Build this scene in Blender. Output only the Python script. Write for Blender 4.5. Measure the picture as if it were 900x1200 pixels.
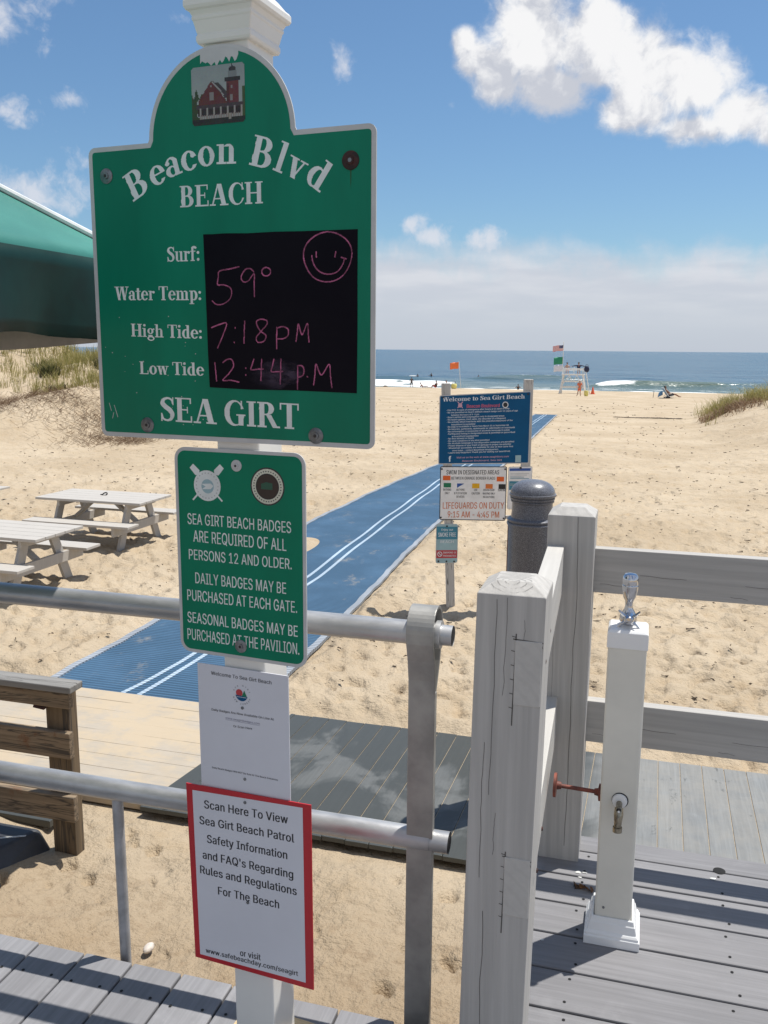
import bpy, bmesh, math, random
import numpy as np
from mathutils import Vector, Matrix
R = math.radians
random.seed(7); rng = np.random.default_rng(7)
for o in list(bpy.data.objects): bpy.data.objects.remove(o)
scene = bpy.context.scene
col = scene.collection

# ------------------------------------------------------------------ camera
# X runs along the shore (right), Y runs out to sea, Z up; boardwalk deck at z = 0
CAM_H = 1.65
cam = bpy.data.cameras.new('camera'); camo = bpy.data.objects.new('camera', cam); col.objects.link(camo)
cam.sensor_fit = 'VERTICAL'; cam.sensor_height = 24; cam.lens = 21.0
cam.clip_start = 0.05; cam.clip_end = 60000
yaw, pitch, roll = R(16.0), R(10.29), R(0.46)
fw = Vector((-math.sin(yaw) * math.cos(pitch), math.cos(yaw) * math.cos(pitch), -math.sin(pitch)))
r0 = Vector((math.cos(yaw), math.sin(yaw), 0)); u0 = r0.cross(fw)
rt = r0 * math.cos(roll) + u0 * math.sin(roll); up = -r0 * math.sin(roll) + u0 * math.cos(roll)
mw = Matrix((rt, up, -fw)).transposed().to_4x4(); mw.translation = Vector((0, 0, CAM_H))
camo.matrix_world = mw
scene.camera = camo

# ------------------------------------------------------------------ light and exposure
SUN_AZ, SUN_EL = R(44.5), R(69.3)
SKY = 0.082
scene.view_settings.view_transform = 'Standard'; scene.view_settings.look = 'None'
scene.view_settings.gamma = 1; scene.view_settings.use_curve_mapping = False
scene.view_settings.exposure = 0.34
sl = bpy.data.lights.new('sun', 'SUN'); sl.energy = 4.2; sl.angle = R(0.5); sl.color = (1, .965, .9)
so = bpy.data.objects.new('sun', sl); col.objects.link(so)
so.rotation_euler = (math.pi / 2 - SUN_EL, 0, math.pi - SUN_AZ)
TOSUN = Vector((math.sin(SUN_AZ) * math.cos(SUN_EL), math.cos(SUN_AZ) * math.cos(SUN_EL), math.sin(SUN_EL)))
so.rotation_euler = TOSUN.to_track_quat('Z', 'Y').to_euler()

class NT:
    """small node-expression helper"""
    def __init__(s, tree): s.t = tree; s.n = tree.nodes; s.l = tree.links
    def new(s, typ, **kw):
        n = s.n.new(typ)
        for k, v in kw.items(): setattr(n, k, v)
        return n
    def put(s, sock, v):
        if isinstance(v, bpy.types.NodeSocket): s.l.new(v, sock)
        elif v is not None: sock.default_value = v
    def m(s, op, a, b=None, c=None, clamp=False):
        n = s.new('ShaderNodeMath', operation=op, use_clamp=clamp)
        for i, v in enumerate((a, b, c)):
            if v is not None: s.put(n.inputs[i], v)
        return n.outputs[0]
    def vm(s, op, a, b=None, scale=None):
        n = s.new('ShaderNodeVectorMath', operation=op)
        s.put(n.inputs[0], a)
        if b is not None: s.put(n.inputs[1], b)
        if scale is not None: s.put(n.inputs['Scale'], scale)
        return n.outputs[0]
    def mix(s, f, a, b, blend='MIX'):
        n = s.new('ShaderNodeMix', data_type='RGBA', blend_type=blend)
        s.put(n.inputs[0], f)
        for sock, v in ((n.inputs[6], a), (n.inputs[7], b)):
            if not isinstance(v, bpy.types.NodeSocket) and len(v) == 3: v = (*v, 1)
            s.put(sock, v)
        return n.outputs[2]
    def noise(s, vec, scale, detail=4, rough=.55, dist=0, out=0):
        n = s.new('ShaderNodeTexNoise'); s.put(n.inputs['Vector'], vec)
        n.inputs['Scale'].default_value = scale; n.inputs['Detail'].default_value = detail
        n.inputs['Roughness'].default_value = rough; n.inputs['Distortion'].default_value = dist
        return n.outputs[out]
    def ss(s, x, a, b, lo=0., hi=1.):
        n = s.new('ShaderNodeMapRange', interpolation_type='SMOOTHSTEP')
        s.put(n.inputs[0], x)
        for i, v in enumerate((a, b, lo, hi)): s.put(n.inputs[i + 1], v)
        return n.outputs[0]
    def coord(s, scale=(1, 1, 1), kind='Object'):
        tc = s.new('ShaderNodeTexCoord'); mp = s.new('ShaderNodeMapping')
        s.l.new(tc.outputs[kind], mp.inputs[0]); mp.inputs['Scale'].default_value = scale
        return mp.outputs[0]

world = bpy.data.worlds.new('World'); scene.world = world; world.use_nodes = True
w = NT(world.node_tree); w.n.clear()
sky = w.new('ShaderNodeTexSky', sky_type='NISHITA'); sky.sun_disc = False
sky.sun_elevation = SUN_EL; sky.sun_rotation = SUN_AZ; sky.altitude = 0
sky.air_density = 1.0; sky.dust_density = 0.6; sky.ozone_density = 1.6
tc = w.new('ShaderNodeTexCoord'); D = tc.outputs['Generated']
sep = w.new('ShaderNodeSeparateXYZ'); w.l.new(D, sep.inputs[0])
az = w.m('DEGREES', w.m('ARCTAN2', sep.outputs[0], sep.outputs[1]))
el = w.m('DEGREES', w.m('ARCSINE', sep.outputs[2]))
def cloud_noise(vec, sc): return w.noise(vec, sc, 9, .6)
wv = w.noise(D, 9, 5, .6, out=1)
Dw = w.vm('ADD', D, w.vm('SCALE', w.vm('SUBTRACT', wv, (.5, .5, .5)), scale=.06))
def blobs(lst):
    out = None
    for a, e, ra, re in lst:
        x = w.m('DIVIDE', w.m('SUBTRACT', az, a), ra); y = w.m('DIVIDE', w.m('SUBTRACT', el, e), re)
        d = w.m('SUBTRACT', 1.0, w.m('SQRT', w.m('ADD', w.m('MULTIPLY', x, x), w.m('MULTIPLY', y, y))))
        out = d if out is None else w.m('SMOOTH_MAX', out, d, .25)
    return out
n1 = cloud_noise(Dw, 17); n1b = cloud_noise(w.vm('ADD', Dw, (.006, .006, .012)), 17)
n2 = cloud_noise(Dw, 46)
relief = w.m('SUBTRACT', n1, n1b)
cum = blobs([(-7.3, 17.6, 3.4, 3.6), (-4.2, 17.0, 3.4, 3.0), (-1.2, 15.6, 3.4, 2.6), (1.9, 14.6, 3.0, 2.3), (4.2, 13.0, 2.6, 1.7), (-5.6, 14.8, 2.8, 1.7),
             (-1.5, 13.6, 2.6, 1.5), (-3.9, 15.6, 2.2, 1.5), (-10.6, 16.4, 1.6, 1.3), (.6, 15.8, 2.2, 1.4), (-9.6, 15.9, 1.9, 1.9), (-11.5, 17.3, 1.0, 1.0), (6.6, 12.1, 2.4, 1.2), (2.2, 12.4, 2.6, 1.2)])
dens = w.m('ADD', w.m('ADD', cum, w.m('MULTIPLY', w.m('SUBTRACT', n1, .5), 1.45)), w.m('MULTIPLY', w.m('SUBTRACT', n2, .5), .50))
a_cum = w.m('POWER', w.ss(dens, -.06, .50), 1.15)
wis = blobs([(-18.5, 16.2, 1.0, 1.1), (-34.4, 13.6, 1.6, .7), (-37.8, 17.4, 2.6, 2.2), (-35.0, 18.9, 2.4, .9), (-37.4, 12.4, 1.4, 1.0), (-36.6, 8.6, 5.2, 2.2), (-31.8, 8.0, 2.2, 1.5),
             (-14.6, 7.5, 1.0, .6), (-13.3, 6.8, 1.1, .55), (-10.4, 6.8, 2.0, .8), (-12.1, 14.1, .7, .7), (-33, 10.2, 2.5, .5), (-28, 18.2, 1.6, .6), (14, 17, 4, 3), (24, 10, 6, 3), (-50, 12, 6, 3)])
dw = w.m('ADD', w.m('ADD', wis, w.m('MULTIPLY', w.m('SUBTRACT', n1, .5), 4.6)), w.m('MULTIPLY', w.m('SUBTRACT', n2, .5), 2.4))
a_wis = w.m('MULTIPLY', w.ss(dw, .05, 1.5), .80)
bank_edge = w.m('ADD', w.m('ADD', 5.9, w.m('MULTIPLY', w.m('SUBTRACT', w.noise(D, 7, 3, .5), .5), 2.2)), w.m('MULTIPLY', w.m('SUBTRACT', n1, .5), 4.2))
a_bank = w.m('MULTIPLY', w.ss(w.m('SUBTRACT', bank_edge, el), -1.0, 1.9), .90)
CL = 8.4
m9 = w.noise(Dw, 10, 4, .5); m9b = w.noise(w.vm('ADD', Dw, (.012, -.004, .022)), 10, 4, .5)
bright = w.m('ADD', w.m('ADD', w.ss(dens, .0, .8, .66, .84), w.m('MULTIPLY', w.m('SUBTRACT', m9, m9b), 2.6)), w.m('ADD', w.m('MULTIPLY', relief, 1.6), w.ss(w.m('ADD', el, w.m('MULTIPLY', az, .24)), 12.2, 16.2, -.16, .16)))
c_cum = w.mix(w.ss(bright, .50, 1.0), (CL * .66, CL * .69, CL * .77), (CL * 1.06, CL * 1.06, CL * 1.07))
c_wis = (CL * .86, CL * .88, CL * .95)
c_bank = w.mix(w.ss(el, 0, 5.5), (CL * .64, CL * .69, CL * .79), w.mix(w.ss(w.noise(w.vm('MULTIPLY', D, (1, 1, 6)), 9, 4, .5), .35, .7), (CL * .72, CL * .74, CL * .82), (CL * .86, CL * .86, CL * .91)))
skyc = w.mix(1.0, sky.outputs[0], (.76, .96, 1.09), 'MULTIPLY')
away = w.ss(w.m('ABSOLUTE', w.m('WRAP', w.m('ADD', az, 16.), 180., -180.)), 48, 95)        # unseen broken cloud added behind the camera for neutral fill light
a_fill_cloud = w.m('MULTIPLY', w.m('MULTIPLY', away, w.ss(w.noise(Dw, 2.6, 6, .6), .38, .62)), .85)
skyc = w.mix(a_fill_cloud, skyc, (CL * .74, CL * .74, CL * .76))
c = w.mix(a_bank, skyc, c_bank); c = w.mix(a_wis, c, c_wis); c = w.mix(a_cum, c, c_cum)
bg = w.new('ShaderNodeBackground'); w.l.new(c, bg.inputs[0]); bg.inputs[1].default_value = SKY
wo = w.new('ShaderNodeOutputWorld'); w.l.new(bg.outputs[0], wo.inputs[0])

# ------------------------------------------------------------------ materials
def new_mat(name):
    m = bpy.data.materials.new(name); m.use_nodes = True
    t = NT(m.node_tree); b = m.node_tree.nodes['Principled BSDF']
    return m, t, b
def rgb(c): return (*c, 1)
def mat(name, c, rough=.6, metal=0., var=.12, vscale=6., bump=.0, bscale=60., stretch=(1, 1, 1), c2=None, spec=.5, island=0., stain=0., trans=0.):
    """general surface: colour varied by noise (c2 = second tone), fine bump, optional per-piece variation"""
    m, t, b = new_mat(name)
    v = t.coord(stretch)
    n = t.noise(v, vscale, 5, .6)
    c2 = c2 or tuple(max(0, x * (1 - 2 * var)) for x in c)
    cc = t.mix(t.ss(n, .3, .7), c2, tuple(min(1, x * (1 + var * .6)) for x in c))
    if stain:
        s = t.ss(t.noise(t.coord((1, 1, 1)), vscale * .45, 6, .65), .52, .75, 0, stain)
        cc = t.mix(s, cc, tuple(x * .55 for x in c))
    if island:
        g = t.new('ShaderNodeNewGeometry')
        f = t.m('MULTIPLY_ADD', g.outputs['Random Per Island'], island * 2, 1 - island)
        cc = t.mix(1.0, cc, t.vm('SCALE', (1, 1, 1), scale=f), 'MULTIPLY')
    t.put(b.inputs['Base Color'], cc)
    t.put(b.inputs['Roughness'], t.ss(n, .2, .8, max(0, rough - .07), min(1, rough + .07)))
    b.inputs['Metallic'].default_value = metal; b.inputs['Specular IOR Level'].default_value = spec
    if bump:
        bn = t.new('ShaderNodeBump'); bn.inputs['Strength'].default_value = bump; bn.inputs['Distance'].default_value = .004
        t.put(bn.inputs['Height'], t.noise(v, bscale, 5, .6)); t.put(b.inputs['Normal'], bn.outputs[0])
    if trans:
        tr = t.new('ShaderNodeBsdfTranslucent'); t.put(tr.inputs[0], cc); ms = t.new('ShaderNodeMixShader'); ms.inputs[0].default_value = trans
        t.l.new(b.outputs[0], ms.inputs[1]); t.l.new(tr.outputs[0], ms.inputs[2])
        t.l.new(ms.outputs[0], m.node_tree.nodes['Material Output'].inputs[0])
    return m
def attr_mat(name, rough=.5):
    m, t, b = new_mat(name); a = t.new('ShaderNodeVertexColor'); a.layer_name = 'Col'
    n = t.noise(t.coord(), 40, 4, .6)
    t.put(b.inputs['Base Color'], t.mix(t.ss(n, .3, .7, 0, .12), a.outputs[0], (.1, .1, .1))); b.inputs['Roughness'].default_value = rough
    return m

M = {}
# sand: dry, trodden, darker where damp near the water
m, t, b = new_mat('sand'); M['sand'] = m
P = t.coord()
sp = t.new('ShaderNodeSeparateXYZ'); t.l.new(P, sp.inputs[0])
big = t.noise(P, .35, 5, .6); mid = t.noise(P, 2.6, 6, .65); fine = t.noise(P, 160, 3, .7); grit = t.noise(P, 34, 5, .7)
cc = t.mix(t.ss(big, .3, .7), (.435, .345, .238), (.53, .435, .315))
cc = t.mix(t.ss(mid, .48, .78, 0, .5), cc, (.40, .285, .165))
cc = t.mix(t.ss(fine, .62, .80, 0, .35), cc, (.25, .17, .10))
cc = t.mix(t.ss(grit, .66, .80, 0, .40), cc, (.20, .14, .085))
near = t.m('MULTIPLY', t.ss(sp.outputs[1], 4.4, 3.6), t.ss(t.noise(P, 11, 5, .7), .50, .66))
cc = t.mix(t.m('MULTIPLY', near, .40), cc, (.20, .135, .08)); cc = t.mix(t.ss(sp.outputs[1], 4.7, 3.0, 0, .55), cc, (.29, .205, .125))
wet = t.ss(t.m('ADD', sp.outputs[1], t.m('MULTIPLY', big, 14)), 120, 160)
cc = t.mix(t.m('MULTIPLY', wet, .55), cc, (.33, .245, .16))
t.put(b.inputs['Base Color'], cc); b.inputs['Roughness'].default_value = .93; b.inputs['Specular IOR Level'].default_value = .18
vo = t.new('ShaderNodeTexVoronoi'); vo.feature = 'SMOOTH_F1'; t.put(vo.inputs['Vector'], t.vm('ADD', P, t.vm('SCALE', t.noise(P, 3, 3, .6, out=1), scale=.35))); vo.inputs['Scale'].default_value = 2.3
h1 = t.ss(vo.outputs[0], .0, .38)
hh = t.m('ADD', t.m('MULTIPLY', t.m('MULTIPLY', h1, t.ss(t.noise(P, .7, 4, .6), .36, .62, .15, 1.1)), .06), t.m('ADD', t.m('MULTIPLY', mid, .085), t.m('ADD', t.m('MULTIPLY', t.noise(P, 12, 4, .6), .030), t.m('ADD', t.m('MULTIPLY', grit, .016), t.m('MULTIPLY', fine, .003)))))
bn = t.new('ShaderNodeBump'); bn.inputs['Strength'].default_value = 1.0; bn.inputs['Distance'].default_value = 1.0
t.put(bn.inputs['Height'], hh); t.put(b.inputs['Normal'], bn.outputs[0])

# sea with foam mask held on the mesh
m, t, b = new_mat('sea'); M['sea'] = m
P = t.coord(); at = t.new('ShaderNodeAttribute'); at.attribute_name = 'foam'; ag = t.new('ShaderNodeAttribute'); ag.attribute_name = 'shallow'
pn = t.noise(t.coord((.012, .05, 1)), 1, 5, .6)
deep = t.mix(t.ss(pn, .35, .68), (.030, .075, .115), (.060, .125, .170))
wc = t.mix(ag.outputs['Fac'], deep, (.13, .17, .125))
fn = t.noise(t.coord((.5, 1.1, 1)), 1.3, 6, .7)
ff = t.ss(t.m('ADD', at.outputs['Fac'], t.m('MULTIPLY', t.m('SUBTRACT', fn, .5), .9)), .42, .62)
t.put(b.inputs['Base Color'], t.mix(ff, wc, (.82, .83, .82)))
t.put(b.inputs['Roughness'], t.mix(ff, (.22,) * 3, (.9,) * 3)); b.inputs['Specular IOR Level'].default_value = .35
bn = t.new('ShaderNodeBump'); bn.inputs['Strength'].default_value = .9; bn.inputs['Distance'].default_value = 1.
t.put(bn.inputs['Height'], t.m('ADD', t.m('MULTIPLY', t.noise(t.coord((.06, .16, 1)), 1, 4, .55), 2.2), t.m('MULTIPLY', t.noise(t.coord((.5, 1.2, 1)), 1, 4, .6), .28)))
t.put(b.inputs['Normal'], bn.outputs[0])

def board_mat(name, c, axis, island=.10, wet=False):
    """composite board: streaks along the board, scuffs, nothing glossy"""
    m, t, b = new_mat(name)
    st = (40, 1.6, 40) if axis == 'y' else (1.6, 40, 40)
    n = t.noise(t.coord(st), 1.6, 6, .65); sc = t.noise(t.coord(), 4.5, 6, .65); dk = t.noise(t.coord(), 1.3, 4, .6)
    cc = t.mix(t.ss(n, .3, .75), tuple(x * .86 for x in c), tuple(x * 1.12 for x in c))
    cc = t.mix(t.ss(sc, .54, .74, 0, .35), cc, tuple(min(1, x * 1.5 + .02) for x in c))
    cc = t.mix(t.ss(dk, .52, .7, 0, .3), cc, tuple(x * .72 for x in c))
    g = t.new('ShaderNodeNewGeometry')
    cc = t.mix(1., cc, t.vm('SCALE', (1, 1, 1), scale=t.m('MULTIPLY_ADD', g.outputs['Random Per Island'], island * 2, 1 - island)), 'MULTIPLY')
    rough = .72
    if wet:
        nn = t.noise(t.coord((1.3, 1.0, 1)), 1.5, 6, .62, dist=.5); sx = t.new('ShaderNodeSeparateXYZ'); t.l.new(t.coord(), sx.inputs[0])
        reg = t.ss(t.m('ADD', sx.outputs[0], t.m('MULTIPLY', nn, .4)), .18, -.10)          # boards by the shower stay wet
        dryp = t.m('MULTIPLY', t.ss(t.m('ADD', nn, t.m('MULTIPLY', t.m('ABSOLUTE', t.m('SUBTRACT', t.m('ADD', sx.outputs[1], t.m('MULTIPLY', sx.outputs[0], .25)), 5.15)), -.22)),   .42, .54), .40)
        wt = t.m('MULTIPLY', reg, t.m('SUBTRACT', 1., dryp))
        spot = t.m('MULTIPLY', t.ss(t.noise(t.coord((3, 1.2, 1)), 2.0, 7, .75), .60, .64), .6)
        sandy = t.m('MULTIPLY', t.ss(t.noise(t.coord(), 2.4, 6, .7), .35, .7), t.m('SUBTRACT', 1., t.m('MULTIPLY', reg, .8)))
        cc = t.mix(t.m('MULTIPLY', sandy, .5), cc, (.30, .28, .245))
        wt = t.m('MAXIMUM', wt, spot)
        cc = t.mix(t.m('MULTIPLY', wt, .88), cc, (.046, .048, .041))
        t.put(b.inputs['Roughness'], t.mix(wt, (.75,) * 3, (.38,) * 3))
    else: b.inputs['Roughness'].default_value = rough
    t.put(b.inputs['Base Color'], cc); b.inputs['Specular IOR Level'].default_value = .35
    bn = t.new('ShaderNodeBump'); bn.inputs['Strength'].default_value = .35; bn.inputs['Distance'].default_value = .002
    t.put(bn.inputs['Height'], n); t.put(b.inputs['Normal'], bn.outputs[0])
    return m
M['board_out'] = board_mat('grey_composite_board', (.235, .232, .242), 'y')
M['board_along'] = board_mat('grey_composite_board_along', (.215, .211, .218), 'x')
M['board_ramp'] = board_mat('grey_ramp_board', (.205, .212, .212), 'y', .05, wet=True)
M['gap'] = mat('dark_underside', (.03, .028, .026), .95)
# pale planks half buried in blown sand
m, t, b = new_mat('sanded_plank'); M['sanded'] = m
P = t.coord(); sp = t.new('ShaderNodeSeparateXYZ'); t.l.new(P, sp.inputs[0])
gl = t.m('PINGPONG', sp.outputs[1], .0925); n = t.noise(P, 3.2, 6, .65)
line = t.m('MULTIPLY', t.ss(gl, .008, .003), t.ss(t.noise(t.coord((1.1, 4, 1)), 1.6, 5, .6), .38, .55))
sdd = t.ss(t.noise(P, 1.5, 7, .7), .44, .58)
cc = t.mix(t.ss(n, .3, .7), (.46, .38, .285), (.51, .435, .345)); cc = t.mix(t.ss(t.noise(t.coord((3, 30, 3)), 1.5, 5, .6), .45, .7, 0, .55), cc, (.36, .335, .295))
cc = t.mix(t.ss(t.noise(P, 90, 3, .7), .60, .75, 0, .4), cc, (.26, .20, .14)); cc = t.mix(t.m('MULTIPLY', sdd, .75), t.mix(.35, cc, (.30, .285, .255)), (.49, .395, .275)); cc = t.mix(t.m('MULTIPLY', line, .8), cc, (.12, .095, .07)); t.put(b.inputs['Base Color'], cc); b.inputs['Roughness'].default_value = .93; b.inputs['Specular IOR Level'].default_value = .2
bn = t.new('ShaderNodeBump'); bn.inputs['Strength'].default_value = .5; bn.inputs['Distance'].default_value = .01; t.put(bn.inputs['Height'], t.m('SUBTRACT', n, line)); t.put(b.inputs['Normal'], bn.outputs[0])

def wood_mat(name, c, grain, rough=.7, dark=.75, crack=.0, crackc=(.05, .045, .04), stain=None, amt=.5):
    """painted or weathered timber: grain = noise scale vector (small along the timber)"""
    m, t, b = new_mat(name)
    n = t.noise(t.coord(grain), 1, 7, .65); n2 = t.noise(t.coord(), 5, 5, .6); n3 = t.noise(t.coord(tuple(g * .45 for g in grain)), 1, 4, .6, dist=.6)
    cc = t.mix(t.ss(n, .3, .72, 0, amt), c, tuple(x * dark for x in c))
    cc = t.mix(t.ss(n2, .45, .75, 0, .25), cc, tuple(x * .8 for x in c))
    wvn = t.new('ShaderNodeTexWave', wave_type='BANDS', bands_direction='DIAGONAL', wave_profile='SIN'); t.put(wvn.inputs['Vector'], t.coord(tuple(.30 if g > 5 else .012 for g in grain)))
    wvn.inputs['Scale'].default_value = 60; wvn.inputs['Distortion'].default_value = 7; wvn.inputs['Detail'].default_value = 3; wvn.inputs['Detail Scale'].default_value = .6
    cc = t.mix(t.ss(wvn.outputs['Fac'], .55, 1., 0, .22 * amt), cc, tuple(x * .62 for x in c))
    spk = t.ss(t.noise(t.coord(tuple(g * .5 + 3 for g in grain)), 2.2, 6, .75), .66, .74, 0, .45); cc = t.mix(spk, cc, tuple(x * .5 for x in c))
    if crack: cc = t.mix(t.ss(t.m('ABSOLUTE', t.m('SUBTRACT', n3, .5)), crack * .5, crack * .1, 0, .8), cc, crackc)
    if stain: cc = t.mix(t.ss(t.noise(t.coord(), 3.1, 6, .7), .55, .68, 0, .85), cc, stain)
    t.put(b.inputs['Base Color'], cc); b.inputs['Roughness'].default_value = rough; b.inputs['Specular IOR Level'].default_value = .3
    bn = t.new('ShaderNodeBump'); bn.inputs['Strength'].default_value = .45; bn.inputs['Distance'].default_value = .003
    t.put(bn.inputs['Height'], t.m('ADD', n, t.m('MULTIPLY', n2, .5))); t.put(b.inputs['Normal'], bn.outputs[0])
    return m
M['paint_z'] = wood_mat('weathered_white_paint_upright', (.51, .49, .46), (44, 44, 1.1), .72, .76, amt=.8)
M['paint_x'] = wood_mat('weathered_white_paint_rail', (.47, .45, .42), (1.1, 44, 44), .72, .76, amt=.8)
M['paint_y'] = wood_mat('weathered_white_paint_short_rail', (.53, .51, .475), (40, 1.1, 40), .7, .86)
M['table_x'] = wood_mat('painted_table_board', (.49, .46, .42), (1.2, 18, 18), .65, .86)
M['table_leg'] = wood_mat('painted_table_leg', (.47, .44, .40), (14, 14, 2), .7, .82)
M['brown_x'] = wood_mat('weathered_brown_rail', (.30, .225, .15), (1.8, 34, 34), .8, .42, .05, stain=(.17, .055, .018), amt=.9)
M['brown_z'] = wood_mat('weathered_brown_post', (.20, .145, .09), (30, 30, 1.6), .8, .45, .05, stain=(.10, .042, .018), amt=.9)
M['cap_grey'] = wood_mat('weathered_grey_cap', (.27, .26, .245), (1.6, 30, 30), .8, .65, .03, amt=.8)
M['grey_post'] = wood_mat('grey_post', (.56, .54, .51), (22, 22, 1.4), .7, .8, .02)
M['vinyl'] = mat('white_vinyl', (.80, .785, .74), .34, var=.03, vscale=3, spec=.45)
M['vinyl_old'] = mat('cream_vinyl', (.76, .735, .655), .36, var=.05, vscale=3.5, spec=.45, stain=.12)
M['trimwhite'] = mat('white_trim', (.84, .84, .83), .3, var=.02)
M['alu'] = mat('aluminium_sheet', (.52, .53, .53), .42, var=.06, vscale=14, spec=.5)
M['white_sheet'] = mat('white_reflective_edge', (.56, .56, .555), .5, var=.05, vscale=12, spec=.3)
M['green'] = mat('green_reflective_sheet', (.002, .205, .118), .42, var=.10, vscale=1.6, spec=.22, stretch=(3, 3, .7), stain=.10)
M['green2'] = mat('green_sign_face', (.002, .205, .112), .45, var=.06, vscale=5, spec=.18)
M['letter'] = mat('reflective_white_lettering', (.76, .80, .78), .45, var=.06, vscale=20)
M['letter_far'] = mat('white_printed_lettering', (.72, .76, .80), .5, var=.03)
M['chalk'] = mat('black_chalk_panel', (.0035, .0025, .006), .55, var=.3, vscale=7, c2=(.006, .0045, .009), spec=.10)
M['pink'] = mat('pink_chalk', (.46, .115, .235), .9, var=.3, vscale=90)
m, t, b = new_mat('chalk_smear'); M['smear'] = m
sv_ = t.vm('DIVIDE', t.vm('SUBTRACT', t.coord(), (.085, 0, 1.598)), (.075, 1, .036)); rd_ = t.new('ShaderNodeVectorMath', operation='LENGTH'); t.put(rd_.inputs[0], sv_)
t.put(b.inputs['Alpha'], t.m('MULTIPLY', t.ss(rd_.outputs['Value'], 1., .35), t.ss(t.noise(t.coord((1, 1, 2.2)), 34, 5, .65), .3, .7, .1, .75))); b.inputs['Base Color'].default_value = (.075, .052, .085, 1); b.inputs['Roughness'].default_value = .9
M['washer'] = mat('grey_washer', (.23, .24, .25), .42, .7, var=.2, vscale=70, bump=.3)
M['bolt'] = mat('dark_bolt', (.06, .055, .055), .5, .6, var=.2)
M['rust'] = mat('rusty_bolt', (.055, .016, .012), .7, var=.4, vscale=80, c2=(.012, .006, .006))
M['ruststreak'] = mat('rust_streak', (.02, .09, .03), .7)
M['paper'] = mat('white_sheet_sign', (.68, .685, .735), .5, var=.025, vscale=4)
M['ink'] = mat('black_print', (.025, .025, .03), .5)
M['inkgrey'] = mat('grey_print', (.22, .21, .30), .5)
M['red'] = mat('red_border', (.52, .016, .026), .4, var=.06, vscale=5)
M['galv'] = mat('galvanised_pipe', (.50, .50, .50), .40, .55, var=.12, vscale=14, c2=(.37, .37, .37), bump=.12, bscale=50, stretch=(.4, 1, 1), stain=.35)
M['galv_dark'] = mat('galvanised_strap', (.37, .36, .335), .45, .35, var=.18, vscale=7, c2=(.25, .245, .23), bump=.1, bscale=30)
M['steelpost'] = mat('grey_painted_tube', (.45, .45, .46), .5, .3, var=.12, vscale=20)
M['hole'] = mat('dark_hollow', (.012, .012, .012), .9)
M['chrome'] = mat('chrome', (.62, .63, .66), .12, 1., var=.08, vscale=14)
M['brass'] = mat('tarnished_nickel', (.33, .30, .24), .3, 1., var=.25, vscale=50)
M['rod'] = mat('rusty_red_pipe', (.21, .052, .03), .65, var=.3, vscale=40, c2=(.09, .028, .02), bump=.3)
m, t, b = new_mat('speckled_recycled_plastic'); M['speckle'] = m
n = t.noise(t.coord(), 260, 2, .6); g_ = t.noise(t.coord((1, 1, 1)), 6, 4, .6)
cc = t.mix(t.ss(n, .46, .62), (.085, .090, .108), (.225, .235, .268)); t.put(b.inputs['Base Color'], t.mix(t.ss(g_, .4, .8, 0, .35), cc, (.15, .155, .17)))
b.inputs['Roughness'].default_value = .33
# beach mat: fine cross ribs, dusted with sand
def matmat(name, c):
    m, t, b = new_mat(name); P = t.coord(); sp = t.new('ShaderNodeSeparateXYZ'); t.l.new(P, sp.inputs[0])
    rib = t.ss(t.m('PINGPONG', t.m('ADD', sp.outputs[1], t.m('MULTIPLY', t.noise(P, 1.5, 3, .5), .03)), .026), .004, .022)
    n = t.noise(P, 1.1, 6, .65); sd = t.ss(t.noise(t.coord((1, .45, 1)), 2.6, 7, .75), .56, .70, 0, .9)
    cc = t.mix(rib, tuple(x * .62 for x in c), tuple(x * 1.12 for x in c)); cc = t.mix(t.ss(n, .4, .72, 0, .5), cc, tuple(min(1, x * 1.35 + .012) for x in c))
    cc = t.mix(t.m('MULTIPLY', sd, t.m('ADD', .18, t.m('MULTIPLY', t.ss(sp.outputs[1], 12, 6), .25))), cc, (.42, .36, .27))
    t.put(b.inputs['Base Color'], cc); b.inputs['Roughness'].default_value = .75; b.inputs['Specular IOR Level'].default_value = .25
    bn = t.new('ShaderNodeBump'); bn.inputs['Strength'].default_value = .7; bn.inputs['Distance'].default_value = .012; t.put(bn.inputs['Height'], rib); t.put(b.inputs['Normal'], bn.outputs[0])
    return m
M['mat'] = matmat('blue_woven_mat', (.050, .112, .190)); M['matline'] = matmat('pale_blue_stripe', (.40, .50, .60)); M['matedge'] = matmat('grey_mat_edging', (.30, .33, .37))
M['canvas'] = mat('sunlit_green_canvas', (.060, .27, .225), .5, var=.10, vscale=2.5, bump=.15, bscale=300, trans=.12, spec=.4)  # canopy cloth, sunlight put into its paler colour
M['valance'] = mat('shaded_green_canvas', (.005, .034, .030), .5, var=.3, vscale=3, bump=.2, bscale=9, spec=.2)  # same cloth on the valance, its shade put into the darker colour
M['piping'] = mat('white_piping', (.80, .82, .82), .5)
M['flap'] = mat('cream_lining', (.50, .46, .40), .8, var=.12, vscale=6, bump=.6, bscale=7, trans=.35)
M['rubber'] = mat('dark_rubber', (.045, .048, .055), .5, var=.2, vscale=9, bump=.2)
M['whitemark'] = mat('white_line', (.65, .65, .62), .7, var=.2, vscale=60)
M['shell'] = mat('pale_shell', (.62, .55, .48), .6, var=.15, vscale=40, bump=.4)
M['leafb'] = mat('brown_leaf', (.22, .10, .035), .8, var=.5, vscale=60, bump=.5)
M['plate'] = mat('raw_pine', (.62, .47, .27), .7, var=.12, vscale=9, stretch=(2, 30, 30))
M['col'] = attr_mat('printed_picture'); M['flagcol'] = attr_mat('flag_cloth', .85)
def flat(name, c, rough=.6): M[name] = mat(name, c, rough, var=.06)
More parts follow.
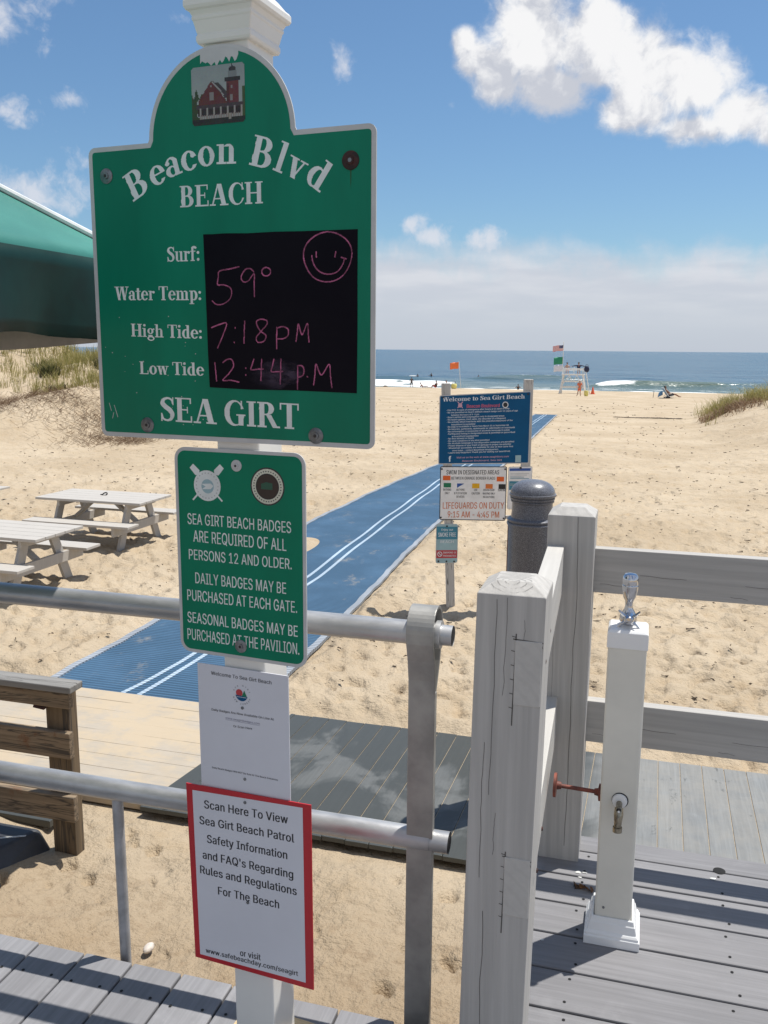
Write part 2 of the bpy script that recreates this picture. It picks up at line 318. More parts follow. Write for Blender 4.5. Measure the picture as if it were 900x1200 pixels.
M['navy_sign'] = mat('navy_sign', (.004, .088, .215), .5, var=.04, spec=.2); flat('redprint', (.62, .12, .19)); flat('pinkprint', (.60, .36, .46)); flat('orange', (.80, .14, .02)); flat('yellow', (.80, .43, .01)); flat('rough_orange', (.72, .20, .04))
flat('flag_green', (.01, .19, .09)); flat('flag_blue', (.03, .10, .36)); flat('flag_black', (.02, .018, .018)); flat('orangeprint', (.64, .17, .06)); flat('teal', (.05, .24, .34)); flat('tealpale', (.34, .50, .54)); flat('redband', (.52, .05, .06)); flat('white_print', (.84, .83, .82))
flat('stand_white', (.80, .80, .78)); flat('bare_timber', (.34, .29, .23)); flat('cloth_navy', (.012, .018, .06)); flat('cloth_tan', (.42, .28, .22)); flat('cloth_orange', (.78, .17, .07)); flat('cloth_white', (.82, .82, .80)); flat('cloth_black', (.02, .02, .026)); flat('cloth_blue', (.12, .28, .50)); flat('cloth_red', (.52, .05, .06)); flat('cloth_yellow', (.78, .70, .22)); flat('hair_dark', (.022, .016, .013), .5); flat('hair_brown', (.09, .05, .03), .5); flat('cone', (.72, .12, .04)); flat('flag_orange', (.90, .20, .05)); flat('flag_green_cloth', (.02, .26, .14)); flat('flag_white_cloth', (.72, .72, .80)); flat('stone', (.16, .14, .12)); flat('seal_brown', (.045, .028, .020)); flat('seal_green', (.03, .10, .06)); flat('cream', (.62, .62, .50))
def skin_mat(name, c):
    M[name] = mat(name, c, .5, var=.08, vscale=12)
skin_mat('skin', (.42, .22, .15)); skin_mat('skin_tan', (.27, .13, .08)); skin_mat('skin_pale', (.52, .32, .24))
def grass_mat(name, a, b_, c_):
    m, t, b = new_mat(name); g = t.new('ShaderNodeNewGeometry'); r = g.outputs['Random Per Island']
    cc = t.mix(t.ss(r, 0, .5), a, b_); cc = t.mix(t.ss(r, .6, 1), cc, c_)
    t.put(b.inputs['Base Color'], cc); b.inputs['Roughness'].default_value = .6; b.inputs['Specular IOR Level'].default_value = .25
    tr = t.new('ShaderNodeBsdfTranslucent'); t.put(tr.inputs[0], cc); ms = t.new('ShaderNodeMixShader'); ms.inputs[0].default_value = .25
    t.l.new(b.outputs[0], ms.inputs[1]); t.l.new(tr.outputs[0], ms.inputs[2]); t.l.new(ms.outputs[0], m.node_tree.nodes['Material Output'].inputs[0])
    return m
M['grass'] = grass_mat('beach_grass', (.22, .225, .065), (.36, .32, .115), (.50, .42, .21))
M['shrub'] = grass_mat('dune_shrub', (.035, .05, .018), (.07, .075, .028), (.12, .10, .05))
M['brush'] = grass_mat('dry_brush', (.17, .10, .06), (.27, .18, .11), (.36, .27, .18))
M['debris'] = mat('dark_wrack_and_shade', (.085, .058, .036), .9, var=.4, vscale=3)  # shared by real wrack and by flakes drawn as footprint shade
M['check'] = mat('dark_crack', (.13, .12, .11), .9)

# ------------------------------------------------------------------ mesh helpers
class MB:
    """collects shapes, then links them as ONE mesh object"""
    def __init__(s): s.v = []; s.f = []; s.mi = []; s.sm = []
    def add(s, verts, faces, mi=0, smooth=False):
        k = len(s.v); s.v += [tuple(p) for p in verts]; s.f += [tuple(i + k for i in f) for f in faces]
        s.mi += [mi] * len(faces); s.sm += [smooth] * len(faces); return s
    def box(s, x0, x1, y0, y1, z0, z1, mi=0):
        v = [(x, y, z) for z in (z0, z1) for y in (y0, y1) for x in (x0, x1)]
        return s.add(v, [(0, 2, 3, 1), (4, 5, 7, 6), (0, 1, 5, 4), (2, 6, 7, 3), (0, 4, 6, 2), (1, 3, 7, 5)], mi)
    def hexa(s, v, mi=0):      # 8 corners, bottom four then top four in the same order
        return s.add(v, [(3, 2, 1, 0), (4, 5, 6, 7), (0, 1, 5, 4), (1, 2, 6, 5), (2, 3, 7, 6), (3, 0, 4, 7)], mi)
    def beam(s, a, b, w, h, mi=0, side=None):   # timber from a to b: w wide, h deep
        a, b = Vector(a), Vector(b); d = (b - a).normalized()
        sd = Vector(side) if side else d.cross(Vector((0, 0, 1)))
        if sd.length < 1e-4: sd = Vector((1, 0, 0))
        sd = (sd - d * sd.dot(d)).normalized(); u = sd.cross(d)
        q = [sd * (i * w / 2) + u * (j * h / 2) for i, j in ((-1, -1), (1, -1), (1, 1), (-1, 1))]
        return s.hexa([a + p for p in q] + [b + p for p in q], mi)
    def tube(s, path, r, n=16, mi=0, caps=True, smooth=True):
        path = [Vector(p) for p in path]; rr = r if isinstance(r, (list, tuple)) else [r] * len(path)
        vs = []; fs = []
        for i, p in enumerate(path):
            d = (path[min(i + 1, len(path) - 1)] - path[max(i - 1, 0)]).normalized()
            a = d.cross(Vector((0, 0, 1)));
            if a.length < .05: a = d.cross(Vector((0, 1, 0)))
            a.normalize(); c_ = d.cross(a)
            vs += [p + (a * math.cos(2 * math.pi * k / n) + c_ * math.sin(2 * math.pi * k / n)) * rr[i] for k in range(n)]
        for i in range(len(path) - 1):
            fs += [(i * n + k, i * n + (k + 1) % n, (i + 1) * n + (k + 1) % n, (i + 1) * n + k) for k in range(n)]
        s.add(vs, fs, mi, smooth)
        if caps:
            s.add(vs[:n], [tuple(range(n))], mi); s.add(vs[-n:], [tuple(reversed(range(n)))], mi)
        return s
    def lathe(s, prof, c=(0, 0, 0), n=32, mi=0, axis='z', smooth=True, sq=None):
        vs = []; fs = []
        for r, h in prof:
            for k in range(n):
                a = 2 * math.pi * (k + (.5 if sq else 0)) / n; rr = r * (1 / math.cos(math.pi / 4) if sq else 1)
                x, y = rr * math.cos(a), rr * math.sin(a)
                p = (x, y, h) if axis == 'z' else ((x, -h, y) if axis == 'y' else (h, x, y))
                vs.append((p[0] + c[0], p[1] + c[1], p[2] + c[2]))
        for i in range(len(prof) - 1):
            for k in range(n):
                f = (i * n + k, i * n + (k + 1) % n, (i + 1) * n + (k + 1) % n, (i + 1) * n + k)
                fs.append(f if axis != 'y' else f)
        s.add(vs, fs, mi, smooth and not sq)
        s.add(vs[:n], [tuple(reversed(range(n)))], mi); s.add(vs[-n:], [tuple(range(n))], mi)
        return s
    def prism(s, poly, y0, y1, mi=0, smooth=False):   # outline in (x, z), thickness from y0 (front) to y1
        n = len(poly); vs = [(x, y0, z) for x, z in poly] + [(x, y1, z) for x, z in poly]
        s.add(vs, [tuple(range(n)), tuple(reversed(range(n, 2 * n)))], mi)
        s.add(vs, [(i, i + n, (i + 1) % n + n, (i + 1) % n) for i in range(n)], mi, smooth); return s
    def ball(s, c, r, mi=0, n=14, sc=(1, 1, 1)):
        pr = [(math.sin(math.pi * i / n) * r + 1e-5, -math.cos(math.pi * i / n) * r) for i in range(n + 1)]
        k = len(s.v); s.lathe(pr, (0, 0, 0), n + 4, mi)
        for i in range(k, len(s.v)):
            p = s.v[i]; s.v[i] = (p[0] * sc[0] + c[0], p[1] * sc[1] + c[1], p[2] * sc[2] + c[2])
        return s
    def ribbon(s, pts, wd, fn, mi=0):   # thin dark mark on a face; fn maps (a, b) on the face to 3D
        for i in range(len(pts) - 1):
            a = Vector((*pts[i], 0)); b = Vector((*pts[i + 1], 0)); d = (b - a)
            if d.length < 1e-6: continue
            d.normalize(); q = Vector((-d.y, d.x, 0)) * wd * .5
            s.add([fn(*(p.x, p.y)) for p in (a - q, b - q, b + q, a + q)], [(0, 1, 2, 3)], mi)
        return s
    def mesh(s, name, mats, wn=True):
        me = bpy.data.meshes.new(name); me.from_pydata(s.v, [], s.f); me.update()
        for m_ in (mats if isinstance(mats, (list, tuple)) else [mats]): me.materials.append(m_)
        me.polygons.foreach_set('material_index', s.mi); me.polygons.foreach_set('use_smooth', s.sm)
        if wn:
            bm = bmesh.new(); bm.from_mesh(me); bmesh.ops.recalc_face_normals(bm, faces=bm.faces); bm.to_mesh(me); bm.free()
        if any(s.sm): me.set_sharp_from_angle(angle=R(36))
        return me
    def build(s, name, mats, parent=None, bevel=0, wn=True, seg=2):
        if isinstance(mats, str): mats = M[mats]
        if isinstance(mats, (list, tuple)): mats = [M[x] if isinstance(x, str) else x for x in mats]
        me = s.mesh(name, mats, wn); o = bpy.data.objects.new(name, me); col.objects.link(o)
        if parent: o.parent = parent
        if bevel:
            bv = o.modifiers.new('bevel', 'BEVEL'); bv.width = bevel; bv.segments = seg; bv.limit_method = 'ANGLE'; bv.angle_limit = R(40)
        return o
def tag(o, label=None, cat=None, group=None, kind=None):
    for k, v in (('label', label), ('category', cat), ('group', group), ('kind', kind)):
        if v: o[k] = v
    return o
def thing(name, label, cat, loc=(0, 0, 0), rz=0., group=None):
    o = bpy.data.objects.new(name, None); o.empty_display_size = .1; col.objects.link(o)
    o.location = loc; o.rotation_euler = (0, 0, rz); return tag(o, label, cat, group)
def copy_tree(o, parent=None):
    c_ = o.copy(); col.objects.link(c_); c_.parent = parent
    for ch in list(o.children): copy_tree(ch, c_)
    return c_
def rrect(x0, x1, z0, z1, r, n=7):
    out = []
    for cx, cz, a0 in ((x1 - r, z1 - r, 0), (x0 + r, z1 - r, 90), (x0 + r, z0 + r, 180), (x1 - r, z0 + r, 270)):
        out += [(cx + r * math.cos(R(a0 + 90 * k / n)), cz + r * math.sin(R(a0 + 90 * k / n))) for k in range(n + 1)]
    return out
def inset(poly, d):
    n = len(poly); out = []
    for i in range(n):
        p0, p1, p2 = Vector(poly[i - 1]), Vector(poly[i]), Vector(poly[(i + 1) % n])
        a = (p1 - p0).normalized(); b = (p2 - p1).normalized(); na = Vector((-a.y, a.x)); nb = Vector((-b.y, b.x)); q = (na + nb)
        q = q / max(.3, q.length_squared / 2) if q.length > 1e-6 else na
        out.append(tuple(p1 + q * d))
    return out

# ------------------------------------------------------------------ lettering
_fc = {}
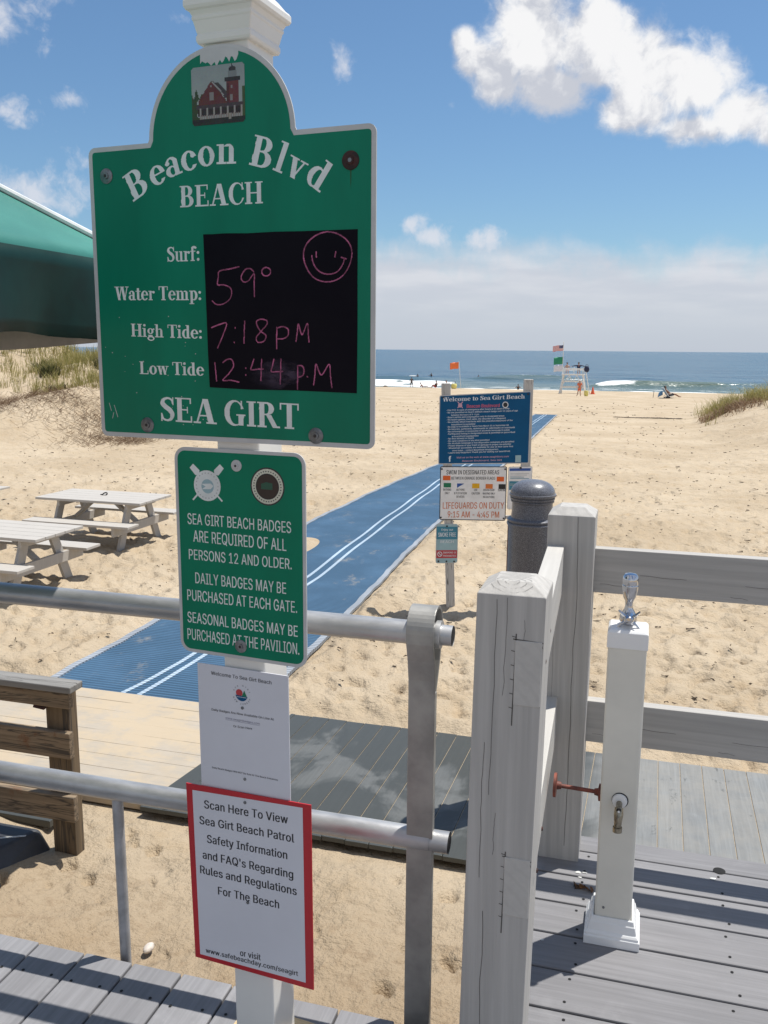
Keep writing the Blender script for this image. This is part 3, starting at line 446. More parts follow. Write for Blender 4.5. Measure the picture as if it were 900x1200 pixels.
# outlines of a plain sans alphabet: advance | contour | contour ...
GLYPHS = {"!":"196|67,160;63,509;132,509;128,160|98,-4;81,-1;66,9;56,24;52,41;56,58;66,73;81,83;98,86;116,83;130,73;140,58;143,41;140,24;130,9;116,-1","#":"440|242,0;326,509;377,509;294,0|10,140;19,192;400,192;391,140|64,0;147,509;198,509;115,0|40,316;49,368;429,368;421,316","&":"448|197,-7;150,-2;110,12;78,34;54,62;39,96;34,133;37,163;47,189;63,213;85,235;140,279;216,335;237,352;255,375;260,389;262,405;258,427;245,445;226,457;201,461;184,459;168,453;155,444;145,431;139,416;137,399;139,380;145,363;169,327;204,284;438,0;364,0;171,231;121,293;102,319;87,344;78,370;75,398;79,430;91,458;109,481;134,499;165,510;200,513;235,510;266,499;290,482;308,459;320,433;324,404;322,382;315,362;305,342;291,325;256,293;154,217;128,195;110,174;100,154;97,131;100,108;109,87;124,70;143,57;166,49;193,46;223,50;251,59;278,75;301,95;321,121;336,151;346,186;349,224;408,224;405,180;397,144;385,115;371,92;345,62;333,47;305,23;271,7;234,-3","'":"206|78,318;70,509;136,509;128,318","+":"453|198,34;198,364;255,364;255,34|61,172;61,226;391,226;391,172",",":"188|38,-119;68,71;137,71;84,-119","-":"453|337,244;337,188;114,188;114,244",".":"188|95,-4;78,-1;63,9;53,24;50,41;53,59;63,73;78,83;95,87;113,83;128,73;138,59;141,41;138,24;128,9;113,-1","/":"249|235,533;71,-76;14,-76;178,533","0":"453|227,-7;174,1;130,24;95,62;69,113;57,155;50,202;48,254;50,306;57,353;69,395;95,447;130,484;174,508;227,516;279,508;323,484;358,447;384,395;396,353;403,306;405,254;403,202;396,155;384,113;359,62;323,24;279,1|227,50;261,56;290,74;313,103;330,144;340,194;344,254;340,314;330,365;313,405;290,435;261,453;227,460;192,453;163,435;140,405;123,365;113,314;109,254;113,194;123,144;140,103;163,74;192,56","1":"453|76,0;76,55;391,55;391,0|276,509;276,0;212,0;212,448;209,448;86,358;86,427;198,509","2":"453|64,0;64,47;234,229;282,282;299,305;311,327;318,348;320,371;317,397;308,419;293,436;273,449;250,457;224,460;196,457;172,447;153,433;139,413;130,390;127,362;66,362;71,405;86,442;111,473;143,496;182,511;225,516;268,511;306,497;337,474;361,445;376,411;381,372;378,345;371,318;357,290;336,259;267,180;153,60;153,57;389,57;389,0","3":"453|218,-7;173,-3;133,10;98,30;70,57;52,91;44,132;109,132;115,107;126,87;144,71;165,59;191,52;219,50;248,53;275,61;297,74;315,93;325,116;329,145;326,172;316,196;299,217;275,234;242,244;201,248;157,248;157,299;288,448;288,452;70,452;70,509;372,509;372,461;211,278;211,289;264,288;308,276;344,253;371,222;387,186;393,145;387,103;370,66;344,36;309,12;266,-2","4":"453|40,105;40,158;247,509;311,509;109,166;109,163;413,163;413,105|282,0;282,121;282,146;282,318;343,318;343,0","5":"453|221,-7;178,-2;140,11;108,32;83,60;66,93;60,130;122,130;127,108;138,89;154,73;173,60;196,52;221,50;250,53;276,64;298,82;314,104;324,131;328,162;324,193;314,221;297,244;275,262;248,273;218,277;192,275;167,268;145,258;128,246;67,253;96,509;366,509;366,452;151,452;134,301;136,301;155,315;178,325;203,331;229,334;263,330;294,321;321,306;345,285;364,260;379,231;388,199;391,163;385,117;369,76;343,41;309,15;268,-1","6":"453|226,-7;182,-1;142,15;109,40;84,74;69,115;64,162;68,199;80,239;102,285;137,340;252,509;322,509;151,261;145,261;154,275;165,288;179,299;196,307;214,312;235,314;278,309;316,295;346,271;370,240;384,201;389,157;384,112;368,73;343,39;310,14;271,-2|226,48;254,52;279,63;299,79;314,101;324,128;327,157;324,187;314,213;299,235;279,251;254,262;226,265;198,262;174,252;153,235;138,214;128,188;125,158;128,128;138,102;153,79;174,63;198,52","7":"453|97,0;323,448;323,452;62,452;62,509;391,509;391,449;165,0","8":"453|226,-7;178,-2;136,11;101,33;74,62;57,96;52,135;55,166;65,195;81,220;101,241;125,256;153,265;153,267;119,282;93,308;76,342;70,380;75,417;90,450;114,477;146,498;184,511;226,516;269,511;306,498;337,477;361,450;377,417;382,380;376,342;359,308;333,282;300,267;300,265;327,256;351,241;372,220;387,195;397,166;401,135;395,96;378,62;352,33;317,11;275,-2|226,49;258,52;285,60;307,74;323,91;333,113;337,139;333,165;322,189;305,208;283,223;256,232;226,235;196,232;169,223;147,208;130,189;119,165;115,139;119,113;129,91;145,74;167,60;195,52|226,290;252,292;274,300;293,313;307,330;316,351;319,376;316,399;308,420;294,437;275,449;252,457;226,460;200,457;177,449;159,437;145,420;136,399;133,376;136,351;145,330;159,313;178,300;201,292","9":"453|226,516;271,510;310,494;343,468;368,434;384,393;389,347;385,309;373,270;350,224;315,168;200,0;130,0;301,248;307,248;299,234;287,221;273,210;257,202;238,196;218,195;175,199;137,214;106,237;83,269;68,307;64,352;69,397;85,436;110,469;143,494;182,510|226,460;199,457;174,446;154,429;138,407;129,381;125,352;129,322;138,295;154,274;174,257;199,247;226,243;254,247;279,257;299,273;314,295;324,321;327,350;324,381;314,407;299,429;279,446;254,457",":":"188|95,-4;78,-1;63,9;53,24;50,41;53,59;63,73;78,83;95,87;113,83;128,73;138,59;141,41;138,24;128,9;113,-1|95,271;78,274;63,284;53,299;50,316;53,334;63,349;78,359;95,362;113,359;128,349;138,334;141,316;138,299;128,284;113,274","A":"480|16,0;201,509;276,509;463,0;395,0;287,302;264,372;232,478;245,478;213,371;191,302;85,0|110,142;110,199;370,199;370,142","B":"456|60,0;60,509;241,509;289,504;329,491;359,469;381,442;394,410;398,374;395,344;387,320;373,301;356,286;336,275;315,267;315,262;339,257;363,245;385,227;402,203;414,173;418,136;413,100;400,67;377,39;344,18;301,4;247,0|125,57;245,57;296,63;330,80;349,105;355,137;352,161;342,184;327,203;306,218;279,228;248,231;125,231|125,285;238,285;265,288;288,296;308,309;323,326;333,348;336,372;330,403;313,429;283,446;240,452;125,452","C":"510|267,-7;225,-3;186,7;150,25;119,49;92,79;70,115;53,157;44,203;40,254;44,305;53,352;70,393;92,429;119,459;150,484;186,501;225,512;267,516;305,513;340,504;373,490;402,471;427,447;448,418;463,385;473,348;408,348;401,373;389,395;375,413;357,428;337,440;315,449;292,454;267,456;223,450;184,432;150,403;125,364;109,314;103,254;109,194;125,145;151,105;184,76;223,59;267,53;292,55;315,60;337,69;357,81;375,96;389,114;401,136;408,160;473,160;463,124;448,91;428,62;402,38;373,19;341,5;305,-4","D":"502|219,0;96,0;96,57;215,57;272,63;318,81;354,110;379,149;394,198;399,255;394,312;379,361;354,399;320,428;275,446;221,452;93,452;93,509;225,509;273,505;315,495;353,478;399,441;433,391;449,351;458,306;462,255;458,205;449,159;433,119;411,83;384,54;351,31;312,14;268,3|125,509;125,0;60,0;60,509","E":"419|60,0;60,509;372,509;372,452;125,452;125,286;355,286;355,229;125,229;125,57;375,57;375,0","F":"410|60,0;60,509;369,509;369,452;125,452;125,278;346,278;346,221;125,221;125,0","G":"520|269,-7;225,-3;185,7;149,25;118,49;91,79;69,116;53,157;43,203;40,254;43,305;53,352;69,393;91,429;117,459;149,484;184,501;223,512;265,516;304,513;340,504;374,489;403,469;429,445;449,416;465,384;474,349;408,349;399,372;387,393;373,411;356,427;337,439;315,448;291,454;265,456;222,450;183,432;150,404;125,364;109,314;103,254;109,194;125,145;151,105;184,76;224,59;269,53;309,57;345,71;374,93;396,123;410,160;415,202;434,199;283,199;283,256;478,256;478,200;471,141;451,91;419,50;377,19;326,0","H":"517|60,0;60,509;125,509;125,289;392,289;392,509;457,509;457,0;392,0;392,232;125,232;125,0","I":"300|31,0;31,57;118,57;118,452;31,452;31,509;269,509;269,452;183,452;183,57;269,57;269,0","J":"396|185,-7;124,3;75,33;52,63;38,100;33,145;33,173;98,173;98,145;104,104;122,74;149,56;185,50;220,56;248,74;266,104;272,145;272,509;336,509;336,145;332,100;318,63;294,33;246,3","K":"467|104,145;104,216;139,261;174,303;212,344;364,509;448,509;231,276;228,276|60,0;60,509;125,509;125,334;124,225;125,193;125,0|372,0;188,259;228,309;449,0","L":"393|60,0;60,509;125,509;125,57;361,57;361,0","M":"628|60,0;60,509;152,509;277,187;287,159;299,123;311,84;322,49;307,49;318,83;330,121;342,158;352,187;476,509;568,509;568,0;504,0;504,291;504,327;505,369;506,413;507,457;513,457;498,409;482,363;467,322;456,291;342,0;286,0;170,291;159,321;145,361;129,408;112,457;119,457;120,416;121,372;122,328;122,291;122,0","N":"523|60,0;60,509;136,509;343,183;363,151;388,107;414,55;405,54;401,108;399,157;399,195;399,509;463,509;463,0;387,0;202,290;177,331;148,381;108,452;119,454;122,384;124,328;125,291;125,0","O":"533|267,-7;225,-3;186,7;150,25;119,49;92,79;70,115;53,157;44,203;40,254;44,305;53,352;70,393;92,429;119,459;150,484;186,501;225,512;267,516;309,512;348,501;384,484;415,459;442,429;464,393;480,352;490,305;493,254;490,203;480,157;464,115;442,79;415,49;384,25;348,7;309,-3|267,53;310,59;349,76;383,105;408,144;425,194;430,254;425,314;408,365;383,404;349,433;310,450;267,456;223,450;184,433;151,404;125,364;109,314;103,254;109,194;125,144;151,105;184,76;223,59","P":"445|60,0;60,509;235,509;289,503;332,487;366,462;390,430;404,391;409,348;404,304;390,265;366,233;332,207;289,191;235,186;109,186;109,242;233,242;269,246;297,256;318,272;333,294;342,319;344,348;342,376;333,402;318,423;297,439;268,449;232,452;125,452;125,0","Q":"533|245,159;313,159;369,85;384,65;468,-48;401,-48;346,27;331,46|267,-7;225,-3;186,7;150,25;119,49;92,79;70,115;53,157;44,203;40,254;44,305;53,352;70,393;92,429;119,459;150,484;186,501;225,512;267,516;309,512;348,501;384,484;415,459;442,429;464,393;480,352;490,305;493,254;490,203;480,157;464,115;442,79;415,49;384,25;348,7;309,-3|267,53;310,59;349,76;383,105;408,144;425,194;430,254;425,314;408,365;383,404;349,433;310,450;267,456;223,450;184,433;151,404;125,364;109,314;103,254;109,194;125,144;151,105;184,76;223,59","R":"449|60,0;60,509;236,509;290,504;333,489;367,465;390,433;405,395;409,352;405,309;390,271;367,240;333,217;289,203;236,198;96,198;96,255;234,255;269,258;298,267;319,281;334,300;342,324;345,352;342,380;334,405;319,425;298,440;269,449;233,452;125,452;125,0|353,0;230,229;303,229;428,0","S":"447|224,-9;172,-4;128,9;91,31;64,60;46,96;38,137;104,137;110,110;123,88;142,71;166,59;194,52;224,49;257,52;286,60;311,74;329,92;341,114;346,139;342,161;332,179;316,193;296,205;245,222;184,239;128,260;86,289;60,326;52,372;58,413;75,448;102,476;138,498;180,511;227,516;275,511;316,498;351,476;377,449;394,415;401,378;337,378;326,412;302,437;267,453;225,459;194,456;167,448;145,435;129,418;118,398;115,376;119,352;131,334;148,319;169,308;212,293;264,279;312,264;336,252;359,238;379,220;395,198;405,171;408,139;403,99;386,64;360,34;323,11;278,-4","T":"449|32,452;32,509;417,509;417,452;257,452;257,0;193,0;193,452","U":"517|259,-8;203,-2;154,15;114,43;85,80;66,124;60,173;60,509;124,509;124,178;128,144;141,113;160,87;187,68;220,56;259,52;298,56;331,68;357,87;377,113;389,144;393,178;393,509;457,509;457,173;451,124;433,80;403,43;363,15;315,-2","V":"480|204,0;16,509;84,509;192,206;215,137;248,31;235,31;267,138;290,206;395,509;463,509;278,0","W":"686|155,0;16,509;82,509;163,196;175,145;187,94;197,40;189,40;200,94;211,145;224,196;306,509;380,509;462,196;474,145;486,94;497,40;488,40;499,94;510,145;523,196;603,509;670,509;530,0;455,0;368,323;351,391;336,475;350,475;335,395;318,323;230,0","X":"474|18,0;217,284;217,236;29,509;104,509;178,400;204,361;223,329;243,292;232,292;252,329;272,361;298,400;374,509;446,509;259,239;259,287;456,0;382,0;292,129;268,165;250,195;230,231;244,231;225,196;206,166;182,129;91,0","Y":"472|203,0;203,208;16,509;91,509;192,344;222,292;250,230;224,230;251,293;280,344;381,509;455,509;268,208;268,0","Z":"438|42,0;42,46;273,385;306,431;341,476;348,454;285,452;223,452;40,452;40,509;397,509;397,462;169,129;134,81;97,33;90,54;152,57;214,57;399,57;399,0","a":"389|160,-9;126,-5;94,5;68,22;48,45;35,73;30,108;34,138;43,161;58,179;78,193;100,203;125,211;178,220;234,227;252,230;265,235;273,243;276,255;276,257;273,279;267,297;256,311;240,322;220,329;196,331;171,329;149,322;132,313;118,301;107,288;100,274;41,291;57,322;79,346;104,364;133,375;163,382;194,384;239,379;263,372;286,360;306,343;322,320;333,290;337,251;337,0;277,0;277,52;272,52;252,25;236,12;215,1;190,-6|170,45;202,49;228,59;248,74;263,93;272,115;276,138;276,190;259,182;231,176;200,171;175,168;134,159;117,150;103,139;95,124;92,105;94,87;102,72;114,61;130,52;149,47","b":"424|229,-8;198,-5;172,4;153,17;138,31;118,59;112,59;112,0;53,0;53,509;114,509;114,319;118,319;137,346;152,360;171,373;197,381;229,384;274,378;313,361;345,332;370,293;385,245;390,189;385,133;370,84;346,45;313,16;274,-2|220,47;253,51;279,66;301,88;316,117;325,151;328,189;325,227;316,261;301,290;280,311;253,325;220,330;188,325;161,312;140,291;125,263;116,229;113,189;116,150;125,115;140,86;162,65;188,51","c":"396|207,-8;159,-2;117,16;82,46;56,85;40,133;34,187;40,243;56,291;82,330;117,360;159,378;207,384;234,383;260,377;284,368;305,356;324,341;340,322;353,301;362,277;303,262;290,289;270,311;242,325;207,330;173,325;145,310;124,287;108,258;99,224;96,187;99,151;108,117;124,89;145,66;173,51;207,46;243,52;271,66;292,89;304,117;363,102;354,78;341,56;325,37;306,21;285,9;261,-1;235,-6","d":"424|195,-8;151,-2;111,16;79,45;55,84;39,133;34,189;39,245;55,293;79,332;112,361;151,378;196,384;228,381;253,373;272,360;287,346;306,319;311,319;311,509;372,509;372,0;313,0;313,59;307,59;287,31;272,17;252,4;227,-5|205,47;236,51;263,65;284,86;299,115;309,150;312,189;309,229;300,263;284,291;263,312;237,325;205,330;172,325;145,311;124,290;108,261;99,227;96,189;99,151;109,117;124,88;145,66;172,51","e":"404|212,-8;161,-2;117,16;82,46;56,85;40,132;34,187;39,242;55,290;81,329;115,359;157,378;205,384;236,382;266,374;294,361;319,341;341,315;357,282;368,242;371,194;371,169;75,169;75,221;338,221;310,202;307,237;298,269;283,294;263,314;237,326;205,330;173,326;146,313;125,294;109,270;99,241;96,211;96,178;100,139;110,106;128,80;151,61;179,50;212,46;234,48;254,53;271,61;285,73;297,88;306,105;365,91;353,63;335,39;311,19;283,4;249,-5","f":"254|228,379;228,327;6,327;6,379|81,0;81,432;84,461;96,486;113,505;135,519;161,527;187,530;222,527;243,521;227,468;215,472;195,474;171,470;154,460;145,443;142,419;142,0","g":"425|207,-151;168,-148;134,-140;105,-127;82,-110;64,-91;51,-69;101,-41;122,-66;136,-78;154,-88;178,-95;207,-97;249,-92;282,-75;304,-47;311,-6;311,68;306,68;287,41;272,28;252,16;227,8;195,5;152,10;113,27;80,53;55,90;39,136;34,191;39,246;55,293;80,332;112,361;152,378;196,384;228,382;253,373;273,360;288,346;308,319;313,319;313,379;372,379;372,-9;367,-54;350,-90;324,-117;291,-136;251,-147|205,59;237,63;264,75;285,95;300,121;309,154;312,193;309,231;300,264;285,291;264,312;237,325;205,330;172,325;145,312;124,290;109,262;99,229;96,193;99,155;109,123;124,96;145,76;172,63","h":"410|114,227;114,0;53,0;53,509;114,509;114,287;102,287;124,332;152,362;187,379;227,384;264,380;295,369;321,349;341,321;353,285;357,240;357,0;296,0;296,235;290,275;273,304;246,323;210,329;184,326;161,317;141,303;126,283;117,257","i":"167|53,0;53,379;114,379;114,0|84,443;67,446;54,455;44,468;41,483;44,499;54,512;67,521;84,524;100,521;114,512;123,499;126,483;123,468;114,455;100,446","j":"167|53,379;114,379;114,-30;111,-63;102,-90;86,-113;65,-129;37,-139;4,-143;-10,-143;-10,-87;2,-87;25,-83;40,-72;50,-54;53,-29|83,443;67,446;53,455;44,468;41,483;44,499;53,512;67,521;83,524;100,521;114,512;123,499;126,483;123,468;114,455;100,446","k":"381|110,137;110,212;121,212;284,379;360,379;184,199;177,199|53,0;53,509;114,509;114,0|294,0;148,186;191,229;372,0","l":"189|139,-2;101,3;74,20;58,47;53,84;53,509;114,509;114,99;115,77;120,62;130,54;146,52;160,53;170,54;181,3;162,-1","m":"610|53,0;53,379;112,379;112,295;108,295;118,323;132,346;151,363;172,376;195,384;219,386;257,380;287,361;309,331;321,295;312,295;322,321;337,343;357,361;381,375;407,383;437,386;468,383;497,372;522,354;541,328;553,296;557,255;557,0;496,0;496,254;490,289;473,313;447,326;419,330;395,328;374,320;358,307;345,290;338,270;335,247;335,0;274,0;274,260;269,288;253,311;229,326;199,330;178,328;158,320;140,307;126,289;117,266;114,238;114,0","n":"410|114,227;114,0;53,0;53,379;112,379;112,287;102,287;124,332;152,362;187,379;227,384;264,380;295,369;321,349;341,321;353,285;357,240;357,0;296,0;296,235;290,275;273,304;246,323;210,329;184,326;161,317;141,303;126,283;117,257","o":"415|207,-8;159,-2;117,16;82,46;56,85;40,133;34,187;40,243;56,291;82,330;117,360;159,378;207,384;256,378;299,360;333,330;359,291;376,243;381,187;376,133;359,85;333,46;299,16;256,-2|207,46;242,51;270,66;292,89;307,117;316,151;319,187;316,224;307,258;292,287;270,310;242,325;207,330;173,325;145,310;124,287;108,258;99,224;96,187;99,151;108,117;124,89;145,66;173,51","p":"424|53,-143;53,379;112,379;112,319;118,319;137,346;152,360;171,373;197,381;229,384;274,378;313,361;345,332;370,293;385,245;390,189;385,133;370,84;346,45;313,16;274,-2;229,-8;198,-5;173,4;153,17;138,31;118,59;114,59;114,-143|220,47;253,51;279,66;301,88;316,117;325,151;328,189;325,227;316,261;301,290;280,311;253,325;220,330;188,325;161,312;140,291;125,263;116,229;113,189;116,150;125,115;140,86;162,65;188,51","q":"424|372,-143;311,-143;311,59;306,59;287,31;272,17;252,4;227,-5;195,-8;151,-2;111,16;79,45;55,84;39,133;34,189;39,245;55,293;79,332;112,361;151,378;196,384;228,381;253,373;272,360;287,346;307,319;313,319;313,379;372,379|205,47;236,51;263,65;284,86;299,115;309,150;312,189;309,229;300,263;284,291;263,312;237,325;205,330;172,325;145,311;124,290;108,261;99,227;96,189;99,151;109,117;124,88;145,66;172,51","r":"259|53,0;53,379;112,379;112,321;115,321;130,347;152,367;181,380;213,385;229,384;243,384;243,322;230,324;207,326;182,323;159,315;140,301;126,284;117,262;114,237;114,0","s":"365|182,-8;145,-5;112,3;84,18;62,38;45,63;36,94;94,107;105,79;124,60;150,49;181,45;217,50;244,62;262,81;268,103;265,121;254,136;237,147;212,155;149,170;104,186;72,208;53,237;47,274;51,305;65,332;87,354;115,370;149,381;187,384;223,381;254,372;279,358;299,339;314,316;324,290;268,277;258,298;243,316;219,328;187,333;156,329;131,317;114,299;109,277;112,258;124,243;144,232;172,223;229,209;275,194;306,171;325,142;331,107;326,75;312,47;290,24;260,6;223,-5","t":"227|204,379;204,327;6,327;6,379|65,471;126,471;126,98;128,76;136,61;150,53;170,50;185,51;202,54;213,2;192,-3;168,-4;125,2;92,21;72,52;65,93","u":"410|182,-5;146,-1;115,11;89,31;69,59;57,95;53,139;53,379;114,379;114,144;119,105;137,75;164,56;200,50;226,53;249,62;268,77;283,97;293,122;296,153;296,379;357,379;357,0;298,0;298,92;307,92;286,47;257,17;222,0","v":"389|163,0;17,379;84,379;165,155;187,87;206,21;184,21;203,87;224,155;305,379;371,379;226,0","w":"567|138,0;23,379;87,379;133,214;154,137;175,41;165,41;186,135;206,214;252,379;316,379;362,214;382,136;402,41;391,41;413,135;434,214;480,379;545,379;429,0;368,0;319,172;305,225;291,280;277,338;291,338;277,280;263,225;248,172;199,0","x":"379|21,0;171,218;171,171;29,379;100,379;147,306;179,253;207,206;175,206;202,253;233,306;282,379;352,379;209,169;209,214;358,0;287,0;231,85;200,136;173,182;205,182;178,136;148,85;91,0","y":"389|47,-139;61,-86;71,-87;88,-90;104,-89;118,-84;130,-74;141,-58;151,-36;163,-1;17,379;84,379;165,155;187,87;206,21;184,21;202,87;224,155;305,379;371,379;204,-58;191,-85;177,-107;159,-124;139,-136;117,-143;91,-145;65,-143","z":"380|42,0;42,46;254,320;254,323;48,323;48,379;333,379;333,331;126,60;126,56;339,56;339,0"}
def text_geo(body, bold=0., rows=40):
    """fill the letters row by row (non-zero winding), bold widens every stroke"""
    vs = []; fs = []; x = 0.
    for ch in body:
        if ch == ' ' or ch not in GLYPHS: x += .20; continue
        if (ch, bold) not in _fc:
            a = GLYPHS[ch].split('|'); E_ = []
            for c_ in a[1:]:
                P_ = [tuple(float(q) / 1000 for q in p.split(',')) for p in c_.split(';')]
                E_ += [(P_[i], P_[(i + 1) % len(P_)]) for i in range(len(P_))]
            ylo = min(p[0][1] for p in E_); yhi = max(p[0][1] for p in E_); n_ = max(6, int((yhi - ylo) / .509 * rows)); dy = (yhi - ylo) / n_; Q = []
            for j in range(n_):
                y = ylo + (j + .5) * dy; cr = []
                for p, q in E_:
                    if (p[1] <= y) != (q[1] <= y): cr.append((p[0] + (y - p[1]) / (q[1] - p[1]) * (q[0] - p[0]), 1 if q[1] > p[1] else -1))
                cr.sort(); w_ = 0; runs = []
                for xx_, s_ in cr:
                    if w_ == 0: st = xx_
                    w_ += s_
                    if w_ == 0:
                        if runs and st - bold < runs[-1][1]: runs[-1][1] = xx_ + bold
                        else: runs.append([st - bold, xx_ + bold])
                Q += [(r0_, r1_, ylo + j * dy, ylo + (j + 1) * dy) for r0_, r1_ in runs]
            _fc[(ch, bold)] = (float(a[0]) / 1000, Q)
        adv, Q = _fc[(ch, bold)]
        for x0, x1, y0, y1 in Q: k = len(vs); vs += [(x + x0, y0), (x + x1, y0), (x + x1, y1), (x + x0, y1)]; fs.append((k, k + 1, k + 2, k + 3))
        x += adv + bold
    return np.array(vs).reshape(-1, 2), fs
def sans(mb, body, x0, x1, z0, z1, cap, y, bold=.012, mi=0):
    """sans text stretched from x0 to x1; baseline runs z0..z1, capital height cap, on the plane y"""
    v, f = text_geo(body, bold)
    if not len(v): return
    hc, hb = .509, 0.; a, b_ = v[:, 0].min(), v[:, 0].max()
    x = x0 + (v[:, 0] - a) / (b_ - a) * (x1 - x0); z = z0 + (x - x0) / (x1 - x0) * (z1 - z0) + (v[:, 1] - hb) / hc * cap
    mb.add([(xx, y, zz) for xx, zz in zip(x, z)], f, mi)
def raster(fn, x0, x1, y0, y1, res):
    """fill a shape given as a test on (X, Y) with row runs"""
    nx, ny = int((x1 - x0) / res), int((y1 - y0) / res)
    X, Y = np.meshgrid(x0 + (np.arange(nx) + .5) * res, y0 + (np.arange(ny) + .5) * res)
    msk = fn(X, Y); out = []
    for j in range(ny):
        d = np.diff(np.concatenate(([0], msk[j].astype(int), [0]))); st = np.where(d == 1)[0]; en = np.where(d == -1)[0]
        ya, yb = y0 + j * res, y0 + (j + 1) * res
        for a, b_ in zip(st, en): out.append(((x0 + a * res, ya), (x0 + b_ * res, ya), (x0 + b_ * res, yb), (x0 + a * res, yb)))
    return out
def brush(path, widths):
    path = np.array(path, float); ws = np.interp(np.linspace(0, 1, len(path)), np.linspace(0, 1, len(widths)), widths)
    # smooth the path
    k = 8; tt = np.linspace(0, len(path) - 1, (len(path) - 1) * k + 1); P_ = []
    for q in tt:
        i = min(int(q), len(path) - 2); u_ = q - i; p0 = path[max(i - 1, 0)]; p1 = path[i]; p2 = path[i + 1]; p3 = path[min(i + 2, len(path) - 1)]
        P_.append(.5 * ((2 * p1) + (p2 - p0) * u_ + (2 * p0 - 5 * p1 + 4 * p2 - p3) * u_ ** 2 + (3 * p1 - p0 - 3 * p2 + p3) * u_ ** 3))
    W_ = np.interp(tt, np.arange(len(path)), ws)
    def fn(X, Y):
        m_ = np.zeros(X.shape, bool)
        for i in range(len(P_) - 1):
            a, b_ = P_[i], P_[i + 1]; d = b_ - a; L = (d ** 2).sum() + 1e-12
            u_ = np.clip(((X - a[0]) * d[0] + (Y - a[1]) * d[1]) / L, 0, 1)
            m_ |= (X - a[0] - u_ * d[0]) ** 2 + (Y - a[1] - u_ * d[1]) ** 2 < (W_[i] + (W_[i + 1] - W_[i]) * u_) ** 2
        return m_
    return fn
XH = .68; TS = .2; TH = .062; SE = .085
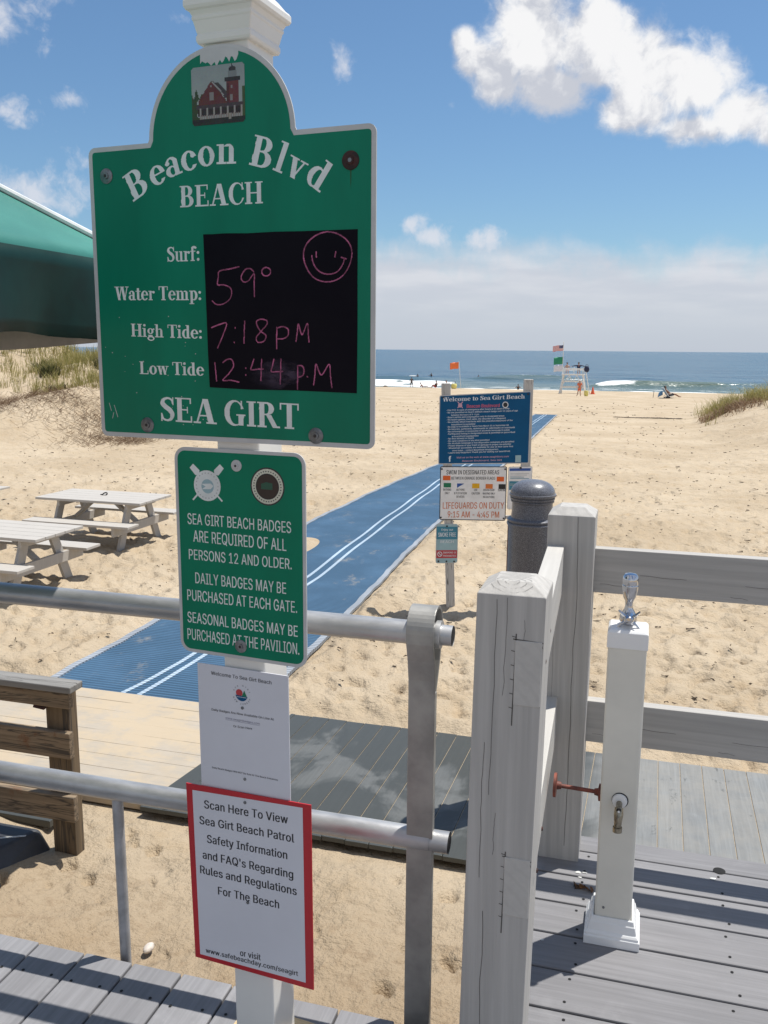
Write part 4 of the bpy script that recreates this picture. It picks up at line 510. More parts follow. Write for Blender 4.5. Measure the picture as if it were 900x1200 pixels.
def glyph(ch):
    rc = lambda a, b, c_, d: (lambda X, Y: (X >= a) & (X <= c_) & (Y >= b) & (Y <= d))
    el_ = lambda cx, cy, rx, ry: (lambda X, Y: ((X - cx) / rx) ** 2 + ((Y - cy) / ry) ** 2 <= 1)
    def stem(x, h=1., b=0., w_=TS, bs=True, tsr=True):
        fs = [rc(x, b, x + w_, h)]
        if bs: fs.append(rc(x - SE, b, x + w_ + SE, b + TH))
        if tsr == 'l': fs.append(lambda X, Y: (X >= x - SE) & (X <= x) & (Y <= h) & (Y >= h - TH - (X - x + SE) * .0))
        elif tsr: fs.append(rc(x - SE, h - TH, x + w_ + SE, h))
        return fs
    def diag(xb, xt, w_, b=0., h=1.): return lambda X, Y: (Y >= b) & (Y <= h) & (X >= xb + (xt - xb) * (Y - b) / (h - b)) & (X <= xb + w_ + (xt - xb) * (Y - b) / (h - b))
    sub = []
    if ch == 'I': P_ = stem(.1); w_ = .42
    elif ch == 'H': P_ = stem(.1) + stem(.62) + [rc(.2, .47, .7, .47 + TH)]; w_ = .94
    elif ch == 'E': P_ = stem(.1) + [rc(.2, 1 - TH, .68, 1), rc(.2, 0, .72, TH), rc(.2, .48, .54, .54), rc(.63, .76, .68, 1), rc(.66, 0, .72, .27), rc(.5, .38, .545, .64)]; w_ = .80
    elif ch == 'L': P_ = stem(.1) + [rc(.2, 0, .70, TH), rc(.645, 0, .70, .30)]; w_ = .76
    elif ch == 'T': P_ = stem(.28, tsr=False) + [rc(.02, 1 - TH, .74, 1), rc(.02, .73, .075, 1), rc(.685, .73, .74, 1)]; w_ = .76
    elif ch in 'BR':
        P_ = stem(.1) + [rc(.2, .48, .38, 1), el_(.38, .745, .29, .255)]
        sub = [rc(.3, .545, .38, .935), el_(.38, .745, .085, .19)]
        if ch == 'B':
            P2 = lambda X, Y: (rc(.2, 0, .4, .545)(X, Y) | el_(.40, .275, .33, .275)(X, Y)) & ~(rc(.3, .065, .4, .48)(X, Y) | el_(.40, .275, .12, .205)(X, Y))
            P_ = [lambda X, Y, q=P_, s_=sub: (np.any([g(X, Y) for g in q], 0) & ~np.any([g(X, Y) for g in s_], 0)), P2]; sub = []; w_ = .80
        else:
            P1 = P_; s1 = sub
            P_ = [lambda X, Y: (np.any([g(X, Y) for g in P1], 0) & ~np.any([g(X, Y) for g in s1], 0)), diag(.62, .36, TS, 0, .5), rc(.62, 0, .9, TH)]; sub = []; w_ = .88
    elif ch == 'C' or ch == 'G':
        P_ = [lambda X, Y: el_(.44, .5, .40, .515)(X, Y) & ~el_(.50, .5, .25, .45)(X, Y) & ~((X > .62) & (Y > .3) & (Y < .68)), rc(.70, .66, .75, 1)]
        w_ = .84
        if ch == 'G': P_ = [lambda X, Y: el_(.44, .5, .40, .515)(X, Y) & ~el_(.50, .5, .25, .45)(X, Y) & ~((X > .62) & (Y > .42) & (Y < .68)), rc(.70, .66, .75, 1), rc(.60, .02, .80, .44), rc(.52, .40, .88, .40 + TH)]; w_ = .92
    elif ch == 'S': P_ = [brush([(.57, .74), (.52, .90), (.36, .955), (.19, .89), (.14, .74), (.26, .60), (.45, .46), (.54, .29), (.48, .11), (.33, .045), (.16, .10), (.10, .28)], [.03, .04, .04, .06, .095, .10, .10, .09, .06, .04, .04, .03]), rc(.555, .68, .605, 1), rc(.06, 0, .11, .33)]; w_ = .66
    elif ch == 'A': P_ = [diag(.08, .38, .075), diag(.60, .36, TS + .03), rc(.22, .29, .62, .29 + TH), rc(-.02, 0, .28, TH), rc(.50, 0, .94, TH)]; w_ = .92
    elif ch == 'D': P_ = [lambda X, Y: (rc(.1, 0, .35, 1)(X, Y) | rc(.0, 0, .3, TH)(X, Y) | rc(0, 1 - TH, .3, 1)(X, Y) | (el_(.34, .5, .46, .5)(X, Y) & (X > .3))) & ~(rc(.3, .065, .35, .935)(X, Y) | (el_(.34, .5, .24, .435)(X, Y) & (X > .3)))]; w_ = .84
    elif ch == 'W': P_ = [diag(.26, .06, TS), diag(.30, .52, .07), diag(.70, .50, TS), diag(.76, 1.0, .07), rc(-.04, 1 - TH, .36, 1), rc(.42, 1 - TH, .78, 1), rc(.86, 1 - TH, 1.16, 1)]; w_ = 1.12
    elif ch == 'w': P_ = [diag(.20, .05, .16, 0, XH), diag(.24, .38, .055, 0, XH), diag(.52, .37, .16, 0, XH), diag(.56, .74, .055, 0, XH), rc(-.04, XH - .05, .28, XH), rc(.32, XH - .05, .56, XH), rc(.64, XH - .05, .88, XH)]; w_ = .86
    elif ch == 'v':
        P_ = [diag(.22, .05, .17, 0, XH), diag(.26, .46, .06, 0, XH), rc(-.04, XH - .05, .30, XH), rc(.34, XH - .05, .62, XH)]; w_ = .60
    elif ch in 'ceo':
        P_ = [lambda X, Y: el_(.31, XH / 2, .29, XH / 2 + .012)(X, Y) & ~el_(.32, XH / 2, .115, XH / 2 - .055)(X, Y)]; w_ = .64
        g0 = P_[0]
        if ch == 'c': P_ = [lambda X, Y: g0(X, Y) & ~((X > .36) & (Y > .17) & (Y < .44)), el_(.46, .50, .085, .085)]; w_ = .60
        if ch == 'e': P_ = [lambda X, Y: g0(X, Y) & ~((X > .34) & (Y > .15) & (Y < .36)), rc(.14, .345, .585, .40)]; w_ = .62
    elif ch == 'a': P_ = [lambda X, Y: el_(.23, .19, .21, .20)(X, Y) & ~el_(.27, .19, .085, .14)(X, Y), rc(.34, .05, .51, .5), lambda X, Y: el_(.29, .48, .22, .21)(X, Y) & (Y > .47) & ~el_(.26, .47, .085, .155)(X, Y), el_(.13, .50, .08, .075), rc(.34, 0, .60, TH)]; w_ = .60
    elif ch == 'd': P_ = [lambda X, Y: el_(.27, XH / 2, .26, XH / 2 + .01)(X, Y) & ~el_(.31, XH / 2, .12, XH / 2 - .06)(X, Y) & (X < .48), rc(.37, 0, .55, 1), rc(.28, 1 - TH, .4, 1), rc(.4, 0, .64, TH)]; w_ = .66
    elif ch == 'p': P_ = [lambda X, Y: el_(.38, XH / 2, .27, XH / 2 + .01)(X, Y) & ~el_(.34, XH / 2, .12, XH / 2 - .06)(X, Y) & (X > .2), rc(.10, -.28, .28, XH), rc(.0, -.28, .38, -.28 + TH), rc(.01, XH - TH, .15, XH)]; w_ = .68
    elif ch == 'g': P_ = [lambda X, Y: el_(.27, .46, .24, .225)(X, Y) & ~el_(.27, .46, .085, .165)(X, Y), lambda X, Y: el_(.29, -.10, .28, .19)(X, Y) & ~el_(.30, -.11, .17, .10)(X, Y), rc(.09, .06, .42, .17), el_(.53, .62, .07, .06), rc(.4, .57, .55, .63)]; w_ = .62
    elif ch == 'i': P_ = stem(.09, XH, tsr='l', w_=.17) + [el_(.175, .90, .10, .10)]; w_ = .38
    elif ch == 'l': P_ = stem(.09, 1, tsr='l', w_=.17); w_ = .38
    elif ch == 't': P_ = [rc(.12, .06, .29, .88), rc(.0, XH - TH, .42, XH), lambda X, Y: el_(.30, .10, .18, .11)(X, Y) & ~el_(.36, .15, .08, .10)(X, Y)]; w_ = .44
    elif ch == 'r': P_ = stem(.09, XH, tsr='l', w_=.17) + [el_(.42, .58, .10, .09), rc(.2, .56, .40, .65)]; w_ = .54
    elif ch == 'f': P_ = stem(.10, .92, tsr=False, w_=.17) + [rc(.0, XH - TH, .42, XH), lambda X, Y: el_(.31, .86, .21, .14)(X, Y) & (Y > .84), el_(.42, .88, .08, .075)]; w_ = .48
    elif ch in 'nmh':
        P_ = stem(.09, 1 if ch == 'h' else XH, tsr='l', w_=.17); xs = [.43] if ch != 'm' else [.43, .77]
        for x in xs:
            P_ += [rc(x, 0, x + .17, .50), rc(x - .08, 0, x + .25, TH), lambda X, Y, x=x: el_(x - .02, .48, .19, .205)(X, Y) & (Y > .47) & ~((X < x) & (Y < .60))]
        w_ = .72 if ch != 'm' else 1.06
    elif ch == 'u': P_ = [rc(.09, .18, .26, XH), rc(.43, 0, .60, XH), rc(.0, XH - TH, .12, XH), rc(.34, XH - TH, .46, XH), rc(.5, 0, .70, TH), lambda X, Y: el_(.28, .20, .19, .21)(X, Y) & (Y < .22) & ~((X > .26) & (Y > .07))]; w_ = .72
    elif ch == ':': P_ = [el_(.15, .10, .10, .10), el_(.15, .56, .10, .10)]; w_ = .32
    else: return None, .30
    fn = lambda X, Y: np.any([g(X, Y) for g in P_], 0)
    return raster(fn, -.12, w_ + .2, -.32, 1.06, 1 / 72), w_
_gc = {}
def gl(ch):
    if ch not in _gc: _gc[ch] = glyph(ch)
    return _gc[ch]
def serif(mb, body, x0, x1, z0, z1, cap, y, mi=0, track=-.005):
    adv = 0; items = []
    for ch in body:
        q, w_ = gl(ch)
        if q: items.append((adv, q))
        adv += w_ + track
    adv -= track; k = (x1 - x0) / adv
    for a, q in items:
        for quad in q: mb.add([(x0 + (a + px) * k, y, z0 + (a + px) * k / (x1 - x0) * (z1 - z0) + py * cap) for px, py in quad], [(0, 1, 2, 3)], mi)
def glyph_at(mb, ch, x, z, cap, wide, rot, y, mi=0):    # one rotated letter, (x, z) = middle of its baseline
    q, w_ = gl(ch); c_, s_ = math.cos(rot), math.sin(rot)
    for quad in q:
        mb.add([(x + ((px - w_ / 2) * wide * c_ - py * cap * s_), y, z + ((px - w_ / 2) * wide * s_ + py * cap * c_)) for px, py in quad], [(0, 1, 2, 3)], mi)
def hand(mb, paths, y, wd=.0019, res=.0008, mi=0):
    for p in paths:
        a = np.array(p); x0, z0 = a.min(0) - .01; x1, z1 = a.max(0) + .01
        for quad in raster(brush(p, [wd, wd * 1.15, wd * .85, wd * 1.05]), x0, x1, z0, z1, res): mb.add([(q[0], y, q[1]) for q in quad], [(0, 1, 2, 3)], mi)
def picture(arr, x0, x1, z0, z1, y, name, matname, parent, fn=None):
    """flat printed picture: one small face per cell, colour held on the mesh"""
    h, w_ = arr.shape[:2]; vs = []; fs = []
    for j in range(h + 1):
        for i in range(w_ + 1):
            p = (x0 + (x1 - x0) * i / w_, y, z1 - (z1 - z0) * j / h); vs.append(fn(*p) if fn else p)
    cols = []
    for j in range(h):
        for i in range(w_):
            if arr.shape[2] == 4 and arr[j, i, 3] < .5: continue
            a = j * (w_ + 1) + i; fs.append((a, a + w_ + 1, a + w_ + 2, a + 1)); cols += [(*arr[j, i, :3], 1)] * 4
    me = bpy.data.meshes.new(name); me.from_pydata(vs, [], fs); me.update()
    ca = me.color_attributes.new('Col', 'FLOAT_COLOR', 'CORNER'); ca.data.foreach_set('color', np.array(cols, 'f').ravel())
    me.materials.append(M[matname]); o = bpy.data.objects.new(name, me); col.objects.link(o); o.parent = parent
    return o
def disc(mb, cx, cz, r, y, mi=0, n=28, r2=None):
    if r2 is None: mb.add([(cx + r * math.cos(2 * math.pi * k / n), y, cz + r * math.sin(2 * math.pi * k / n)) for k in range(n)], [tuple(range(n))], mi)
    else:
        v = [(cx + q * math.cos(2 * math.pi * k / n), y, cz + q * math.sin(2 * math.pi * k / n)) for q in (r, r2) for k in range(n)]
        mb.add(v, [(k, (k + 1) % n, n + (k + 1) % n, n + k) for k in range(n)], mi)

# ================================================================== THE SETTING
SZ0, SS = -1.10, -.024
def sst(x, a, b): t_ = np.clip((x - a) / (b - a), 0, 1); return t_ * t_ * (3 - 2 * t_)
def base_z(u, v):
    u = np.asarray(u, float); v = np.asarray(v, float)
    z = SZ0 + SS * np.clip(v, 0, 30) - .019 * np.clip(v - 30, 0, 94) - .055 * np.clip(v - 124, 0, 120) - .004 * np.clip(v - 244, 0, 3000)
    dl = 3.3 * np.exp(-((v - 43) / 8.5) ** 2) * sst(u, -17, -25) + .9 * np.exp(-((v - 31) / 5) ** 2) * sst(u, -18, -24)
    dl = dl * (1 + .16 * np.sin(u * .55 + 1) + .10 * np.sin(u * 1.3))
    dr = 1.5 * np.exp(-((v - 50) / 17) ** 2) * sst(u, 1.5, 11) + .55 * np.exp(-((v - 32) / 13) ** 2) * sst(u, 1.6, 9) + .62 * np.exp(-((v - 54) / 7) ** 2) * sst(u, 2.6, 5.4)
    return z + dl + dr
def gz(u, v): return float(base_z(u, v))
MATL = [(6.28, -4.84), (7.5, -4.9), (10, -5.08), (13.2, -5.15), (13.9, -5.62), (16, -5.70), (20, -5.79), (26, -5.74), (40, -6.12), (57.5, -6.53)]
MATR = [(6.28, -2.93), (7.5, -3.0), (9.5, -3.10), (12, -3.28), (14.7, -3.45), (25, -3.86), (40, -4.5), (57.5, -5.21)]
itp = lambda T, v: np.interp(v, [p[0] for p in T], [p[1] for p in T])

def lattice_noise(u, v, s, seed):
    r_ = np.random.default_rng(seed); G = r_.random((256, 256)); x = u / s; y = v / s; i = np.floor(x).astype(int); j = np.floor(y).astype(int); a = x - i; b_ = y - j
    a = a * a * (3 - 2 * a); b_ = b_ * b_ * (3 - 2 * b_); g = lambda p, q: G[p % 256, q % 256]
    return (g(i, j) * (1 - a) + g(i + 1, j) * a) * (1 - b_) + (g(i, j + 1) * (1 - a) + g(i + 1, j + 1) * a) * b_ - .5
angs = np.radians(np.concatenate((np.arange(-180, -52, 4), np.arange(-52, 19, .17), np.arange(19, 180.1, 4))))
rad = [.5]
while rad[-1] < 420: rad.append(rad[-1] * 1.0082 + .002)
rad = np.array(rad); AA, RR = np.meshgrid(angs, rad); GU = RR * np.sin(AA); GV = RR * np.cos(AA)
GZ = base_z(GU, GV)
onmat = np.minimum(sst(GU, itp(MATL, GV) - .35, itp(MATL, GV) + .02), sst(GU, itp(MATR, GV) + .30, itp(MATR, GV) - .02)) * sst(GV, 6.2, 6.4) * sst(GV, 57.6, 57.2)
onplat = sst(GV, 4.2, 4.6) * sst(GV, 6.7, 6.35) * sst(GU, -6.5, -5.2)
calm = 1 - np.maximum(onmat, onplat)
nz = .10 * lattice_noise(GU, GV, 2.7, 1) + .055 * lattice_noise(GU, GV, 1.05, 2) + .045 * lattice_noise(GU, GV, .42, 3) * sst(RR, 60, 20) + .015 * lattice_noise(GU, GV, .17, 9) * sst(RR, 25, 8)
pit = np.zeros_like(GZ)
for _ in range(21000):       # footprints: small hollows with a raised rim
    r_ = 2.6 * (60 / 2.6) ** rng.random(); a_ = R(rng.uniform(-52, 18)); pu, pv = r_ * math.sin(a_), r_ * math.cos(a_)
    L = rng.uniform(.07, .17); W_ = L * rng.uniform(.40, .7); th = rng.uniform(0, math.pi); dp = rng.uniform(.015, .055) * min(1, .55 + r_ * .03)
    i0, i1 = np.searchsorted(rad, [r_ - .5, r_ + .5]); j0, j1 = np.searchsorted(angs, [a_ - .5 / r_, a_ + .5 / r_])
    du = GU[i0:i1, j0:j1] - pu; dv = GV[i0:i1, j0:j1] - pv
    q = ((du * math.cos(th) + dv * math.sin(th)) / L) ** 2 + ((-du * math.sin(th) + dv * math.cos(th)) / W_) ** 2
    pit[i0:i1, j0:j1] += dp * (-np.exp(-q * 1.3) + .55 * np.exp(-(np.sqrt(q) - 1.5) ** 2 * 4))
GZ = GZ + (nz + np.clip(pit, -.085, .05)) * calm * sst(-GV, -130, -112) - .035 * (1 - calm)
bank = .075 * np.exp(-((GU - itp(MATR, GV) - .22) / .16) ** 2) * sst(GV, 6.3, 6.8) + .06 * np.exp(-((GU - itp(MATL, GV) + .2) / .16) ** 2) * sst(GV, 6.3, 6.8)
GZ = GZ + bank * (.6 + lattice_noise(GU, GV, .8, 5) * 1.4) * sst(GV, 58, 50)
for v0_, sl, dp in ((9.2, -.10, .030), (10.6, -.07, .024), (12.3, -.13, .034), (13.0, -.13, .034), (16.0, -.05, .030), (17.4, -.09, .03), (21.5, -.12, .035), (22.6, -.12, .035), (27, .05, .04)):   # old wheel ruts
    d_ = GV - v0_ - sl * GU - .25 * np.sin(GU * .35 + v0_); GZ = GZ + dp * (-np.exp(-(d_ / .10) ** 2) + .5 * np.exp(-((np.abs(d_) - .22) / .09) ** 2)) * sst(GU, -1.2, .8) * (.4 + 1.2 * np.abs(lattice_noise(GU, GV, 2.1, 61))) * calm
    d_ = d_ - 12; GZ = GZ + dp * 1.3 * (-np.exp(-(d_ / .14) ** 2) + .5 * np.exp(-((np.abs(d_) - .3) / .12) ** 2)) * sst(GU, -8.5, -11) * (.4 + 1.2 * np.abs(lattice_noise(GU, GV, 3.1, 62)))
# wind-blown drift lying over the edge of the mat
GZ = GZ + .13 * np.exp(-(((GU + 5.15) / .55) ** 2 + ((GV - 12.6) / 1.2) ** 2) * 1.4)
na, nr = len(angs), len(rad); idx = np.arange(nr * na).reshape(nr, na)
q = np.stack((idx[:-1, :-1], idx[:-1, 1:], idx[1:, 1:], idx[1:, :-1]), -1).reshape(-1, 4)
me = bpy.data.meshes.new('sand'); me.vertices.add(nr * na + 1); me.vertices.foreach_set('co', np.concatenate((np.stack((GU, GV, GZ), -1).reshape(-1), [0, 0, SZ0])))
fan = [(nr * na, i + 1, i) for i in range(na - 1)]
ln = np.concatenate((np.full(len(q), 4), np.full(len(fan), 3))); lv = np.concatenate((q[:, ::-1].ravel(), np.array(fan).ravel()))
me.loops.add(len(lv)); me.loops.foreach_set('vertex_index', lv.astype('i')); me.polygons.add(len(ln))
me.polygons.foreach_set('loop_start', np.concatenate(([0], np.cumsum(ln)[:-1])).astype('i')); me.polygons.foreach_set('loop_total', ln.astype('i'))
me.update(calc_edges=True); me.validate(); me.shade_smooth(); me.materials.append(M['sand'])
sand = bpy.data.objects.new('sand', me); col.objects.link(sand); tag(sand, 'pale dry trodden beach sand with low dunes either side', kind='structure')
if me.polygons[5].normal.z < 0: me.flip_normals()

# sea: waves stand up near the shore
SEA = -4.10
us = np.concatenate((-np.geomspace(30000, 110, 26), np.arange(-105, 75, .9), np.geomspace(76, 30000, 26)))
vs_ = np.concatenate((np.arange(118, 225, .5), np.geomspace(225.6, 40000, 90)))
SU, SV = np.meshgrid(us, vs_)
wob = 3.2 * lattice_noise(SU, SV * 0 + 3, 17, 21) + 1.6 * lattice_noise(SU, SV * 0 + 1, 6, 22)
def ridge(vc, wd, h, ua, ub, soft=6): # steeper on the shore side
    d = SV - vc - wob; return h * np.where(d < 0, np.exp(-(d / (wd * .45)) ** 2), np.exp(-(d / wd) ** 2)) * sst(SU, ua - soft, ua + soft) * sst(SU, ub + soft, ub - soft)
wv1 = ridge(147, 6, .75, -95, -30, 3); wv2 = ridge(152, 5, 1.05, -8, 13, 3); wv3 = ridge(181, 6.5, .95, -33, -12); wv4 = ridge(149, 4, .4, 10, 60); wv5 = ridge(172, 6, .6, -95, -40); wv6 = ridge(168, 6, .45, -2, 34)
SZ = SEA + wv1 + wv2 + wv3 + wv4 + wv5 + wv6 + .30 * lattice_noise(SU, SV, 9, 30) * sst(SV, 2500, 400) * sst(SV, 138, 150) + .12 * lattice_noise(SU, SV, 3.1, 31) * sst(SV, 600, 300)
foam = np.clip(wv1 / .75 * 1.5, 0, 1.1) * .95
foam = np.maximum(foam, .95 * sst(SU, -30, -34) * sst(SV - wob, 138, 141) * sst(SV - wob, 166, 158))
foam = np.maximum(foam, np.where(SV - 152 - wob < 2.6, np.clip(wv2 * 1.25, 0, 1.05), 0) * sst(SU, -9.5, -6.5) * sst(SU, .6, -2.2))
foam = np.maximum(foam, .80 * np.exp(-((SV - 135.5 - wob * .4) / 1.6) ** 2) * (.75 + 1.2 * np.abs(lattice_noise(SU, SV, 14, 41))))
foam = np.maximum(foam, .66 * np.exp(-((SV - 142 - wob * .6) / 1.4) ** 2) * (lattice_noise(SU, SV * 0, 11, 43) > -.12) * sst(SU, -34, -26))
foam = np.maximum(foam, .62 * np.clip((wv3 - .74) * 4, 0, 1))
foam = np.maximum(foam, .60 * np.clip((wv4 - .30) * 8, 0, 1) * (lattice_noise(SU, SV * 0, 8, 44) > .05))
foam = .78 * foam * (1 + 1.1 * lattice_noise(SU, SV, 2.3, 51) + .7 * lattice_noise(SU, SV, 5.5, 52))
shal = np.clip(sst(SV, 200, 136) * .75 + (wv2 + wv3 * .8 + wv1 * .5 + wv6 * .6) * .55, 0, 1) * .85
na, nr = len(us), len(vs_); idx = np.arange(nr * na).reshape(nr, na)
q = np.stack((idx[:-1, :-1], idx[:-1, 1:], idx[1:, 1:], idx[1:, :-1]), -1).reshape(-1, 4)
me = bpy.data.meshes.new('sea'); me.vertices.add(nr * na); me.vertices.foreach_set('co', np.stack((SU, SV, SZ), -1).reshape(-1))
me.loops.add(q.size); me.loops.foreach_set('vertex_index', q.ravel().astype('i')); me.polygons.add(len(q))
me.polygons.foreach_set('loop_start', (np.arange(len(q)) * 4).astype('i')); me.polygons.foreach_set('loop_total', np.full(len(q), 4, 'i'))
me.update(calc_edges=True); me.validate(); me.shade_smooth(); me.materials.append(M['sea'])
for n_, a_ in (('foam', foam), ('shallow', shal)): me.attributes.new(n_, 'FLOAT', 'POINT').data.foreach_set('value', a_.ravel().astype('f'))
sea = bpy.data.objects.new('sea', me); col.objects.link(sea); tag(sea, 'blue grey ocean with small waves breaking near the shore', kind='structure')

# deck of grey composite boards (two runs: boards pointing out to sea on the left, boards along the shore on the right)
mb = MB()
for k in range(-22, 8):
    x0 = -1.546 + .1485 * k
    if x0 + .142 > -.40: break
    mb.box(x0 + .003, x0 + .1455, -3.2, 1.912 + random.uniform(-.003, .003), -.028, random.uniform(-.0015, 0.))
dk = mb.build('deck', 'board_out', bevel=.004); tag(dk, 'grey composite deck boards running towards the sand', kind='structure')
mb = MB(); 
for y0, y1 in ((1.835, 1.872), (.4, .45), (-1.2, -1.15)): mb.box(-5, -.42, y0, y1, -.26, -.030)
mb.box(-5, -.42, -3.2, 1.83, -.05, -.036)
for x in (-4.6, -2.6, -.62): mb.box(x, x + .14, 1.55, 1.69, -1.5, -.05)
tag(mb.build('deck_frame', 'gap'), 'dark framing under the deck boards', kind='structure')
mb = MB(); k = 0
y = 2.835
mb.box(-.31, 4.6, 2.838, 2.935, -.028, -.001)
while y > -3.2:
    mb.box(-.31 + random.uniform(-.004, .004), 4.6, y - .150, y - .003, -.028, random.uniform(-.0015, 0.)); y -= .1545
tag(mb.build('deck', 'board_along', bevel=.004), 'grey composite deck boards running along the shore', kind='structure')
mb = MB()
for x in (-.29, .5, 1.3, 2.1, 2.9, 3.7, 4.5): mb.box(x, x + .045, -3.2, 2.90, -.26, -.030)
mb.box(-.28, 4.6, -3.2, 2.86, -.05, -.036)
for x in (-.1, 2.2, 4.2): mb.box(x, x + .14, 2.55, 2.69, -1.5, -.05)
tag(mb.build('deck_frame', 'gap'), 'dark joists under the deck boards by the fence', kind='structure')
# screw heads and the little drain hole
mb = MB()
for k in range(-14, 8):
    x0 = -1.546 + .1485 * k
    if x0 + .142 > -.40: break
    for yy in (1.80, .42):
        for dx in (.03, .115): mb.lathe([(.0001, .0006), (.0042, .0006), (.0042, 0.)], (x0 + dx, yy + random.uniform(-.008, .008), .0005), 10)
y = 2.835
while y > .8:
    for x in (.1, .52, .95, 1.34): 
        for dy in (-.03, -.12): mb.lathe([(.0001, .0006), (.0042, .0006), (.0042, 0.)], (x + random.uniform(-.012, .012) - .2, y + dy, .0005), 10)
    y -= .1545
mb.lathe([(.0001, .0012), (.017, .0012), (.019, .0005)], (.322, 2.842, .0006), 24)
tag(mb.build('deck_screws', 'hole'), 'dark screw heads and a drain hole in the deck boards', kind='structure')

# walkway of ramp boards at sand level, then planks half covered by blown sand
mb = MB(); zp = gz(-1, 5.4) + .045
z_at = lambda v: SZ0 + SS * v + .040
x = -2.86; pitch_b = .1455
while x < 4.5:
    a0 = x + .002; a1 = x + pitch_b - .002; sh = .0
    y0 = 4.56 + random.uniform(-.006, .006); y1 = 6.27 + random.uniform(-.006, .006)
    dx0, dx1 = (-.02, .16) if x < -2.7 else (0.02, .05)
    mb.hexa([(a0 + dx0, y0, z_at(y0) - .03), (a1 + .02, y0, z_at(y0) - .03), (a1 + .05, y1, z_at(y1) - .03), (a0 + dx1, y1, z_at(y1) - .03),
             (a0 + dx0, y0, z_at(y0)), (a1 + .02, y0, z_at(y0)), (a1 + .05, y1, z_at(y1)), (a0 + dx1, y1, z_at(y1))])
    x += pitch_b
gs = MB(); gs.hexa([(-2.78, 4.60, z_at(4.6) - .05), (4.5, 4.60, z_at(4.6) - .05), (4.5, 6.24, z_at(6.24) - .05), (-2.68, 6.24, z_at(6.24) - .05), (-2.78, 4.60, z_at(4.6) - .0055), (4.5, 4.60, z_at(4.6) - .0055), (4.5, 6.24, z_at(6.24) - .0055), (-2.68, 6.24, z_at(6.24) - .0055)])
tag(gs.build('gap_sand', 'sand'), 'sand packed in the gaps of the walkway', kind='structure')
tag(mb.build('walkway', 'board_ramp', bevel=.003), 'grey boarded walkway partly wet in front of the shower', kind='structure')
mb = MB()
for j in range(9):
    y0 = 4.62 + j * .185; y1 = y0 + .183
    mb.box(-5.4, -2.60 - .10 * (j < 2) + .02 * j, y0, y1, z_at(y0) - .06, z_at(y0 + .09) - .012 + random.uniform(-.002, .002))
tag(mb.build('walkway', 'sanded'), 'pale planks half buried under blown sand', kind='structure')

# ------------------------------------------------------------------ roll-out mat
bm_ = thing('beach_mat', 'long blue woven roll-out mat with white stripes crossing the sand towards the water', 'mat', (-3.9, 6.28, gz(-3.9, 6.28)))
def strip(name, L, Rr, m_, dz, v0, v1, step=.22, parent=bm_, th=.012, edge=0):
    vv = np.arange(v0, v1, step); mb = MB(); vs = []; o = Vector(bm_.location)
    for v in vv:
        w1 = edge * math.sin(v * 5.3) * .5 + edge * math.sin(v * 11.7 + 1) * .5
        for u, dz_ in ((L(v) + w1, dz), (Rr(v) + w1, dz), (Rr(v) + w1, dz - th), (L(v) + w1, dz - th)):
            vs.append((u - o.x, v - o.y, float(base_z(u, v)) + dz_ + .008 * math.sin(v * 2.1) - o.z))
    fs = []
    for i in range(len(vv) - 1):
        for k in range(4): fs.append((i * 4 + k, i * 4 + (k + 1) % 4, i * 4 + 4 + (k + 1) % 4, i * 4 + 4 + k))
    fs += [(0, 3, 2, 1), tuple(len(vs) - 4 + k for k in range(4))]
    mb.add(vs, fs, 0, False); return mb.build(name, m_, parent)
lf = lambda v: float(itp(MATL, v)); rf = lambda v: float(itp(MATR, v))
strip('mat_sheet', lf, rf, 'mat', .022, 6.28, 57.5)
ML1 = [(6.2, -4.10), (6.6, -4.04), (7.2, -4.02), (10.9, -4.17), (15, -4.47), (22, -4.88), (40, -5.42), (57.5, -5.98)]
ML2 = [(6.2, -3.94), (6.6, -3.91), (7.2, -3.905), (10.9, -4.02), (14.4, -4.27), (21, -4.66), (40, -5.24), (57.5, -5.82)]
strip('stripe', lambda v: float(itp(ML1, v)) - .022, lambda v: float(itp(ML1, v)) + .022, 'matline', .0272, 6.29, 57.4, th=.004)
strip('stripe', lambda v: float(itp(ML2, v)) - .022, lambda v: float(itp(ML2, v)) + .022, 'matline', .0272, 6.29, 57.4, th=.004)
strip('edging', lambda v: lf(v) - .045, lambda v: lf(v) + .025, 'matedge', .036, 6.30, 57.4, .1, th=.035, edge=.010)
strip('edging', lambda v: rf(v) - .025, lambda v: rf(v) + .045, 'matedge', .036, 6.30, 57.4, .1, th=.035, edge=.010)

# ------------------------------------------------------------------ dune plants
def blades(mb, x, y, z, n, h, spread, wd, lean=.45, mi=0):
    for _ in range(n):
        a = random.uniform(0, 2 * math.pi); rr = spread * math.sqrt(random.random()); px, py = x + rr * math.cos(a), y + rr * math.sin(a)
        pz = gz(px, py) - .04; hh = h * random.uniform(.5, 1.1); b_ = random.uniform(0, 2 * math.pi); ln_ = lean * hh * random.uniform(.2, 1.2)
        dx, dy = math.cos(b_) * ln_, math.sin(b_) * ln_; c_ = random.uniform(0, math.pi); wx, wy = math.cos(c_) * wd, math.sin(c_) * wd
        k = len(mb.v)
        mb.v += [(px - wx, py - wy, pz), (px + wx, py + wy, pz), (px + dx * .35 + wx * .8, py + dy * .35 + wy * .8, pz + hh * .6), (px + dx * .35 - wx * .8, py + dy * .35 - wy * .8, pz + hh * .6), (px + dx, py + dy, pz + hh * random.uniform(.85, 1))]
        mb.f += [(k, k + 1, k + 2, k + 3), (k + 3, k + 2, k + 4)]; mb.mi += [mi] * 2; mb.sm += [False] * 2
mb = MB()
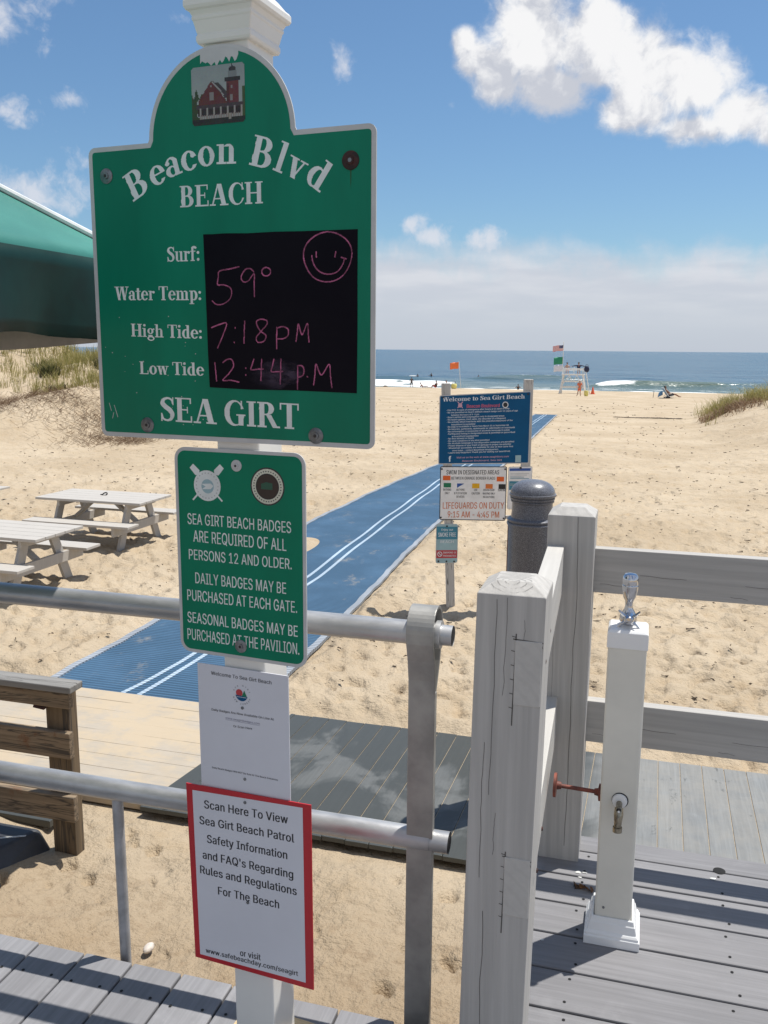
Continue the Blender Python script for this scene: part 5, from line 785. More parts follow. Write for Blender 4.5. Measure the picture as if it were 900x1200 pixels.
for _ in range(1000):     # crest of the left dune, thinning out down the slope
    u = random.uniform(-36, -19.5); v = random.gauss(43.5, 3.0)
    if random.random() < .25: v = random.uniform(33.5, 41)
    blades(mb, u, v, 0, random.randint(10, 24), random.uniform(.45, .95), random.uniform(.1, .5), .011)
for _ in range(60):
    u = random.uniform(-23.5, -20.2); v = random.gauss(43, 1.6); blades(mb, u, v, 0, 26, random.uniform(.8, 1.35), .4, .015)
tag(mb.build('dune_grass', 'grass', wn=False), 'yellow green beach grass along the crest of the left dune', 'grass', kind='stuff')
mb = MB()
for u, v, h in ((-27.6, 37.5, .75), (-24.6, 39.0, .9), (-23.6, 37.6, .8), (-25.5, 35.2, .45), (-29.5, 39.5, .6), (-22.3, 38.2, .8), (-26.6, 40.5, .7)): blades(mb, u, v, 0, 150, h, .45, .018, .8)
tag(mb.build('dune_shrub', 'shrub', wn=False), 'dark green low shrubs dotted on the left dune slope', 'shrubs', kind='stuff')
mb = MB()
for _ in range(2600):    # dry twigs at the foot of the dune
    u = random.uniform(-36, -17.5); v = random.gauss(30.4, 1.5) + .9 * math.sin(u * .8); z = gz(u, v)
    for _ in range(3):
        p = Vector((u + random.gauss(0, .2), v + random.gauss(0, .2), z - .02)); a = random.uniform(0, 6.28); L = random.uniform(.2, .6)
        qd = Vector((math.cos(a) * L, math.sin(a) * L, random.uniform(.05, .32))); mb.beam(p, p + qd, .0065, .0065)
tag(mb.build('dune_brush', 'brush', wn=False), 'reddish dry brush along the foot of the left dune', 'brush', kind='stuff')
mb = MB()
for _ in range(330):
    u = random.uniform(3.3, 17); v = random.gauss(54.5, 2.2) + .15 * (u - 4); dens_ = random.randint(10, 26) if u > 3.9 else 9
    blades(mb, u, v, 0, dens_, random.uniform(.6, 1.25), random.uniform(.15, .6), .011, .75)
tag(mb.build('dune_grass', 'grass', wn=False), 'yellow green beach grass on the low dune at the right', 'grass', kind='stuff')
mb = MB()
for _ in range(90):
    u = random.uniform(3.1, 6.2); v = random.gauss(51.8, 1.0); blades(mb, u, v, 0, 12, random.uniform(.3, .6), .35, .014, 1.3)
tag(mb.build('dune_brush', 'brush', wn=False), 'dry stems on the seaward corner of the right dune', 'brush', kind='stuff')
mb = MB()
for _ in range(4200):    # scraps of wrack, plus flakes standing in for shadows at footprint edges
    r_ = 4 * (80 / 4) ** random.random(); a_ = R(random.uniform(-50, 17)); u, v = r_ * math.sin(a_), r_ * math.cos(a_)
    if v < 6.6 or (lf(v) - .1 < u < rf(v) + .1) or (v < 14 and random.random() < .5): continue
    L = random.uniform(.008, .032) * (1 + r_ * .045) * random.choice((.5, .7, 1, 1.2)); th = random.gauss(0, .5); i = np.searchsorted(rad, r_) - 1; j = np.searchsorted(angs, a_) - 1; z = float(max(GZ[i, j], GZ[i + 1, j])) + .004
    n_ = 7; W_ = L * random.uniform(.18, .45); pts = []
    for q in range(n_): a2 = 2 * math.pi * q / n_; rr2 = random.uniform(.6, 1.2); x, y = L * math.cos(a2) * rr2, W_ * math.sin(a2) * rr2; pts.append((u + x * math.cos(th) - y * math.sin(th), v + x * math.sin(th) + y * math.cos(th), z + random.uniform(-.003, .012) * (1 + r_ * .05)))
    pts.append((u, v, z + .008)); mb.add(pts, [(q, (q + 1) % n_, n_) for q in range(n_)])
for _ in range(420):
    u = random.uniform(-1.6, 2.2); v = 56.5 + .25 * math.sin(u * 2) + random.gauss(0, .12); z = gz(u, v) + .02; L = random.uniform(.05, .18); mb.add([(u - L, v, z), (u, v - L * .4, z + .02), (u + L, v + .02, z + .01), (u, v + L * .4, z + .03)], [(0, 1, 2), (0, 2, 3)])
tag(mb.build('debris_and_print_shade', 'debris', wn=False), 'dark seaweed and driftwood scraps, with flakes added as painted footprint shadows', 'debris', kind='stuff')

# ================================================================== FOREGROUND SIGN POST
PX, PY = -.7771, 1.6723
sp_ = thing('sign_post', 'front white post carrying the big arched green board and three notices stacked below it', 'sign', (PX, PY, 0), R(-5.5))
mb = MB(); mb.hexa([(-.054, .0045, 0), (.047, .0045, 0), (.047, .1045, 0), (-.054, .1045, 0), (-.075, .0045, 2.30), (.022, .0045, 2.30), (.022, .1045, 2.30), (-.075, .1045, 2.30)])
mb.build('post', 'vinyl', sp_, bevel=.003)
mb = MB(); mb.lathe([(.0505, 2.222), (.0575, 2.222), (.0600, 2.228), (.0600, 2.236), (.0575, 2.239), (.0590, 2.243), (.0635, 2.262), (.0655, 2.264), (.0655, 2.268), (.0640, 2.270), (.0690, 2.279), (.0735, 2.281), (.0765, 2.286), (.0765, 2.296), (.0735, 2.301), (.069, 2.304), (.058, 2.318), (.030, 2.345), (.001, 2.352)], (-.026, .0545, 0), 4, sq=True)
mb.build('post_cap', 'vinyl', sp_, bevel=.0022)
mb = MB(); mb.box(-.112, .10, -.03, .160, .0005, .018)
mb.build('base_plate', 'plate', sp_, bevel=.002)
mb = MB()       # crumbs of old glue and paint along the post's edge
for z in (.06, .075, .09, .10): mb.ball((.0478, .022 + random.uniform(-.004, .004), z), .006, 0, 6, (.4, 1, 1.6))
mb.build('sealant', 'trimwhite', sp_)

def bolts(parent, spots, y, mats=('washer', 'bolt'), r=.0105, name='bolt'):
    for x, z in spots:
        mb = MB(); mb.lathe([(.0001, .0), (r, .0), (r, .0016), (r * .92, .0024), (r * .42, .0026), (r * .40, .0050), (r * .24, .0054), (.0001, .0048)], (x, y, z), 22, 0, axis='y')
        mb.lathe([(.0001, .0050), (r * .22, .0056), (.0001, .0058)], (x, y, z), 12, 1, axis='y')
        mb.build(name, list(mats), parent)
# big board
bd = MB(); cx, cz, ra = -.039, 2.052, .163
out = []
for c_, a0 in (((.288 - .016, 1.4605 + .016), -90), ((.288 - .016, 2.052 - .016), 0)):
    out += [(c_[0] + .016 * math.cos(R(a0 + 15 * k)), c_[1] + .016 * math.sin(R(a0 + 15 * k))) for k in range(7)]
out += [(cx + ra + .003, 2.052)] + [(cx + ra * math.cos(R(2 + 176 * k / 40)), cz + (ra + .003) * math.sin(R(2 + 176 * k / 40))) for k in range(41)] + [(cx - ra - .003, 2.052)]
for c_, a0 in (((-.3525 + .016, 2.052 - .016), 90), ((-.3525 + .016, 1.4605 + .016), 180)):
    out += [(c_[0] + .016 * math.cos(R(a0 + 15 * k)), c_[1] + .016 * math.sin(R(a0 + 15 * k))) for k in range(7)]
bd.prism(out, -.0030, 0.); board = bd.build('sign_board', 'white_sheet', sp_)
board['label'] = 'big arched green board headed Beacon Blvd Beach'
mb = MB(); inn = inset(out, .0095); mb.add([(x, -.0034, z) for x, z in inn], [tuple(range(len(inn)))]); mb.build('green_face', 'green', board)
mb = MB()
for ch, x, z in zip('BeaconBlvd', (-.2235, -.1780, -.1433, -.1068, -.068, -.0244, .0480, .0865, .1172, .1583), (1.9525, 1.9727, 1.986, 1.9942, 1.9999, 2.001, 1.990, 1.9794, 1.9668, 1.9485)):
    i = max(-.26, min(.22, x)); rot = -(i + .038) * 2.55 * (1.25 if i > 0 else 1); glyph_at(mb, ch, x, z, (.0555 if ch in 'Bld' else .0535), .064, rot, -.0037)
mb.build('lettering', 'letter', board)
mb = MB(); serif(mb, 'BEACH', -.1341, .0553, 1.9254, 1.9241, .0405, -.0037); serif(mb, 'Surf:', -.1692, -.0900, 1.8213, 1.8213, .0290, -.0037); serif(mb, 'Water Temp:', -.3009, -.0884, 1.7471, 1.7445, .0275, -.0037)
serif(mb, 'High Tide:', -.2647, -.0893, 1.6726, 1.6681, .0262, -.0037); serif(mb, 'Low Tide', -.2472, -.0875, 1.5949, 1.5940, .0262, -.0037); serif(mb, 'SEA GIRT', -.2003, .1279, 1.4982, 1.4927, .0505, -.0037)
mb.build('lettering', 'letter', board)
# scraped patch where the paint is gone at the top of the arch
mb = MB(); rs = np.random.default_rng(3); edge = [(-.078 + .004 * k, 2.190 + .004 * math.sin(k * 1.9) + rs.uniform(-.004, .003) - .006 * math.exp(-((k - 8) / 4) ** 2)) for k in range(22)]
for k in range(21):
    x0, x1 = edge[k][0], edge[k + 1][0]; top = lambda x: cz + (ra - .005) * math.sqrt(max(0, 1 - ((x - cx) / (ra - .004)) ** 2))
    if top(x0) > edge[k][1] and top(x1) > edge[k + 1][1]: mb.add([(x0, -.0036, edge[k][1]), (x1, -.0036, edge[k + 1][1]), (x1, -.0036, top(x1)), (x0, -.0036, top(x0))], [(0, 1, 2, 3)])
mb.build('scraped_patch', 'white_sheet', board)
mb = MB()      # scratches low on the left
for p in ([(-.329, 1.532), (-.324, 1.515)], [(-.316, 1.528), (-.310, 1.509), (-.308, 1.502)], [(-.318, 1.512), (-.322, 1.499)], [(-.085, 1.506), (-.080, 1.500)]): mb.ribbon(p, .0014, lambda a, b: (a, -.00355, b))
for _ in range(26): x, z = rs.uniform(-.34, -.06), rs.uniform(1.48, 1.72); disc(mb, x, z, rs.uniform(.0006, .0013), -.00355, 0, 6)
mb.build('scratches', 'white_sheet', board)
pan = MB(); pan.prism([(-.0815, 1.8717), (-.06, 1.8712), (-.03, 1.8718), (.02, 1.8700), (.08, 1.8706), (.14, 1.8693), (.2521, 1.8686), (.2517, 1.78), (.2521, 1.70), (.2509, 1.5668), (.12, 1.5690), (.02, 1.5684), (-.0757, 1.5708), (-.0776, 1.64), (-.0786, 1.72), (-.0800, 1.80)], -.0042, -.0030)
panel = pan.build('chalk_panel', 'chalk', board)
mb = MB(); rsm = np.random.default_rng(5)
sm_ = []
for k in range(26): a = 2 * math.pi * k / 26; sm_.append((.078 + .070 * math.cos(a) * (1 + rsm.uniform(-.12, .12)), 1.600 + .030 * math.sin(a) * (1 + rsm.uniform(-.3, .2)) + .010 * math.cos(a)))
mb.add([(x, -.00445, z) for x, z in sm_], [tuple(range(26))]); mb.build('chalk_smudge', 'smear', board)
mb = MB(); c0 = (.1905, 1.8205)
hand(mb, [[(c0[0] + (.050 + .002 * math.sin(3 * a)) * math.cos(a), c0[1] + .0455 * math.sin(a)) for a in np.linspace(1.3, 7.75, 26)], [(.1671, 1.8305), (.1675, 1.821)], [(.2078, 1.8295), (.2060, 1.8205)], [(.158, 1.824), (.160, 1.812), (.168, 1.799), (.181, 1.791), (.197, 1.789), (.212, 1.794), (.222, 1.806), (.2255, 1.817)], [(.219, 1.819), (.229, 1.816)],
          [(-.0017, 1.8075), (-.020, 1.804), (-.0459, 1.7998), (-.049, 1.787), (-.0507, 1.7741), (-.037, 1.7735), (-.0226, 1.7680), (-.019, 1.7585), (-.0235, 1.746), (-.0396, 1.7364), (-.055, 1.736), (-.0639, 1.7425)],
          [(.0319, 1.7967), (.024, 1.8030), (.013, 1.8017), (.0034, 1.7886), (.0075, 1.7790), (.019, 1.7800), (.0318, 1.7933), (.0325, 1.778), (.0325, 1.7498)], [(.0592 + .0098 * math.cos(a), 1.7965 + .0080 * math.sin(a)) for a in np.linspace(1, 7.4, 14)],
          [(-.0671, 1.6904), (-.050, 1.696), (-.0325, 1.6986), (-.040, 1.678), (-.0543, 1.6501)], [(-.0125, 1.6904), (-.0127, 1.6894)], [(-.0157, 1.6618), (-.0155, 1.6608)], [(.0094, 1.7026), (.0078, 1.682), (.0069, 1.6600)],
          [(.0591, 1.7038), (.046, 1.7065), (.0355, 1.7005), (.0431, 1.6848), (.056, 1.6755), (.0525, 1.6645), (.0387, 1.6615), (.035, 1.6713), (.047, 1.684), (.0591, 1.6966), (.0591, 1.7038)],
          [(.0807, 1.6902), (.0801, 1.6496)], [(.0807, 1.6889), (.094, 1.692), (.1053, 1.6870), (.1052, 1.6754), (.095, 1.669), (.0819, 1.6686)], [(.1227, 1.6640), (.1255, 1.681), (.1283, 1.6965), (.1357, 1.6768), (.1473, 1.6978), (.149, 1.680), (.1508, 1.6630)],
          [(-.0617, 1.6206), (-.0587, 1.5840)], [(-.0428, 1.6212), (-.033, 1.6275), (-.0222, 1.6271), (-.0185, 1.6142), (-.030, 1.599), (-.0438, 1.5857), (-.025, 1.586), (-.0071, 1.5829)], [(.0097, 1.6111), (.0097, 1.6103)], [(.0094, 1.5976), (.0094, 1.5968)],
          [(.0285, 1.6286), (.024, 1.617), (.0217, 1.6078), (.036, 1.609), (.0496, 1.6096)], [(.046, 1.6288), (.0436, 1.5874)], [(.0735, 1.6291), (.070, 1.616), (.0676, 1.6051), (.080, 1.605), (.0927, 1.6055)], [(.0891, 1.6293), (.0869, 1.5814)],
          [(.126, 1.6172), (.1248, 1.5719)], [(.126, 1.6176), (.135, 1.617), (.139, 1.611), (.1373, 1.5994), (.1258, 1.5945)], [(.1462, 1.5966), (.1472, 1.5958)], [(.160, 1.5811), (.163, 1.601), (.1656, 1.6206), (.1767, 1.6001), (.1933, 1.6210), (.196, 1.600), (.1991, 1.5765)]], -.0046, .0012)
mb.build('chalk_writing', 'pink', board)
A_ = np.zeros((58, 62, 3)); yy, xx = np.mgrid[0:58, 0:62]; rp = np.random.default_rng(8)        # small photograph of a red brick house with a lantern tower
A_[:] = (.27, .31, .31); A_ += ((yy / 58.)[..., None] * (.10, .09, .06))
tr = (xx < 9 + 4 * np.sin(yy * .5)) & (yy > 26 + 5 * np.sin(xx * .9)); A_[tr] = (.03, .055, .015); tr = (xx > 58) & (yy > 22); A_[tr] = (.05, .08, .02)
gab = (np.abs(xx - 23) < (yy - 15) * .80 + 1) & (yy > 15) & (yy < 44) & (xx < 42) & (xx > 7); A_[gab] = (.115, .022, .022)
rf_ = (np.abs((xx - 23) - (yy - 14) * .92) < 1.6) & (yy > 14) & (yy < 33) | ((xx - 23 < (yy - 14) * .92 + 6) & (xx > 24 + (yy - 14) * .92)) & (yy > 16) & (yy < 36); A_[rf_] = (.05, .035, .04)
edge_ = (np.abs((xx - 23) - (yy - 14) * .92) < .9) & (yy > 14) & (yy < 30); A_[edge_] = (.34, .33, .31)
tw = (xx > 40) & (xx < 55) & (yy > 16) & (yy < 44); A_[tw] = (.135, .026, .028); A_[(xx > 40) & (xx < 44) & (yy > 18) & (yy < 44)] = (.075, .016, .018)
A_[(xx > 38) & (xx < 57) & (yy >= 13) & (yy < 17)] = (.02, .016, .018); A_[(xx > 42) & (xx < 53) & (yy >= 7) & (yy < 13)] = (.20, .22, .22); A_[((xx - 47.5) ** 2 + (yy - 6) ** 2 < 17) & (yy < 7)] = (.03, .028, .032); A_[(xx == 47) & (yy < 3)] = (.03, .03, .03)
for x0, y0, x1, y1 in ((21, 26, 26, 34), (45, 30, 48, 36), (46, 21, 48, 24), (22, 19, 24, 21)): A_[(xx >= x0) & (xx < x1) & (yy >= y0) & (yy < y1)] = (.24, .22, .21)
A_[(yy >= 38) & (yy < 42) & (xx > 4) & (xx < 60)] = (.06, .038, .042); A_[(yy >= 42) & (yy < 49) & (xx > 6) & (xx < 58)] = (.022, .010, .010)
for x in range(9, 58, 8): A_[(xx >= x) & (xx < x + 1.2) & (yy >= 41) & (yy < 52)] = (.34, .31, .28)
A_[(yy >= 48) & (yy < 52) & (xx > 8) & (xx < 57) & (xx % 2 == 0)] = (.25, .18, .16); A_[(yy >= 52)] = (.015, .014, .010); A_[(xx > 42) & (xx < 46) & (yy > 47) & (yy < 54)] = (.32, .28, .24)
A_ = np.clip(A_ + rp.normal(0, .008, A_.shape), 0, 1)
alpha = np.ones((58, 62)); 
for cy, cx_ in ((0, 0), (0, 61), (57, 0), (57, 61)): alpha[(np.abs(yy - cy) + np.abs(xx - cx_)) < 2] = 0
picture(np.dstack((A_, alpha)), -.0990, .0188, 2.0750, 2.1810, -.0039, 'photo_panel', 'col', board)
bolts(board, [(-.3092, 1.9951)], -.0032, r=.0152); bolts(board, [(.2377, 1.9904)], -.0032, ('rust', 'washer'), .0172); bolts(board, [(-.2318, 1.4882), (.164, 1.4818)], -.0032, ('washer', 'bolt'), .0160)
mb = MB(); mb.add([(.2362, -.0036, 1.981), (.2395, -.0036, 1.981), (.2388, -.0036, 1.955), (.2378, -.0036, 1.940), (.2370, -.0036, 1.958)], [(0, 1, 2, 3, 4)]); mb.build('rust_run', 'ruststreak', board)

# badge notice
bg_ = MB(); ol = rrect(-.1676, .1400, .9970, 1.4456, .026); bg_.prism(ol, -.0030, 0.); b2 = bg_.build('sign_board', 'white_sheet', sp_); b2['label'] = 'green notice about beach badges'
mb = MB(); inn = inset(ol, .0075); mb.add([(x, -.0034, z) for x, z in inn], [tuple(range(len(inn)))]); mb.build('green_face', 'green2', b2)
mb = MB()
for t_, x0, x1, z0, z1, cp in (('SEA GIRT BEACH BADGES', -.1397, .1070, 1.2818, 1.2819, .0232), ('ARE REQUIRED OF ALL', -.1266, .0956, 1.2443, 1.2436, .0248), ('PERSONS 12 AND OLDER.', -.1390, .1075, 1.2048, 1.2063, .0222), ('DAILY BADGES MAY BE', -.1247, .0940, 1.1534, 1.1530, .0238), ('PURCHASED AT EACH GATE.', -.1463, .1188, 1.1134, 1.1154, .0240), ('SEASONAL BADGES MAY BE', -.1476, .1197, 1.0639, 1.0642, .0236), ('PURCHASED AT THE PAVILION.', -.1490, .1230, 1.0252, 1.0259, .0246)):
    sans(mb, t_, x0, x1, z0, z1, cp, -.0037, .008)
mb.build('lettering', 'letter', b2)
mb = MB()      # crossed oars behind a ring buoy
for (xa, za), (xb, zb) in (((-.126, 1.4070), (-.0530, 1.3360)), ((-.0520, 1.4095), (-.1245, 1.3345))):
    d = Vector((xb - xa, zb - za)).normalized(); q_ = Vector((-d.y, d.x)); P_ = lambda t_, w_: tuple(Vector((xa, za)) + d * t_ + q_ * w_); L = math.hypot(xb - xa, zb - za)
    y_ = -.0036 if xa < -.1 else -.00365
    mb.add([(p[0], y_, p[1]) for p in (P_(0, -.0062), P_(.020, -.0075), P_(.024, -.0025), P_(L, -.0018), P_(L, .0018), P_(.024, .0025), P_(.020, .0075), P_(0, .0062))], [tuple(range(8))])
disc(mb, -.0885, 1.3668, .0325, -.0038); disc(mb, -.0875, 1.3655, .0150, -.0040, 1); mb.add([(x, -.0042, z) for x, z in ((-.102, 1.370), (-.080, 1.372), (-.073, 1.367), (-.080, 1.360), (-.101, 1.359), (-.092, 1.365))], [tuple(range(6))], 2)
rr_ = np.random.default_rng(2)
for k in range(22): a = 2 * math.pi * k / 22; disc(mb, -.0885 + .0265 * math.cos(a), 1.3668 + .0265 * math.sin(a), .0017, -.0040, 3, 6)
mb.build('rescue_emblem', ['letter', M['tealpale'], 'letter', M['alu']], b2)
mb = MB(); disc(mb, .0541, 1.3739, .0392, -.0036); disc(mb, .0541, 1.3739, .0362, -.0038, 1); disc(mb, .0541, 1.3739, .0268, -.0040); disc(mb, .0541, 1.3739, .0252, -.0042, 2); mb.add([(x, -.0044, z) for x, z in ((.040, 1.368), (.066, 1.368), (.066, 1.381), (.052, 1.383), (.040, 1.379))], [tuple(range(5))], 3)
for k in range(34):
    a = 2 * math.pi * k / 34; disc(mb, .0541 + .0311 * math.cos(a), 1.3739 + .0311 * math.sin(a), .0015, -.0040, 0, 5)
mb.build('round_seal', ['ink', M['cream'], M['seal_brown'], M['seal_green']], b2)
bolts(b2, [(-.0171, 1.4128)], -.0032, ('white_sheet', 'bolt'), .0122); bolts(b2, [(-.0158, 1.0261)], -.0032, ('washer', 'bolt'), .0142)

# white paper notice
w_ = MB(); w_.prism([(-.1256, .6850), (.0976, .6930), (.0955, .9748), (-.1269, .9738)], -.0022, 0.); b3 = w_.build('sign_board', 'paper', sp_); b3['label'] = 'plain white notice headed Welcome To Sea Girt Beach'
mb = MB(); sans(mb, 'Welcome To Sea Girt Beach', -.0927, .0559, .9513, .9508, .0080, -.0026, .01); sans(mb, 'Daily Badges Are Now Available On Line At', -.0938, .0599, .8685, .8704, .0052, -.0026, .01); sans(mb, 'Or Scan Here', -.0398, .0068, .8386, .8406, .0050, -.0026, .008)
sans(mb, 'Daily Beach Badges Will NOT Be Sold At The Beach Entrances', -.0966, .0677, .7324, .7340, .0040, -.0026, .008)
mb.build('lettering', 'ink', b3)
mb = MB(); sans(mb, 'www.seagirtbadges.com', -.0593, .0260, .8550, .8552, .0046, -.0026, 0.); mb.box(-.0593, .0260, -.0026, -.00255, .8528, .8533); mb.build('web_address', 'inkgrey', b3)
mb = MB(); lc = (-.0172, .9170)
disc(mb, lc[0] - .006, lc[1] + .003, .0082, -.0026, 0); mb.add([(lc[0] + x, -.0027, lc[1] + z) for x, z in ((-.011, -.004), (-.002, -.004), (-.002, .004), (-.0065, .010), (-.011, .004))], [tuple(range(5))], 0)
mb.add([(lc[0] + x, -.0028, lc[1] + z) for x, z in ((.000, -.004), (.013, -.004), (.010, .002), (.0065, .010), (.003, .002))], [tuple(range(5))], 1)
mb.add([(lc[0] + .0150 * math.cos(R(a)), -.0030, lc[1] + .0150 * math.sin(R(a))) for a in range(188, 356, 12)], [tuple(range(14))], 2); mb.box(lc[0] - .012, lc[0] + .012, -.00315, -.0031, lc[1] - .0064, lc[1] - .0056, 3)
for word, a0, a1, flip in (('SEA GIRT', 158, 22, False), ('NEW JERSEY', 205, 335, True)):
    for k, ch in enumerate(word):
        if ch == ' ': continue
        a = R(a0 + (a1 - a0) * k / (len(word) - 1)); rr2 = .0190 if not flip else .0232; rot = a - math.pi / 2 if not flip else a + math.pi / 2
        v_, f_ = text_geo(ch, .012); v_ = (v_ - [v_[:, 0].mean(), 0]) * .0062
        mb.add([(lc[0] + rr2 * math.cos(a) + x * math.cos(rot) - z * math.sin(rot), -.0026, lc[1] + rr2 * math.sin(a) + x * math.sin(rot) + z * math.cos(rot)) for x, z in v_], f_, 4)
mb.build('town_emblem', [M['redband'], M['flag_green'], M['navy_sign'], M['letter'], 'ink'], b3)
for x, z in ((-.0161, .8866), (-.0136, .7221)): mb = MB(); mb.lathe([(.0001, 0), (.0034, 0), (.0034, .0014), (.0001, .0024)], (x, -.0023, z), 14, 0, axis='y'); mb.build('screw', 'washer', b3)
for x, z in ((.074, .936), (.077, .924)): pass

# red bordered notice
rdm = MB(); ol = [(-.1539, .2517), (.1518, .2550), (.1486, .6959), (-.1638, .6858)]; rdm.prism(ol, -.0068, -.0040); b4 = rdm.build('sign_board', 'red', sp_); b4['label'] = 'white notice with a wide red border about safety information'
mb = MB(); inn = [(-.1404, .2587 + .004), (.1329, .2680), (.1290, .6860), (-.1473, .6725)]; mb.add([(x, -.0071, z) for x, z in inn], [(0, 1, 2, 3)]); mb.build('white_face', 'paper', b4)
mb = MB()
for t_, x0, x1, z0, z1, cp in (('Scan Here To View', -.1173, .0936, .6346, .6417, .0196), ('Sea Girt Beach Patrol', -.1310, .1083, .5935, .6007, .0196), ('Safety Information', -.1125, .0910, .5513, .5574, .0196), ("and FAQ's Regarding", -.1254, .1051, .5096, .5144, .0196), ('Rules and Regulations', -.1334, .1131, .4710, .4765, .0196), ('For The Beach', -.0873, .0693, .4288, .4335, .0196), ('or visit', -.0334, .0202, .2887, .2918, .0150), ('www.safebeachday.com/seagirt', -.1247, .1142, .2713, .2794, .0118)):
    sans(mb, t_, x0, x1, z0, z1, cp, -.0074, .020)
mb.build('lettering', 'ink', b4)
for x, z in ((-.0118, .6698), (-.010, .4279)): mb = MB(); mb.lathe([(.0001, 0), (.0036, 0), (.0036, .0014), (.0001, .0024)], (x, -.0071, z), 14, 0, axis='y'); mb.build('screw', 'washer', b4)

# ================================================================== PIPE RAILING
hr = thing('pipe_railing', 'galvanised two pipe railing with a looped flat strap upright at its end', 'railing', (-.459, 1.955, -1.1)); ox, oy, oz = hr.location
def pipe(z, xe, r, re):
    mb = MB(); mb.tube([(-4.6 - ox, 0, z - oz), (-.51 - ox, 0, z - oz), (-.436 - ox, 0, z - oz)], r, 24)
    mb.tube([(-.444 - ox, 0, z - oz), (xe - ox, 0, z - oz)], re, 24, caps=False); mb.tube([(xe - .002 - ox, 0, z - oz), (xe - .0005 - ox, 0, z - oz)], re * .86, 24, mi=1)
    mb.lathe([(re * .86, xe - .002 - ox), (re, xe - ox)], (0, 0, z - oz), 24, axis='x', n=24) if False else None
    return mb.build('pipe', ['galv', 'hole'], hr)
pipe(.999, -.392, .0280, .0240); pipe(.478, -.390, .0280, .0265)
mb = MB(); mb.tube([(-.431 - ox, 0, .999 - oz), (-.419 - ox, 0, .999 - oz)], .033, 24); mb.build('collar', 'galv', hr)
# strap: flat bar 63 mm wide bent over the pipe and back on itself
prof = []; c_ = .999 - oz + .012; r_ = .056
prof += [(-.022, -.05), (-.022, c_ - .16)] + [(-.024, c_ - .12), (-.034, c_ - .07), (-.050, c_ - .025)]
prof += [(r_ * math.cos(R(a)) * .95, c_ + r_ * math.sin(R(a))) for a in range(180, -1, -10)] + [(.050, c_ - .025), (.030, c_ - .085), (.010, c_ - .125), (-.004, c_ - .150)]
mb = MB(); th_ = .0075; n_ = len(prof)
pin = inset(prof + [(.2, c_ - .2)], 0)  # keep order
nrm = []
for i in range(n_):
    a = Vector(prof[max(i - 1, 0)]); b_ = Vector(prof[min(i + 1, n_ - 1)]); d = (b_ - a).normalized(); nrm.append(Vector((d.y, -d.x)))
vs = []
for i in range(n_):
    p = Vector(prof[i]); p2 = p + nrm[i] * th_
    vs += [(-.0325, p.x, p.y), (.0315, p.x, p.y), (.0315, p2.x, p2.y), (-.0325, p2.x, p2.y)]
fs = [(i * 4 + k, i * 4 + (k + 1) % 4, i * 4 + 4 + (k + 1) % 4, i * 4 + 4 + k) for i in range(n_ - 1) for k in range(4)] + [(3, 2, 1, 0), tuple(n_ * 4 - 4 + k for k in range(4))]
mb.add(vs, fs, 0, False); mb.build('strap_upright', 'galv_dark', hr, bevel=.0015)
mb = MB(); mb.box(-.030, .029, -.0130, .012, -.06, c_ - .155); mb.build('web', 'galv_dark', hr, bevel=.002)
mb = MB(); mb.tube([(-1.302 - ox, .0, .46 - oz), (-1.300 - ox, 0, .1 - oz), (-1.296 - ox, 0, -.06)], .0150, 16); mb.build('baluster', 'steelpost', hr)

# ================================================================== WHITE TIMBER FENCE
fe = thing('timber_fence', 'weathered white timber fence of square chamfered posts and two rails at the deck corner', 'fence', (-.19, 2.3, 0)); fx, fy, fz = fe.location
def fpost(x0, x1, y0, y1, h, pk, marks=None, lean=0.):
    tilt = lambda z: -lean * (h - z) / h
    x0, x1, y0, y1 = x0 - fx, x1 - fx, y0 - fy, y1 - fy; c = .033; mb = MB()
    v = [(x0, y0, -.03), (x1, y0, -.03), (x1, y1, -.03), (x0, y1, -.03), (x0, y0, h), (x1, y0, h), (x1, y1, h), (x0, y1, h), (x0 + c, y0 + c, pk), (x1 - c, y0 + c, pk), (x1 - c, y1 - c, pk), (x0 + c, y1 - c, pk)]
    mb.add(v, [(3, 2, 1, 0), (0, 1, 5, 4), (1, 2, 6, 5), (2, 3, 7, 6), (3, 0, 4, 7), (4, 5, 9, 8), (5, 6, 10, 9), (6, 7, 11, 10), (7, 4, 8, 11), (8, 9, 10, 11)])
    mb.v = [(p[0] + (tilt(p[2]) if p[2] < h else 0), p[1], p[2]) for p in mb.v]
    o = mb.build('post', 'paint_z', fe, bevel=.0022)
    if marks:
        mk = MB()
        for pts, wd in marks['front']: mk.ribbon([(a, b) for a, b in pts], wd, lambda a, b: (a - fx + tilt(b), y0 - .0006, b))
        for pts, wd in marks.get('top', []): mk.ribbon(pts, wd, lambda a, b: (a - fx, b - fy, pk + .0006))
        for k in range(1, 9) if marks.get('rings') else []:      # growth rings on the sawn top
            cxr, rr2 = marks['rings'], .0125 * k; pp = [(cxr + rr2 * 1.25 * math.cos(R(a)), 1.02 - rr2 * 22 * math.sin(R(a)) * (1 + .04 * math.sin(a))) for a in range(4, 177, 8)]
            pp = [q for q in pp if .03 < q[1] < .97 and x0 + fx + c * q[1] + .003 < q[0] < x1 + fx - c * q[1] - .003]
            if len(pp) > 1: mk.ribbon(pp, .0009, lambda a, b: (a - fx, y0 + c * b - .0006, h + (pk - h) * b + .0006)) if max(abs(pp[i + 1][0] - pp[i][0]) for i in range(len(pp) - 1)) < .03 else None
        mk.build('checks', 'check', o)
    return o
def crack(x, z0, z1, amp=.004, seed=0, n=14):
    r_ = random.Random(seed); xx_ = x; out = []
    for k in range(n + 1): out.append((xx_, z0 + (z1 - z0) * k / n)); xx_ += r_.uniform(-amp, amp)
    return out
fr = []
